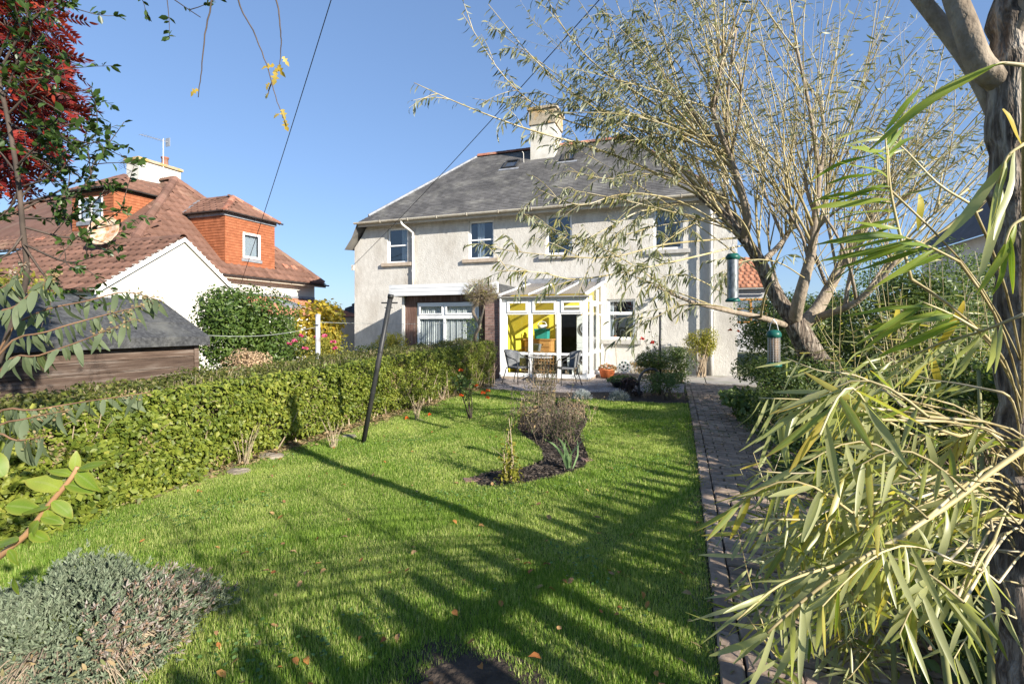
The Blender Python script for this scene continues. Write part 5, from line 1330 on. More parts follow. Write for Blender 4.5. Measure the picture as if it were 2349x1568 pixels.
# ------------------------------------------------------------------ clipped hedge
hd = thing('privet_hedge', 'long clipped green hedge along the lawn and behind the leaning pole', 'hedge', (-4.9, 6.5, 0))
HY0, HY1 = 1.2, 11.65
def hz(y): return .86+.26*np.clip((y-2)/9.6, 0, 1)
def hedge_pts(n, face):
    Y = NR.uniform(HY0, HY1, n) if face != 'end' else np.full(n, HY1)
    t_ = NR.random(n)
    lump = .12*cn(Y, t_*2, 2.6, .7)+.08*cn(Y, t_*3, 6.1, 2.1)
    if face == 'front':
        near = np.clip((4.2-Y)/2.5, 0, 1)
        x = -4.44-.02*Y/1.2 + (1-t_)**1.5*.30*near - .28*t_**3*np.clip((6-Y)/5, .15, 1) + lump
        x -= np.clip(.22-t_, 0, 1)*.75*np.clip((Y-3.2)/1.5, 0, 1)
        z = .03+t_*(hz(Y)-.03); N = np.stack([np.ones(n), np.zeros(n), .35+0*t_+t_**4], 1)
        P = np.stack([x-np.abs(NR.normal(size=n))*.06, Y, z], 1)
    elif face == 'top':
        P = np.stack([-4.72-.02*Y/1.2-t_*.85, Y, hz(Y)+lump*.7-np.abs(NR.normal(size=n))*.05], 1); N = np.stack([.2+0*t_, 0*t_, 1+0*t_], 1)
    elif face == 'back':
        P = np.stack([-5.62+lump, Y, .3+t_*(hz(Y)-.3)], 1); N = np.stack([-1+0*t_, 0*t_, .3+0*t_], 1)
    else:
        z = NR.random(n)*1.1; P = np.stack([-4.66-t_*.92, HY1+.08*cn(t_*3, z*3, 2.2, 1)-np.abs(NR.normal(size=n))*.05, z], 1); N = np.stack([.3+0*t_, 1+0*t_, .3+0*t_], 1)
    return P, N
def hedge_leaves(name, n, face, s, mat, spread=.75):
    P, N = hedge_pts(n, face); n = len(P)
    if face == 'front': 
        keep = NR.random(n) < np.clip(.35+P[:,2]*1.9, 0, 1) + np.clip((3.8-P[:,1]), 0, 1); P, N = P[keep], N[keep]; n = len(P)
    if face == 'front':
        gap = cn(P[:,1], P[:,2]*1.6, 4.3, 7.7) + .5*cn(P[:,1], P[:,2], 10.5, 1.1); keep = gap < NR.uniform(.35, 1.3, n); P, N = P[keep], N[keep]; n = len(P)
    N = unit(N+NR.normal(size=(n,3))*spread); D = unit(np.cross(N, rdir(n))+[0,0,-.15])
    grow = np.clip(1.45-.06*P[:,1], .8, 1.4); l = s*grow*(.45+1.0*NR.random(n)**1.3)
    rnd = np.clip(.48+.2*cn(P[:,1], P[:,2], 2.2, 4)+NR.normal(size=n)*.2, 0, .99)
    leaves(name, P, D, N, l, l*.62, mat, hd, T_DIAMOND, rnd=rnd)
hedge_leaves('foliage', 64000, 'front', .040, M['hedge_leaf'])
P, N = hedge_pts(26000, 'front'); k = (cn(P[:,1], P[:,2]*1.4, 2.9, 9.3)+.4*cn(P[:,1], P[:,2], 8.2, 4.4) > .62); P, N = P[k]+[[.015,0,0]], N[k]; n = len(P)
leaves('dead_patches', P, unit(np.cross(N, rdir(n))), unit(N+NR.normal(size=(n,3))*.8), NR.uniform(.02,.045,n), .016, M['dry_leaf'], hd)
hedge_leaves('clipped_top', 30000, 'top', .032, M['hedge_top'], 1.0)
hedge_leaves('end_foliage', 9000, 'end', .036, M['hedge_leaf'])
hedge_leaves('back_foliage', 6000, 'back', .05, M['hedge_top'])
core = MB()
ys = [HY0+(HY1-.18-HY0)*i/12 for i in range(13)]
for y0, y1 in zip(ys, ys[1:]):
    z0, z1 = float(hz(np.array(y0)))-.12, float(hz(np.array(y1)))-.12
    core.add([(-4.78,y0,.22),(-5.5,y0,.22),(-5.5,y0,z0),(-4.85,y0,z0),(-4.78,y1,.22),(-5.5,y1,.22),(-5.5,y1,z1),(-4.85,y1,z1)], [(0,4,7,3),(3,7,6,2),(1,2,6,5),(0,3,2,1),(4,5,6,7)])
core.build('light_block_core', M['dark_core'], hd)  # solid brown box added inside the leaves to block light
ls = []
for i in range(170):
    y = R.uniform(HY0+.2, HY1-.05); x = R.uniform(-4.95, -4.62); p0 = Vector((x, y, 0)); p1 = Vector((x+R.uniform(-.1,.22), y+R.uniform(-.2,.2), R.uniform(.3,.8)))
    ls.append((curve(p0, p1, (R.uniform(-.05,.05), 0, 0), 5), taper(.011, .004, 5)))
for i in range(260):                                             # twigs poking through the face
    y = R.uniform(HY0+.5, HY1-.05); z = R.uniform(.15, .8); x = -4.5-.02*y/1.2
    ls.append((curve((x-.12,y,z-.05), (x+R.uniform(.0,.09),y+R.uniform(-.1,.1),z+R.uniform(.0,.14)), (0,0,.02), 4), taper(.004,.0018,4)))
for i in range(420):                                             # bare clipped twig ends on the top
    y = R.uniform(HY0+1.5, HY1-.05); x = -4.72-.02*y/1.2-R.random()*.85; z = float(hz(np.array(y)))
    ls.append(([(x,y,z-.1),(x+R.uniform(-.04,.04),y+R.uniform(-.04,.04),z+R.uniform(.0,.05))], [.003,.0015]))
stems('stems', ls, M['tan_twig'], hd)
# leaf litter and dead grass along the foot of the hedge
n = 3500; Y = NR.uniform(2.4, 11.3, n); X = -4.55-.02*Y/1.2+NR.uniform(-.15, .34, n)*np.clip(NR.random(n)+.2,0,1)
o = leaves('leaf_litter', np.stack([X, Y, NR.uniform(.012,.05,n)], 1), unit(NR.normal(size=(n,3))*[1,1,.4]), unit(NR.normal(size=(n,3))*.5+[0,0,1]), .06, .028, M['dry_leaf'], None)
tag(o, 'dry leaf litter along the foot of the hedge', 'leaf litter', kind='stuff')
o = sheet('bare_earth', [(-4.9,2.3),(-4.22,2.6),(-4.18,3.6),(-4.28,5),(-4.3,7.3),(-4.42,9),(-4.5,11),(-4.9,11.4)], .0085, pm('dry_earth', [(.15,.11,.075),(.25,.19,.135)], scale=9, rough=.95, bump=.8, bscale=25, bdist=.02))
def stone(name, label, p, sx, sy, sz, mat, seed):
    rr = random.Random(seed); vs_ = []; n = 10
    mb = MB(); prof = []
    rows = 5; V = []; Fs = []
    for j in range(rows):
        ph = math.pi*(j+.5)/rows
        for k in range(n):
            a = 2*math.pi*k/n; q = 1+rr.uniform(-.18,.18)
            V.append((p[0]+sx*math.sin(ph)*math.cos(a)*q, p[1]+sy*math.sin(ph)*math.sin(a)*q, max(p[2]-.02, p[2]+sz*.4+sz*.6*math.cos(ph)*q)))
    for j in range(rows-1):
        for k in range(n): Fs.append((j*n+k, j*n+(k+1)%n, (j+1)*n+(k+1)%n, (j+1)*n+k))
    Fs.append(tuple(range(n)))
    o = MB().add(V, Fs).build(name, mat); tag(o, label, 'stone', 'stones along the hedge foot'); return o
for i, (px, py, s, lab) in enumerate(((415,1108,.13,'pale flat stone at the near end of the hedge foot'), (545,1085,.15,'long pale stone at the hedge foot beside the bare earth'), (625,1050,.17,'rounded grey stone tucked under the hedge'), (800,1003,.13,'small stone beside the foot of the leaning pole'), (765,1012,.12,'small pale stone under the hedge left of the leaning pole'), (960,965,.11,'stone under the hedge beyond the leaning pole'))):
    p = gp(px, py); stone('edging_stone', lab, (p.x, p.y, .0), s, s*.7, s*.3, M['stone'], i)
for i, (px, py, h, lab) in enumerate(((1160-15,1010+30,.0,''),)): pass
for i, (px, py, lab) in enumerate(((765,1030,'tuft of dry pale stems in front of the hedge left of the pole'), (955,965,'spray of dry pale stems at the hedge foot right of the pole'), (560,1070,'low tuft of dead stems by the hedge stones'))):
    p = gp(px, py); t = thing('dry_stem_tuft', lab, 'dead plant', p, group='dry tufts at the hedge foot'); ls = []
    for q in range(16):
        a = R.uniform(0, 6.28); h = R.uniform(.15, .45); ls.append((curve(p+Vector((R.uniform(-.04,.04),R.uniform(-.04,.04),0)), p+Vector((math.cos(a)*h*.4, math.sin(a)*h*.4, h)), (0,0,.03), 5), taper(.004,.0015,5)))
    stems('stems', ls, M['tan_twig'], t)

# ------------------------------------------------------------------ shrubs beyond the hedge
shrub('rounded_shrub', 'large rounded dark green shrub behind the hedge and shed', 'shrub', (-7.75,6.95,0), 1.0, 1.0, 2.12, 17000, .066, .55, M['bush_leaf'], k=30, z0=.25, sub=.42, seed=9, inner=.45)
shrub('yellow_shrub', 'golden yellow autumn shrub behind the grey post', 'shrub', (-7.75,8.95,0), .62, .62, 2.02, 2600, .10, .65, M['yellow_leaf'], k=14, z0=.35, sub=.42, T=T_OVAL, seed=2)
shrub('green_shrub', 'mid green shrub between the dark shrub and the golden one', 'shrub', (-7.6,8.0,0), .5, .5, 1.75, 2600, .06, .55, M['mid_leaf'], k=10, z0=.35, seed=3)
shrub('faded_hydrangea', 'mound of faded tan flower heads in front of the dark shrub', 'hydrangea', (-6.25,5.75,0), .55, .45, 1.12, 5200, .026, .9, M['tan_flower'], k=16, z0=.55, sub=.34, seed=4, inner=.85)
t = shrub('flowering_bush', 'loose bush with pink flowers behind the hedge by the grey post', 'bush', (-6.7,7.9,0), .75, .6, 1.28, 3600, .05, .5, M['yellowgreen_leaf'], k=14, z0=.35, seed=5)
def blossoms(t, spots, mat, r=.035, name='flower'):
    for p in spots:
        n = 16; d = rdir(n); d[:, 2] = np.abs(d[:, 2])*.8
        V, Fc, k = leaf_mesh_data(np.array([p]*n)+d*r*.15, d, rdir(n), r*1.1, r*.9, T_OVAL)
        np_obj(name, V, Fc, mat, t, np.repeat(NR.random(n), k))
blossoms(t, [dp(px, py, 9.0) for px, py in ((663,790),(676,783),(700,800),(725,775),(745,772),(765,785),(690,772),(770,800))], M['pink_petal'], .05)
shrub('golden_conifer', 'low golden green conifer behind the far hedge', 'shrub', (-7.3,11.0,0), .62, .5, 1.28, 2600, .06, .35, M['yellowgreen_leaf'], k=10, z0=.4, seed=6)
shrub('yellowing_bush', 'yellowing bush at the left below the neighbour wall', 'bush', (-12.5,5.2,0), 1.7, 1.3, 2.55, 5200, .10, .55, M['yellowgreen_leaf'], k=18, z0=.4, seed=7)
shrub('low_green_bush', 'low green growth between hedge and golden shrub', 'bush', (-6.6,9.6,0), .9, .6, 1.05, 3000, .05, .55, M['hedge_leaf'], k=12, z0=.3, seed=8)
# climber with a twisted bare trunk on the extension
cp = Vector((-5.72,12.6,0)); t = thing('twiggy_climber', 'twiggy brown climber with twisted trunk against the extension window', 'climber', cp)
MB().tube(smooth_line([cp, cp+Vector((.05,-.05,.5)), dp(1090,770,12.9), dp(1100,745,12.8), dp(1085,715,12.8), dp(1095,690,12.8)], 4), taper(.06,.035,21), 8).build('trunk', M['limb_bark'], t, smooth=True)
MB().tube(smooth_line([dp(1095,760,12.85), dp(1104,730,12.7), dp(1112,700,12.7)], 4), taper(.035,.02,9), 7).build('trunk', M['limb_bark'], t, smooth=True)
cc = dp(1103, 676, 12.75); ls = []; tips = []
for i in range(330):
    d = Vector(rdir(1)[0]); d.z = d.z*.9+.15; e = cc+Vector((d.x*.52, d.y*.4, d.z*.44)); ls.append((curve(cc+d*.05, e, Vector(rdir(1)[0])*.06, 4), taper(.006,.0015,4))); tips.append(e)
    for q in range(3): f = e.lerp(cc, R.uniform(.1,.6)); ls.append(([f, f+Vector(rdir(1)[0])*.14], [.003,.001]))
stems('twigs', ls, M['tan_twig'], t, 3)
P = np.array([Vector(tips[R.randrange(len(tips))]).lerp(cc, R.uniform(0,.5)) for _ in range(700)]); 
leaves('foliage', P, rdir(700), rdir(700), .04, .022, M['yellowgreen_leaf'], t)
P = np.array([cp+Vector((R.gauss(0,.14), R.gauss(0,.1), R.uniform(.8,1.7))) for _ in range(500)]); leaves('foliage', P, rdir(500), rdir(500), .05, .028, M['mid_leaf'], t)

# ------------------------------------------------------------------ rose bush by the hedge
def plant(name, label, cat, base, nst, h, spread, leafn, ll, lw, mat, stem, T=T_OVAL, r=.006, group=None, droop=0.0, start=.25):
    base = Vector(base); t = thing(name, label, cat, base, group=group); ls = []; P = []; D = []
    for i in range(nst):
        a = R.uniform(0, 6.28); q = R.uniform(.2, 1)*spread; hh = h*R.uniform(.65, 1.0)
        e = base+Vector((math.cos(a)*q, math.sin(a)*q, hh)); c_ = curve(base+Vector((math.cos(a)*q*.15, math.sin(a)*q*.15, 0)), e, (R.uniform(-.05,.05), R.uniform(-.05,.05), .03), 7)
        ls.append((c_, taper(r, r*.35, 7)))
        for j in range(leafn):
            u = start+(1-start)*R.random(); k = u*6; f = c_[int(k)].lerp(c_[min(6,int(k)+1)], k-int(k))
            d = Vector(rdir(1)[0]); d.z = d.z*.5+.25-droop; P.append(f+d*.015); D.append(d)
    stems('stems', ls, stem, t)
    P = np.array(P); D = unit(np.array(D)); n = len(P); l = ll*(.6+.8*NR.random(n))
    leaves('foliage', P, D, unit(NR.normal(size=(n,3))*.5+[0,0,1]), l, l*lw, mat, t, T)
    return t, ls
rb = gp(1083, 962)
t, _ = plant('rose_bush', 'small rose bush with orange red blooms against the hedge', 'rose bush', rb, 6, .78, .34, 34, .06, .6, M['mid_leaf'], M['dark_twig'], r=.011, start=.5)
blossoms(t, [dp(px, py, 7.75) for px, py in ((1057,850),(1094,885),(1108,901),(1119,897),(1117,913),(1058,908))], M['orange_petal'], .036)
for i, (px, py) in enumerate(((933,965),(985,957))):
    o = thing('fallen_bloom', ['orange bloom lying under the hedge near the dry stems','orange bloom lying on the litter between the hedge and rose bush'][i], 'flower', gp(px, py)); blossoms(o, [gp(px, py)+Vector((0,0,.04))], M['orange_petal'], .032)

# ------------------------------------------------------------------ island bed plants
def spray(name, label, cat, base, n, h, spread, stem, heads, headmat, leafmat_=None, nl=6, ll=.05, lw=.25, group=None, r=.004):
    base = Vector(base); t = thing(name, label, cat, base, group=group); ls = []; P = []; hp = []
    for i in range(n):
        b = base+Vector((R.gauss(0,spread*.4), R.gauss(0,spread*.4), 0)); e = b+Vector((R.gauss(0,spread*.35), R.gauss(0,spread*.35), h*R.uniform(.55,1)))
        c_ = curve(b, e, (R.uniform(-.04,.04), R.uniform(-.04,.04), 0), 6); ls.append((c_, taper(r, r*.4, 6)))
        for j in range(3):
            k = R.randrange(2, 6); d = Vector((R.gauss(0,.06), R.gauss(0,.06), R.uniform(.04,.14))); ls.append(([c_[k], c_[k]+d], [r*.5, r*.25])); hp.append(c_[k]+d)
        hp.append(e)
        for j in range(nl): P.append(c_[R.randrange(0,5)].lerp(c_[5], R.random()*.6))
    stems('stems', ls, stem, t)
    if heads:
        hp = np.array(hp); m = len(hp)*5; Pq = np.repeat(hp, 5, 0)+NR.normal(size=(m,3))*.008
        leaves('seed_heads', Pq, rdir(m), rdir(m), heads, heads*.7, headmat, t)
    if leafmat_ is not None and P:
        P = np.array(P)+NR.normal(size=(len(P),3))*.02; l = ll*(.5+NR.random(len(P))); leaves('foliage', P, unit(rdir(len(P))+[0,0,-.2]), rdir(len(P)), l, l*lw, leafmat_, t)
    return t
spray('dried_perennial', 'tall clump of dried brown perennial stems in the island bed', 'plant', gp(1262,972), 40, .95, .36, M['twig'], .020, M['dry_leaf'], M['shrub_leaf'], 7, .045, .3)
spray('dried_perennial', 'greenish brown dried perennial on the near side of the tall dry clump', 'plant', gp(1282,1015), 44, .55, .32, M['twig'], .014, M['seed'], M['shrub_leaf'], 10, .045, .22)
spray('dark_perennial', 'dark withered perennial on the left edge of the island bed', 'plant', gp(1212,990), 28, .58, .28, M['dark_twig'], .02, M['seed'], M['dry_leaf'], 8, .05, .35)
spray('dried_perennial', 'wispy grey seed heads rising beyond the tall dry clump', 'plant', gp(1245,930), 26, 1.0, .30, M['tan_twig'], .022, M['tan_flower'], M['dry_leaf'], 4, .04, .3)
spray('dried_perennial', 'low pale dried plant on the right of the dry clump', 'plant', gp(1325,968), 26, .3, .26, M['tan_twig'], .016, M['tan_flower'], M['dry_leaf'], 8, .04, .3)
t = spray('lone_stalk', 'lone pale stalk with small leaves at the near tip of the island bed', 'plant', gp(1168,1108), 5, .66, .05, M['tan_twig'], 0, None, M['yellowgreen_leaf'], 26, .045, .5, r=.006)
P = np.array([gp(1172,1106)+Vector((R.gauss(0,.05), R.gauss(0,.05), abs(R.gauss(0,.1)))) for _ in range(180)]); leaves('basal_leaves', P, rdir(180), unit(rdir(180)+[0,0,.8]), .05, .028, M['yellowgreen_leaf'], t)
ib = gp(1308,1080); t = thing('iris_clump', 'blue green sword leaved iris in the island bed', 'iris', ib)
for i in range(11):
    a = R.uniform(0, 6.28); q = R.uniform(.03,.22); h = R.uniform(.22,.42); b = ib+Vector((R.uniform(-.03,.03), R.uniform(-.03,.03), 0)); e = b+Vector((math.cos(a)*q, math.sin(a)*q, h))
    leaf_objects('leaf', [b], [e-b], [Vector((math.sin(a), -math.cos(a), .3))], [(e-b).length], [.026], M['iris_leaf'], t, T_LONG)

# ------------------------------------------------------------------ bed along the patio
for i, (px, py, lab) in enumerate(((1335,918,'silver lavender cushion left of the two at the lawn edge'), (1420,920,'silver lavender cushion right of the two at the lawn edge'))):
    b = gp(px, py); t = thing('lavender', lab, 'lavender', b, group='lavenders at the lawn edge'); n = 900
    d = rdir(n); d[:, 2] = np.abs(d[:, 2]); P = np.array(b)+d*np.array([[.17,.15,.16]])*NR.uniform(.3,1,(n,1)); leaves('foliage', P, unit(d+[0,0,.5]), rdir(n), .10, .010, M['lavender'], t, T_LONG)
shrub('green_bed_shrub', 'loose green shrub around the dark pole beside the path', 'shrub', (-.72,11.0,0), .55, .5, .95, 4200, .04, .5, M['shrub_leaf'], k=14, seed=11)
shrub('grey_green_shrub', 'grey green spreading plant at the lawn corner beside the path', 'shrub', (-.45,10.45,0), .42, .4, .55, 2600, .035, .45, M['mid_leaf'], k=12, seed=12)
shrub('dark_leaved_plant', 'small purple brown plant between the lavender and the dark pole', 'plant', (-1.2,10.6,0), .3, .25, .42, 700, .06, .4, leafmat('purple_leaf', [(.03,.02,.02),(.07,.04,.035)], .15), k=8, seed=13)
shrub('glossy_shrub', 'dark glossy shrub against the kitchen wall', 'shrub', (-.25,13.6,0), .55, .45, .95, 3000, .05, .5, M['shrub_leaf'], k=12, seed=14)
shrub('wall_base_plants', 'row of low plants along the foot of the kitchen wall', 'plants', (-1.3,15.1,.03), .9, .2, .42, 1500, .06, .5, M['dry_leaf'], k=14, seed=15, sub=.3)
t, _ = plant('climbing_rose', 'tall rose with one red bloom beside the dark pole', 'rose bush', (-.75,11.2,0), 7, 1.45, .35, 16, .06, .6, M['shrub_leaf'], M['twig'], r=.008)
blossoms(t, [dp(1497,787,10.9), dp(1472,778,11.2)], M['red_petal'], .055)
b = Vector((-.62,11.1,0)); t = thing('dark_pole', 'slim dark metal pole among the roses beside the path', 'pole', b)
MB().cyl(b, b+Vector((0,0,1.72)), .024, n=10).build('shaft', M['black_iron'], t, smooth=True); MB().lathe(b+Vector((0,0,1.72)), [(.028,0),(.028,.05),(0,.06)], 10).build('cap', M['black_iron'], t)
hp2 = MB().tube(smooth_line([(-1.0,10.6,0),(-1.02,10.62,.35),(-.9,10.65,.55),(-.72,10.7,.58),(-.62,10.75,.5)], 4), .028, 8).build('arched_pipe', M['chair_frame'], smooth=True); tag(hp2, 'dark arched pipe among the plants beside the lavender', 'pipe')
shrub('wall_climber', 'yellow green climber round the downpipe at the right house corner', 'climber', (.28,15.0,.04), .5, .35, 1.35, 2600, .055, .5, M['yellowgreen_leaf'], k=12, z0=.55, seed=16, nstem=24, stem=M['tan_twig'])

# ------------------------------------------------------------------ shrubs along the right of the path
shrub('honeysuckle_hedge', 'tall glossy shrub with orange flowers beyond the hanging feeders', 'shrub', (1.95,10.3,0), 1.3, 2.8, 2.1, 22000, .055, .55, M['shrub_leaf'], k=40, z0=.12, sub=.30, seed=21, nstem=30)
shrub('box_shrub', 'dense small leaved shrub overhanging the path beside the low feeder', 'shrub', (1.40,7.3,0), .85, 1.5, 1.12, 15000, .036, .6, M['shrub_leaf'], k=30, z0=.12, sub=.32, seed=22)
shrub('cranesbill', 'bright green cranesbill spilling onto the far end of the path', 'plant', (.72,8.6,0), .38, .9, .45, 2200, .06, .8, M['mid_leaf'], k=16, z0=.25, sub=.35, seed=23, T=T_OVAL)
shrub('low_path_plants', 'dark green ground cover along the right edge of the path', 'plant', (.98,5.6,0), .36, 1.2, .42, 3000, .045, .7, M['shrub_leaf'], k=18, z0=.2, sub=.32, seed=24, T=T_OVAL)
shrub('bramble_thicket', 'dark leafy thicket under the willow stems on the right', 'thicket', (2.5,6.1,0), .95, 1.2, 1.2, 9000, .055, .6, M['shrub_leaf'], k=34, z0=.1, sub=.30, seed=25, nstem=40)
shrub('near_ground_cover', 'trailing round leaved ground cover at the lower right', 'plant', (1.15,3.0,0), .42, 1.1, .38, 2400, .05, .75, M['shrub_leaf'], k=20, z0=.2, sub=.32, seed=26, T=T_OVAL)
shrub('back_thicket', 'sunlit thicket of brown stems behind the willow', 'thicket', (3.7,10.4,0), 1.7, 2.0, 2.95, 14000, .06, .4, M['mid_leaf'], k=34, z0=.2, sub=.28, seed=27, nstem=60, stem=M['tan_twig'])
shrub('hazel_thicket', 'mid height thicket of stems and dark leaves right of the willow trunk', 'thicket', (2.95,8.6,0), 1.25, 1.2, 2.25, 13000, .06, .5, M['shrub_leaf'], k=30, z0=.15, sub=.3, seed=28, nstem=60, stem=M['tan_twig'])
t = bpy.data.objects['honeysuckle_hedge']; blossoms(t, [dp(px, py, 9.3) for px, py in ((1675,758),(1693,761),(1846,730),(1850,820),(1848,900))], M['orange_petal'], .04)

n = 2600; Y = NR.uniform(1.6, 12.5, n); side = NR.random(n); X = np.where(side < .4, .13-.004*Y-.0013*Y*Y+NR.normal(size=n)*.03, np.where(side < .75, .93+NR.normal(size=n)*.08, NR.uniform(.1, .9, n)))
k = cn(X*3, Y, 4.1, 2.7) > .0; X, Y = X[k], Y[k]; n = len(X)
o = leaves('path_weeds', np.stack([X, Y, NR.uniform(.03,.05,n)], 1), unit(NR.normal(size=(n,3))*[1,1,.5]+[0,0,.35]), unit(NR.normal(size=(n,3))*.5+[0,0,1]), NR.uniform(.015,.04,n), NR.uniform(.006,.014,n), M['hedge_leaf'], None)
tag(o, 'small weeds and moss growing in the joints of the brick path', 'weeds', kind='stuff')
n = 700; Y = NR.uniform(1.6, 11, n); X = NR.uniform(-.02, 1.0, n)
o = leaves('path_litter', np.stack([X, Y, NR.uniform(.042,.05,n)], 1), unit(NR.normal(size=(n,3))*[1,1,.15]), unit(NR.normal(size=(n,3))*.3+[0,0,1]), NR.uniform(.03,.07,n), NR.uniform(.006,.014,n), M['dry_leaf'], None)
tag(o, 'thin dry willow leaves scattered over the brick path', 'leaf litter', kind='stuff')

n = 26000; X = NR.uniform(1.1, 6.5, n); Y = NR.uniform(1.2, 12.5, n); k = cn(X, Y, 2.2, 1.9) > NR.uniform(-1.2, .6, n); X, Y = X[k], Y[k]; n = len(X); a_ = NR.uniform(0, 6.28, n); tl = NR.uniform(.3, 1.2, n)
o = leaves('rough_grass', np.stack([X, Y, 0*X], 1), np.stack([np.cos(a_)*tl, np.sin(a_)*tl, 1+0*a_], 1), np.stack([-np.cos(a_), -np.sin(a_), tl], 1), NR.uniform(.06,.18,n), .008, M['grass'], None, T_BLADE)
tag(o, 'rough grass under the shrubs right of the path', 'grass', kind='stuff')
# ------------------------------------------------------------------ the willow
def twig_leaves(line, n, ll, lw, droop, start=.3, rr=R):
    """positions and directions of leaves along a polyline"""
    P = []; D = []; N = []; L_ = []
    m = len(line)-1
    for j in range(n):
        u = start+(1-start)*((j+rr.random())/n); k = min(u*m, m-1e-4); i = int(k); p = line[i].lerp(line[i+1], k-i); t = (line[i+1]-line[i]).normalized()
        s = Vector(rdir(1)[0]); s = (s-t*s.dot(t)).normalized()
        d = (t*.55+s*.75+Vector((0,0,-droop))).normalized(); nn = Vector(rdir(1)[0])+Vector((0,0,.4))
        P.append(p); D.append(d); N.append(nn); L_.append(ll*rr.uniform(.6,1.25))
    return P, D, N, L_
WT = 6.5
wb = Vector((2.0,7.35,0))
wil = thing('willow_tree', 'pollarded willow with spreading limbs and dense thin upright shoots', 'willow', wb)
fork = dp(1822,738,WT)
MB().tube(smooth_line([wb, wb+Vector((.0,.0,.5)), dp(1885,843,WT+.1), dp(1850,790,WT), fork], 5), taper(.19,.13,21), 14).build('trunk', M['bark'], wil, smooth=True)
limbs = [
 ([(1822,738,0),(1775,670,.1),(1745,605,.1),(1706,547,.1),(1648,484,.3),(1601,445,.5)], .105, .045),
 ([(1706,547,.1),(1714,500,-.1),(1698,430,-.2),(1679,371,-.2),(1648,293,-.3),(1628,235,-.3)], .06, .022),
 ([(1822,738,0),(1832,690,-.2),(1850,624,-.3),(1862,574,-.35),(1872,480,-.35),(1880,380,-.35)], .085, .03),
 ([(1840,745,0),(1874,710,.1),(1901,663,.2),(1932,605,.3),(1963,546,.4),(1995,500,.5)], .095, .04),
 ([(1860,735,.1),(1910,715,-.2),(1959,695,-.4),(2018,644,-.6),(2060,590,-.7)], .055, .022),
 ([(1800,745,0),(1745,728,-.3),(1667,712,-.6),(1580,690,-.8),(1500,655,-.9)], .045, .010),
 ([(1745,605,.1),(1790,560,.6),(1815,520,.9),(1840,430,1.1)], .045, .018),
 ([(1840,760,.1),(1800,690,.5),(1775,640,.8),(1750,600,1.1)], .06, .02),
]
lines = []
for pts, r0, r1 in limbs:
    l = smooth_line([dp(x, y, WT+q) for x, y, q in pts], 4); lines.append((l, r0, r1))
    MB().tube(l, taper(r0, r1, len(l)), 9).build('limb', M['limb_bark'] if r0 < .1 else M['bark'], wil, smooth=True)
for fd, hgt, src in ((fd1, 107*4.3/1140, lines[0][0][9]), (fd2, 79*3.6/1140, lines[5][0][4])):     # twigs the feeders hang from
    tip = fd+Vector((0,0,hgt+.34)); MB().tube(curve(src, tip+(tip-src).normalized()*.25, Vector((0,0,.12)), 9), taper(.016,.004,9), 6).build('branch', M['shoot'], wil, smooth=True)
shoots = []; lp = []
def grow(o, target, droop, r, nleaf, start, side=4, ll=.105):
    L0_ = (target-o).length; c_ = curve(o, target, Vector((R.uniform(-.12,.12), R.uniform(-.12,.12), droop))*min(1.5, L0_*.5), 9)
    shoots.append((c_, taper(r, r*.22, 9)))
    lp.append(twig_leaves(c_, nleaf, ll, 0, .45, start))
    for q in range(side):
        k = R.randrange(2, 8); d = (c_[k+1]-c_[k]).normalized(); e = c_[k]+(d*.8+Vector(rdir(1)[0])*.55).normalized()*R.uniform(.2,.7)
        c2 = curve(c_[k], e, Vector((0,0,-.03)), 5); shoots.append((c2, taper(r*.3, r*.12, 5))); lp.append(twig_leaves(c2, max(2, nleaf//3), ll*.9, 0, .5, .35))
    return c_
# upright fan: origins on limbs, tips spread over the sky
def limb_pt(i, u):
    l = lines[i][0]; k = u*(len(l)-1); j = min(int(k), len(l)-2); return l[j].lerp(l[j+1], k-j)
secs = []
for i, n, bias in ((0,9,-.55), (1,8,-.35), (2,8,.0), (3,9,.35), (4,6,.55), (6,6,.05), (7,3,-.2)):
    for q in range(n):
        o = limb_pt(i, .35+.65*(q+R.random())/n); side = Vector((CT, ST, 0))
        d = (side*(bias+R.gauss(0,.45)) + Vector((-ST, CT, 0))*R.gauss(0,.4) + Vector((0,0,.8+.3*R.random()))).normalized()
        ln = R.uniform(.7, 1.7); l_ = curve(o, o+d*ln, Vector((R.uniform(-.1,.1), R.uniform(-.1,.1), .05)), 7); r_ = R.uniform(.014,.026)
        secs.append((l_, d, bias)); MB().tube(l_, taper(r_, r_*.55, 7), 7).build('branch', M['shoot'] if r_ < .02 else M['limb_bark'], wil, smooth=True)
for l_, d, bias in secs:
    for q in range(6):
        k = R.uniform(1.0, 5.9); j = int(k); o = l_[j].lerp(l_[j+1], k-j)
        dd = (d*.75 + Vector((CT,ST,0))*(bias*.35+R.gauss(0,.33)) + Vector((-ST,CT,0))*R.gauss(0,.3) + Vector((0,0,R.uniform(.1,.7)))).normalized()
        left = bias < -.2
        grow(o, o+dd*R.uniform(1.0, 2.9), .05, R.uniform(.005,.012), 19 if left else 9, .40, 4 if left else 3, .12)
for q in range(45):                                              # thin wands in the middle of the crown
    i = R.choice((1,2,2,3,3,4,6)); o = limb_pt(i, R.uniform(.3,1)); px = R.uniform(1560, 2330); py = R.uniform(-120, 330)
    grow(o, dp(px, py, WT+R.uniform(-1.6,1.4)), .03, R.uniform(.004,.008), 10, .4, 2)
extra = []
for q in range(16):                                              # leafy boughs over the upper left
    o = limb_pt(R.choice((0,1,1)), R.uniform(.25,.95)); e_ = dp(R.uniform(1060,1480), R.uniform(-60,330), WT+R.uniform(-1.0,.5)); extra.append(curve(o, e_, Vector((0,0,R.uniform(-.05,.25))), 13))
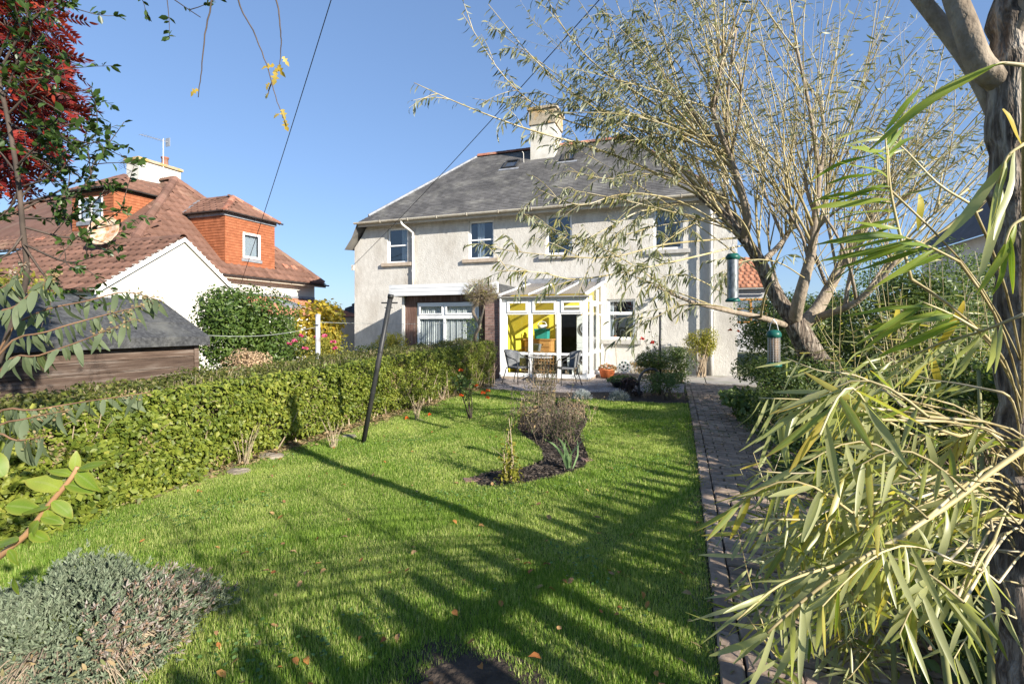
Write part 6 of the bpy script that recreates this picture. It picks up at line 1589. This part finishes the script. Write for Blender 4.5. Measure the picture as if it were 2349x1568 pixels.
for q in range(3):
    o = limb_pt(R.choice((0,0,5)), R.uniform(.5,1)); e_ = dp(R.uniform(1200,1560), R.uniform(380,620), WT+R.uniform(-1.3,-.2)); extra.append(curve(o, e_, Vector((0,0,R.uniform(.05,.25))), 13))
# long boughs reaching left over the roof and the wall
for (pts, r, nl) in (
  ([(1600,446,.5),(1450,372,.2),(1330,330,-.1),(1200,293,-.3),(1060,240,-.4),(950,190,-.5)], .020, 34),
  ([(1690,400,-.2),(1520,330,0),(1430,310,.1),(1270,265,0),(1160,180,-.2),(1060,30,-.3)], .018, 50),
  ([(1665,340,-.25),(1500,270,0),(1370,250,0),(1230,140,-.1),(1120,10,-.2)], .018, 50),
  ([(1679,371,-.2),(1520,250,-.3),(1380,160,-.4),(1290,60,-.5),(1230,-60,-.5)], .018, 46),
  ([(1706,547,.1),(1560,462,-.3),(1430,445,-.5),(1330,470,-.7),(1225,430,-.8)], .014, 40),
  ([(1700,545,.1),(1530,560,-.5),(1400,590,-.8),(1260,585,-1.0),(1130,570,-1.1)], .015, 44),
  ([(1715,560,.1),(1500,610,-.6),(1330,640,-.9),(1240,625,-1.1),(1140,620,-1.2)], .014, 46),
  ([(1690,520,.2),(1500,480,-.2),(1400,520,-.5),(1300,560,-.6),(1190,480,-.7)], .013, 46),
  ([(1667,712,-.6),(1580,680,-.8),(1500,650,-1.0),(1430,620,-1.1),(1390,560,-1.1)], .010, 40),
  ([(1740,728,-.3),(1640,700,-.7),(1560,700,-.9),(1500,730,-1.0),(1450,755,-1.0)], .009, 40),
  ([(1690,690,-.5),(1600,640,-.8),(1540,630,-.9),(1480,660,-1.0)], .008, 36),
  ([(1648,484,.3),(1580,520,-.2),(1520,560,-.5),(1470,620,-.7)], .010, 40),
  ([(1640,470,.3),(1540,470,-.1),(1450,510,-.3),(1390,560,-.5)], .010, 36),
  ([(1620,455,.3),(1500,400,0),(1400,410,-.2),(1300,390,-.3)], .010, 30),
  ([(1850,640,-.3),(1780,600,-.8),(1700,600,-1.0),(1650,640,-1.1)], .009, 24)):
    extra.append((smooth_line([dp(x, y, WT+q) for x, y, q in pts], 4), r, nl))
for ex_ in extra:
    l, r, nl = ex_ if isinstance(ex_, tuple) else (ex_, R.uniform(.009,.014), 40)
    shoots.append((l, taper(r, r*.2, len(l))))
    lp.append(twig_leaves(l, nl, .13, 0, .75, .32))
    for q in range(8):
        k = R.randrange(len(l)//3, len(l)-1); d = (l[k+1]-l[k]).normalized(); e = l[k]+(d*.7+Vector(rdir(1)[0])*.6+Vector((0,0,-.12))).normalized()*R.uniform(.2,.6)
        c2 = curve(l[k], e, Vector((0,0,.03)), 5); shoots.append((c2, taper(r*.3, r*.1, 5))); lp.append(twig_leaves(c2, 13, .13, 0, .9, .2))
stems('shoots', shoots, M['shoot'], wil, 5)
P = np.array([p for a in lp for p in a[0]]); D = np.array([p for a in lp for p in a[1]]); N = np.array([p for a in lp for p in a[2]]); L_ = np.array([p for a in lp for p in a[3]])
leaves('foliage', P, D, N, L_, L_*.15, M['willow_leaf'], wil, T_LONG)

# ------------------------------------------------------------------ near tree on the right with broad-leaved sprays
nb0 = dp(2345,1500,1.75); nb0.z = 0
nt_ = thing('near_willow_tree', 'rough barked tree at the right edge with long pale green leaves', 'willow', nb0)
def tube_px(pts, r0, r1, mat, name, parent, sides=12, k=5):
    l = smooth_line([dp(*p) for p in pts], k); o = MB().tube(l, taper(r0, r1, len(l)), sides).build(name, mat, parent, smooth=True); return o, l
l = smooth_line([nb0, dp(2345,1500,1.75), dp(2318,1250,1.75), dp(2335,1050,1.75), dp(2338,800,1.75), dp(2330,600,1.72), dp(2316,350,1.7), dp(2312,150,1.7), dp(2325,-60,1.7), dp(2335,-420,1.65)], 6)
rad = [.068 - .014*i/(len(l)-1) + .008*math.sin(i*1.7)+.004*math.sin(i*4.1) for i in range(len(l))]
MB().tube(l, rad, 20).build('trunk', M['bark'], nt_, smooth=True)
tube_px([(2318,330,1.72),(2280,240,1.75),(2230,150,1.8),(2170,70,1.85),(2090,-30,1.9),(1990,-160,2.0)], .034, .022, M['limb_bark'], 'branch', nt_)
tube_px([(2314,200,1.7),(2250,150,1.7),(2215,60,1.72),(2180,-40,1.75),(2150,-200,1.8)], .042, .03, M['limb_bark'], 'branch', nt_)
tube_px([(2320,100,1.7),(2360,0,1.65),(2400,-200,1.6)], .04, .03, M['limb_bark'], 'branch', nt_)
SCL = .50
def leafy(pts, r0, r1, n, ll, lw, mat, dirpx, jitter=.35, start=.15, stem=M['shoot'], parent=None):
    pts = [(x, y, t_*SCL) for x, y, t_ in pts]; ll *= SCL*.9; n = int(n*1.0); jitter *= 1.5; r0 *= .42; r1 *= .5
    p0 = dp(*pts[0]); tr_ = Vector((nb0.x, nb0.y, max(.3, p0.z-.35)))
    if (tr_-p0).length > .12: MB().tube(curve(tr_, p0, Vector((0,0,.06)), 7), taper(r0*1.4, r0, 7), 6).build('branch', stem, parent or nt_, smooth=True)
    o, l = tube_px(pts, r0, r1, stem, 'branch', parent or nt_, 6, 4)
    P = []; D = []; N = []; Ln = []; Wd = []
    m = len(l)-1
    for j in range(n):
        u = start+(1-start)*(j+.5)/n; k = min(u*m, m-1e-4); i = int(k); p = l[i].lerp(l[i+1], k-i)
        dx, dy = dirpx; d = Vector((dx*CT, dx*ST, -dy)) + Vector(rdir(1)[0])*jitter
        t = (l[i+1]-l[i]).normalized(); s_ = 1 if j % 2 else -1
        d = (d.normalized()+t*.35+t.cross(Vector((0,0,1)))*.25*s_).normalized()
        P.append(p); D.append(d); N.append(Vector((ST*.9,-CT*.9,.5))+Vector(rdir(1)[0])*.55); a = ll*R.uniform(.65,1.2); Ln.append(a); Wd.append(a*lw*R.uniform(.8,1.2))
    leaf_objects('leaf', P, D, N, Ln, [w_*.62 for w_ in Wd], mat, o, T_LONG2)
G, Yl, Gr = M['fg_leaf'], M['fg_leaf_yellow'], M['fg_leaf_green']
leafy([(2349,1029,1.5),(2270,1085,1.45),(2183,1152,1.4),(2080,1221,1.35),(1990,1290,1.3)], .010, .005, 16, .24, .14, G, (.25,1.0), start=.35)
leafy([(2080,1221,1.35),(1960,1290,1.25),(1850,1370,1.2),(1760,1450,1.15)], .006, .003, 22, .22, .13, G, (-.15,1.0), start=.1)
leafy([(2000,1270,1.3),(1900,1300,1.25),(1790,1340,1.2),(1690,1420,1.15)], .005, .002, 12, .19, .11, G, (-.8,.55), start=.2)
leafy([(2010,1210,1.45),(1900,1195,1.45),(1800,1190,1.45),(1715,1190,1.45)], .005, .002, 18, .14, .12, G, (-.45,.8))
leafy([(2170,1140,1.5),(2060,1090,1.5),(1960,1075,1.55),(1840,1085,1.6),(1740,1080,1.6)], .006, .002, 24, .15, .12, G, (-.4,.8))
leafy([(2100,1000,1.7),(2000,950,1.7),(1880,920,1.75),(1740,912,1.8)], .006, .002, 24, .16, .11, G, (-.4,.7))
leafy([(2200,1000,1.6),(2080,960,1.6),(2010,940,1.6),(1950,930,1.6)], .006, .002, 18, .19, .13, G, (.15,.9))
leafy([(2120,1150,1.55),(2010,1130,1.5),(1930,1150,1.5),(1870,1170,1.5)], .005, .002, 16, .16, .12, G, (0,.95))
leafy([(2050,900,2.0),(1960,860,2.0),(1880,850,2.0),(1800,820,2.1)], .005, .002, 16, .15, .11, G, (-.3,.7))
leafy([(2090,640,1.5),(2060,520,1.5),(2042,430,1.5),(2036,340,1.5)], .006, .003, 18, .22, .13, Gr, (-.95,.25), start=.3)
leafy([(2036,430,1.5),(2034,360,1.5),(2030,300,1.5)], .004, .002, 7, .16, .16, Gr, (.45,-.8), start=.4)
leafy([(2200,600,1.4),(2120,560,1.4),(2060,540,1.4)], .005, .002, 16, .24, .12, Gr, (-.9,.35))
leafy([(2250,760,1.3),(2180,720,1.3),(2110,690,1.3)], .005, .002, 12, .2, .12, Gr, (-.8,.5))
leafy([(2349,150,.75),(2300,145,.75),(2280,150,.75)], .004, .002, 2, .19, .13, Gr, (-1,.35), jitter=.08)
leafy([(2349,330,.95),(2310,360,.95),(2290,420,.95)], .004, .002, 5, .22, .14, G, (-.3,.9), jitter=.2)
leafy([(2349,500,.95),(2320,520,.95),(2305,560,.95)], .004, .002, 4, .17, .14, Gr, (.0,1), jitter=.2)
leafy([(2349,720,1.2),(2250,760,1.3),(2150,790,1.4),(2060,830,1.5)], .005, .002, 18, .17, .12, G, (-.3,.8))
leafy([(2300,900,1.6),(2200,880,1.7),(2100,860,1.8),(2000,790,1.9)], .005, .002, 18, .17, .12, G, (-.5,.6))
leafy([(2230,470,1.7),(2150,420,1.7),(2060,330,1.75),(1980,290,1.8)], .006, .002, 14, .14, .12, G, (-.6,.5))
leafy([(2280,1240,1.5),(2240,1300,1.4),(2200,1390,1.35)], .005, .002, 9, .17, .13, G, (-.2,.9))
for i, (px, py, t_) in enumerate(((2110,445,1.5),(2060,700,1.5),(1925,980,1.55),(2130,800,1.4),(1890,1130,1.5),(2300,250,1.2),(2210,690,1.3),(1830,1160,1.45),(2230,1160,1.5),(1990,860,1.8))):
    p = dp(px, py, t_); leaf_objects('yellow_leaf', [p], [Vector((R.uniform(-.6,.6), R.uniform(-.3,.3), -1))], [Vector((ST,-CT,.3))], [R.uniform(.09,.15)], [.02], Yl, nt_, T_LONG2)
# tall green canes rising at the lower right
for i, pts in enumerate(([(2175,1568,1.35),(2130,1400,1.4),(2090,1270,1.5)], [(2275,1568,1.5),(2262,1300,1.6),(2255,1120,1.7),(2245,850,1.8)], [(2050,1500,1.9),(2030,1230,2.0),(2015,1040,2.0)])):
    a = dp(*pts[0]); g0_ = Vector((a.x, a.y, 0)); l = smooth_line([g0_]+[dp(*p) for p in pts], 4); MB().tube(l, taper(.011,.006,len(l)), 7).build('cane', M['green_stem'], nt_, smooth=True)
# sucker growth of narrow leaves filling the right side
sk_ = thing('willow_suckers', 'thicket of brown and yellow willow suckers with narrow leaves on the right', 'willow suckers', (2.3,3.6,0)); shoots = []; lp = []
for q in range(90):
    far = q % 5 < 3
    dep = R.uniform(4.2, 6.5) if far else R.uniform(1.9, 3.3); px = R.uniform(1930, 2380) if far else R.uniform(1800, 2400); b = dp(px, 745, dep); b.z = 0
    h = R.uniform(1.3, 2.2) if far else R.uniform(.3, .8); e = b+Vector((R.gauss(0,.25), R.gauss(0,.25), h)); c_ = curve(b, e, (R.uniform(-.15,.15), R.uniform(-.15,.15), 0), 8)
    shoots.append((c_, taper(R.uniform(.004,.009), .002, 8))); lp.append(twig_leaves(c_, 14 if far else 26, .13, 0, .5, .3))
    for j in range(3):
        k = R.randrange(2,6); e2 = c_[k]+(Vector(rdir(1)[0])+Vector((0,0,.3))).normalized()*R.uniform(.15,.45); c2 = curve(c_[k], e2, (0,0,-.04), 5); shoots.append((c2, taper(.003,.0012,5))); lp.append(twig_leaves(c2, 6 if far else 12, .13, 0, .6, .2))
# sprays hanging over the path from the near tree
for q in range(34):
    t0_ = R.uniform(.55, 1.0); px, py = R.uniform(1950, 2360), R.uniform(880, 1450); o = dp(px, py, t0_); e = dp(px-R.uniform(120,330), py+R.uniform(-60,120), t0_+R.uniform(-.1,.1))
    c_ = curve(o, e, Vector((0,0,.04)), 8); shoots.append((c_, taper(.0018,.0009,8))); lp.append(twig_leaves(c_, 20, .068, 0, .8, .05))
    shoots.append((curve(Vector((nb0.x+R.uniform(-.1,.1), nb0.y+R.uniform(-.1,.1), max(.1, o.z-.4))), o, Vector((0,0,.05)), 6), taper(.003,.002,6)))
stems('shoots', shoots, M['shoot'], sk_, 4)
P = np.array([p for a in lp for p in a[0]]); D = np.array([p for a in lp for p in a[1]]); N = np.array([p for a in lp for p in a[2]]); L_ = np.array([p for a in lp for p in a[3]])
leaves('foliage', P, D, N, L_, L_*.105, M['fg_leaf'], sk_, T_LONG2, smooth=True)

# ------------------------------------------------------------------ paling fence on the right boundary
fA_ = Vector((1.32,-.9,0)); fdir = Vector((.40,.917,0)).normalized(); fnx = Vector((fdir.y,-fdir.x,0)); fL = 6.4
fn = thing('paling_fence', 'grey wooden paling fence beyond the tree at the right', 'fence', fA_)
pal = MB().add([(-.011,-.055,0),(.011,-.055,0),(.011,.055,0),(-.011,.055,0),(-.011,-.055,1.62),(.011,-.055,1.62),(.011,.055,1.62),(-.011,.055,1.62),(-.011,0,1.70),(.011,0,1.70)],
   [(0,3,2,1),(0,1,5,4),(2,3,7,6),(1,2,6,9,5),(3,0,4,8,7),(4,5,9,8),(6,7,8,9)], 0).mesh('pale', M['fence_wood'])
fa = math.atan2(-fdir.x, fdir.y); q = 0.0
while q < fL:
    p = fA_+fdir*q; link('pale', pal, fn, Matrix.Translation((p.x, p.y, R.uniform(0,.04))) @ Matrix.Rotation(fa, 4, 'Z') @ Matrix.Rotation(R.uniform(-.015,.015), 4, 'X')); q += .24+R.uniform(-.01,.01)
ff = (fA_+fnx*.014, fdir, Vector((0,0,1)), fnx)
for z in (.30, 1.42): MB().lbox(ff, -.1, fL+.1, z, z+.08, 0, .04).build('rail', M['fence_wood'], fn)
for q in (0, 1.6, 3.2, 4.8, 6.3): MB().lbox(ff, q, q+.09, 0, 1.6, .042, .13).build('post', M['fence_wood'], fn)
cn_ = thing('shadow_canes', 'unseen tall canes behind the paling fence, added for their shadow stripes', 'canes', fA_+fnx*.4); ls = []; lp = []  # out-of-view canes added to stripe the lawn with shadow
for q in range(17):
    p = fA_+fdir*(R.random()*fL)+fnx*R.uniform(.2,.7); h = R.uniform(2.2,3.1); c_ = curve(p, p+Vector((R.gauss(0,.25), R.gauss(0,.25), h)), (R.uniform(-.08,.08), R.uniform(-.08,.08), 0), 8); ls.append((c_, taper(R.uniform(.018,.034), .008, 8))); lp.append(twig_leaves(c_, 14, .10, 0, .4, .6))
stems('stems', ls, M['limb_bark'], cn_, 6)
P = np.array([p for a in lp for p in a[0]]); D = np.array([p for a in lp for p in a[1]]); N = np.array([p for a in lp for p in a[2]]); L_ = np.array([p for a in lp for p in a[3]])
leaves('foliage', P, D, N, L_, L_*.3, M['fg_leaf'], cn_, T_LONG)
shrub('shade_shrub', 'unseen leafy shrub beyond the paling fence, added to shade the lawn', 'shrub', (2.9,-.7,0), .8, .8, 2.15, 3600, .10, .45, M['shrub_leaf'], k=16, z0=.25, sub=.36, seed=31)  # out of view, added to throw shade over the near-left lawn

# ------------------------------------------------------------------ left: red-leaved tree with a dark evergreen through it
rt_b = dp(-160,900,3.0); rt_b.z = 0
rt = thing('red_leaved_tree', 'tree with crimson compound autumn leaves at the upper left', 'rowan', rt_b)
l = smooth_line([rt_b, dp(-150,700,3.0), dp(-120,400,3.0), dp(-90,150,3.0), dp(-60,-100,3.0)], 5); MB().tube(l, taper(.06,.03,len(l)), 10).build('trunk', M['dark_twig'], rt, smooth=True)
twl = []; P = []; D = []; N = []
for q in range(170):
    o = l[R.randrange(6, len(l))]; ty = R.uniform(-80, 410); xm_ = 148-((ty-170)/300)**2*110+R.uniform(-20,0); tx = R.uniform(-110, xm_) if R.random() < .7 else xm_
    e = dp(tx, ty, R.uniform(2.65,3.4)); c_ = curve(o, e, (0,0,.12), 5); twl.append((c_, taper(.006,.002,5)))
    for f in range(4):                                       # compound leaves: rachis with leaflet pairs
        b = c_[-1].lerp(c_[2], f*.22); rd = Vector((R.uniform(.2,1)*CT, R.uniform(-.3,.5), R.uniform(-.9,.05))).normalized(); ln = R.uniform(.13,.2); twl.append(([b, b+rd*ln], [.0018,.001]))
        s_ = rd.cross(Vector((0,0,1))+Vector(rdir(1)[0])*.6).normalized()
        for j in range(7):
            pt_ = b+rd*ln*(.15+.12*j)
            for sg in (-1,1): P.append(pt_); D.append((rd*.55+s_*sg*.8).normalized()); N.append(rd.cross(s_)+Vector(rdir(1)[0])*.3)
        P.append(b+rd*ln); D.append(rd); N.append(rd.cross(s_))
stems('twigs', twl, M['dark_twig'], rt, 4)
P = np.array(P); n = len(P); L_ = NR.uniform(.034,.055,n); leaves('foliage', P, np.array(D), np.array(N), L_, L_*.36, M['red_leaf'], rt, T_LONG)
cb_ = dp(-60,1000,2.5); cb_.z = 0
ct = thing('evergreen_shrub_tree', 'dark evergreen with arching twigs and small oval leaves at the left', 'evergreen', cb_)
o, tl_ = tube_px([(-60,1000,2.5),(20,760,2.45),(60,640,2.45),(52,520,2.4),(40,400,2.4),(15,260,2.4),(-10,150,2.4),(-40,-60,2.4)], .013, .008, M['dark_twig'], 'trunk', ct, 9)
twl = []; P = []; D = []
arms = [((52,480),(150,430),(200,395),(285,280)), ((50,500),(140,500),(200,480),(260,410)), ((55,560),(150,600),(210,590),(270,560)), ((45,430),(130,400),(180,340),(250,320)), ((50,450),(150,350),(200,325),(225,300)), ((52,520),(160,545),(220,520),(290,475)), ((40,380),(90,330),(130,310),(165,290)), ((20,260),(80,200),(110,170),(140,175)), ((0,160),(60,60),(120,20),(170,-10)), ((10,220),(40,140),(70,80),(60,20)), ((-10,150),(20,80),(40,40),(20,-20)), ((45,430),(20,480),(-20,500),(-60,490)), ((20,280),(60,300),(110,290),(150,250)), ((52,560),(110,640),(160,670),(210,690)), ((50,470),(110,450),(170,450),(235,360)), ((0,120),(200,-60),(330,-40),(460,40)), ((52,540),(20,580),(-20,600),(-50,600)), ((30,330),(80,350),(120,360),(170,400)), ((40,400),(0,350),(-30,340),(-60,330)), ((15,250),(-10,240),(-30,200),(-60,180))]
for pts in arms:
    dt = R.uniform(-.25,.25); l = smooth_line([dp(x, y, 2.4+dt*(i/3)) for i, (x, y) in enumerate(pts)], 5); twl.append((l, taper(.006,.0018,len(l))))
    sub_ = [l]
    for q in range(7):
        k = R.randrange(3, len(l)-1); e = l[k]+((l[k+1]-l[k]).normalized()*.7+Vector(rdir(1)[0])*.75).normalized()*R.uniform(.08,.26); c2 = curve(l[k], e, Vector(rdir(1)[0])*.02, 5); twl.append((c2, taper(.0028,.001,5))); sub_.append(c2)
    for c2 in sub_:
        m = len(c2)-1
        for j in range(10 if c2 is not l else 15):
            u = .3+.7*R.random()**.7; k = min(u*m, m-1e-4); i = int(k); p = c2[i].lerp(c2[i+1], k-i); d = ((c2[i+1]-c2[i]).normalized()*.7+Vector(rdir(1)[0])*.8).normalized(); P.append(p); D.append(d)
stems('twigs', twl, M['dark_twig'], ct, 4)
P = np.array(P); n = len(P); L_ = NR.uniform(.025,.05,n); leaves('foliage', P, np.array(D), unit(NR.normal(size=(n,3))*.6+[0,0,.7]), L_, L_*.52, M['dark_leaf'], ct, T_OVAL)
# hanging birch twigs
hb = thing('birch_branch', 'bare drooping birch twigs with a few yellow leaves against the sky', 'birch twigs', dp(560,-200,2.2)); 
for i, pts in enumerate(([(520,-220,2.2),(490,-20,2.2),(470,80,2.2),(463,160,2.2),(454,224,2.2)], [(520,-220,2.2),(545,-10,2.2),(580,70,2.2),(612,150,2.2),(632,220,2.2),(656,288,2.2)], [(520,-220,2.2),(625,-20,2.25),(642,60,2.25),(645,110,2.25),(640,150,2.25)], [(640,150,2.25),(622,195,2.25),(612,225,2.25)])):
    l = smooth_line([dp(*p) for p in pts], 5); 
    l = [p+Vector(rdir(1)[0])*.002 for p in l]
    MB().tube(l, taper(.0042,.0016,len(l)), 6).build('twig', M['dark_twig'], hb, smooth=True)
T_LOBED = (np.array([(0,0,0),(.12,-.3,.03),(.3,-.12,.0),(.42,-.5,.05),(.55,-.15,0),(.72,-.3,.02),(1,0,-.1),(.72,.3,.02),(.55,.15,0),(.42,.5,.05),(.3,.12,0),(.12,.3,.03)]), np.array([(0,1,2),(2,3,4),(4,5,6),(6,7,8),(8,9,10),(10,11,0),(0,2,10),(2,4,10),(10,4,8),(4,6,8)]))
for (px, py, dx, dy, s) in ((455,205,-.5,.4,.045),(630,150,-1,.2,.065),(640,148,.2,1,.05),(648,130,.6,.7,.04),(632,165,-.2,1,.055),(618,190,-.6,.8,.035),(615,215,-.7,.5,.03),(648,250,.1,1,.05),(640,262,-.6,.2,.035),(654,275,.1,1,.05),(642,155,-.8,.5,.045)):
    leaf_objects('leaf', [dp(px, py, 2.2)], [Vector((dx*CT, dx*ST+R.uniform(-.3,.3), -dy))], [Vector((ST,-CT,.4))+Vector(rdir(1)[0])*.4], [s], [s*.75], M['birch_leaf'], hb, T_LOBED)

# ------------------------------------------------------------------ buddleia at the left
M['bud_stem'] = pm('buddleia_stem', [(.13,.075,.045),(.24,.14,.08)], scale=8, rough=.7)
bb = dp(-140,1200,1.9); bb.z = 0
bd = thing('buddleia', 'buddleia with arching stems and drooping grey green leaves at the left', 'buddleia', bb)
bst = [([(-140,1150,1.9),(0,800,1.9),(80,720,1.9),(200,690,1.95),(290,670,2.0),(370,690,2.0)], 20), ([(-140,1100,1.8),(0,810,1.8),(110,760,1.8),(230,725,1.85),(330,700,1.9)], 22), ([(-140,1160,1.8),(0,850,1.75),(90,815,1.75),(190,780,1.8),(310,730,1.85)], 24),
       ([(-140,1200,1.7),(-20,960,1.7),(80,940,1.7),(200,920,1.75),(340,900,1.8)], 26), ([(-140,1150,1.7),(-20,990,1.65),(60,960,1.65),(160,940,1.65)], 18), ([(-140,1120,1.8),(-30,760,1.8),(40,700,1.8),(90,655,1.8),(130,625,1.8)], 20), ([(-140,1250,1.6),(-30,1010,1.6),(40,1010,1.6),(110,1000,1.6)], 12), ([(-140,1100,1.9),(-50,720,1.9),(20,650,1.9),(60,600,1.9)], 14)]
def heads(parent, line, n, mat, r):
    P = np.array([line[-1].lerp(line[-4], R.random()) for _ in range(n)])+NR.normal(size=(n,3))*r; return leaves('flower_spike', P, rdir(n), rdir(n), .012, .008, mat, parent)
for pts, n in bst:
    o, l = tube_px(pts, .005, .0015, M['bud_stem'], 'branch', bd, 6, 4)
    P = []; D = []; N = []; Ln = []; Wd = []
    m = len(l)-1
    n = int(n*1.4)
    for j in range(n):
        u = .3+.68*(j+.5)/n; k = min(u*m, m-1e-4); i = int(k); p = l[i].lerp(l[i+1], k-i)
        d = Vector((R.uniform(-.4,.5), R.uniform(-.5,.5), -R.uniform(.35,1.1))); P.append(p); D.append(d); N.append(Vector((ST,-CT,.5))+Vector(rdir(1)[0])*.7); a = R.uniform(.04,.10); Ln.append(a); Wd.append(a*R.uniform(.2,.32))
    leaf_objects('leaf', P, D, N, Ln, Wd, M['buddleia'], o, T_LONG2)
    heads(o, l, 60, M['seed'] if R.random() < .5 else M['dry_leaf'], .010)

# ------------------------------------------------------------------ silver cushion shrub at the lower left
sb = gp(140,1500)
ss = thing('silver_shrub', 'grey silver cushion shrub with dry woody stems at the lower left corner', 'shrub', sb)
n = 2600; rx, ry, hh = .54, .50, .28
def mound(n, lo, hi, a0=0, a1=6.28):
    a = NR.uniform(a0, a1, n); ph = np.arccos(NR.uniform(lo, hi, n)); lump = 1+.20*np.sin(a*3+1)*np.sin(ph*3)+.14*np.sin(a*7+ph*5)+.09*NR.normal(size=n)
    d = np.stack([np.sin(ph)*np.cos(a), np.sin(ph)*np.sin(a), np.cos(ph)], 1)
    return np.array(sb)+d*np.array([[rx,ry,hh]])*lump[:,None], d
def rosettes(name, n, lo, hi, mat, a0=0, a1=6.28, ll=.035):
    C0, d = mound(n, lo, hi, a0, a1); k = 9
    C_ = np.repeat(C0, k, 0); dd = np.repeat(d, k, 0); r_ = rdir(n*k); D = unit(dd*.8+r_*.75+[0,0,.2]); 
    leaves(name, C_-dd*.03*NR.random((n*k,1)), D, unit(dd+NR.normal(size=(n*k,3))*.4), ll*(.6+.6*NR.random(n*k)), ll*.27, M[mat], ss, T_DIAMOND)
rosettes('foliage', 5200, -.05, 1.0, 'silver_leaf', ll=.027)
rosettes('faded_tips', 700, .2, .9, 'lilac_leaf', -.3, 1.5, .027)
ls = []
for i in range(520):
    a = R.uniform(-2.6, .9); ph = R.uniform(1.0, 1.57); e = sb+Vector((math.cos(a)*rx*math.sin(ph)*1.02, math.sin(a)*ry*math.sin(ph)*1.02, hh*math.cos(ph)*.95)); b = sb+Vector((math.cos(a)*.2, math.sin(a)*.2, R.uniform(0,.15)))
    ls.append((curve(b, e, (R.uniform(-.04,.04), R.uniform(-.04,.04), .05), 5), taper(.005,.0016,5)))
stems('woody_stems', ls, M['tan_twig'], ss, 4)
n = 40; P = np.array([gp(165,1490,.22)]*n)+NR.normal(size=(n,3))*[.14,.12,.03]; leaves('dry_leaves', P, rdir(n), rdir(n), .034, .011, M['dry_leaf'], ss, T_LONG)
# near sprig with rounded leaves
g_ = dp(-160,1500,1.1); g_.z = 0
sp = thing('near_sprig', 'bright green rounded leaf sprig leaning in at the left edge', 'sprig', g_)
l = smooth_line([g_, dp(-120,1400,1.1), dp(0,1275,1.0), dp(60,1225,.98), dp(110,1160,.96), dp(160,1100,.95), dp(178,1070,.95)], 4)
st_ = MB().tube(l, taper(.008,.0035,len(l)), 8).build('stem', M['pink_stem'], sp, smooth=True)
for (px, py, dx, dy, s) in ((165,1090,-.8,-.4,.055),(170,1080,.1,-1,.045),(178,1075,.9,-.25,.06),(150,1110,.95,.2,.06),(140,1120,-1,-.3,.085),(120,1150,.7,.5,.055),(110,1165,-1,-.05,.075),(95,1185,.9,.1,.05),(88,1195,-.5,.75,.075),(105,1170,.3,.9,.055),(70,1220,.9,.3,.05),(40,1240,-.9,.1,.07),(20,1260,.7,.8,.045),(175,1085,.7,.5,.07),(30,1320,-.2,.9,.05),(10,1090,-.3,-.4,.09),(15,1160,.7,.05,.08)):
    leaf_objects('leaf', [dp(px, py, .95)], [Vector((dx*CT, dx*ST+R.uniform(-.2,.2), -dy))], [Vector((ST*.6,-CT*.6,.8))+Vector(rdir(1)[0])*.35], [s*.82], [s*.45], M['fg_leaf_green'], st_, T_LONG2)
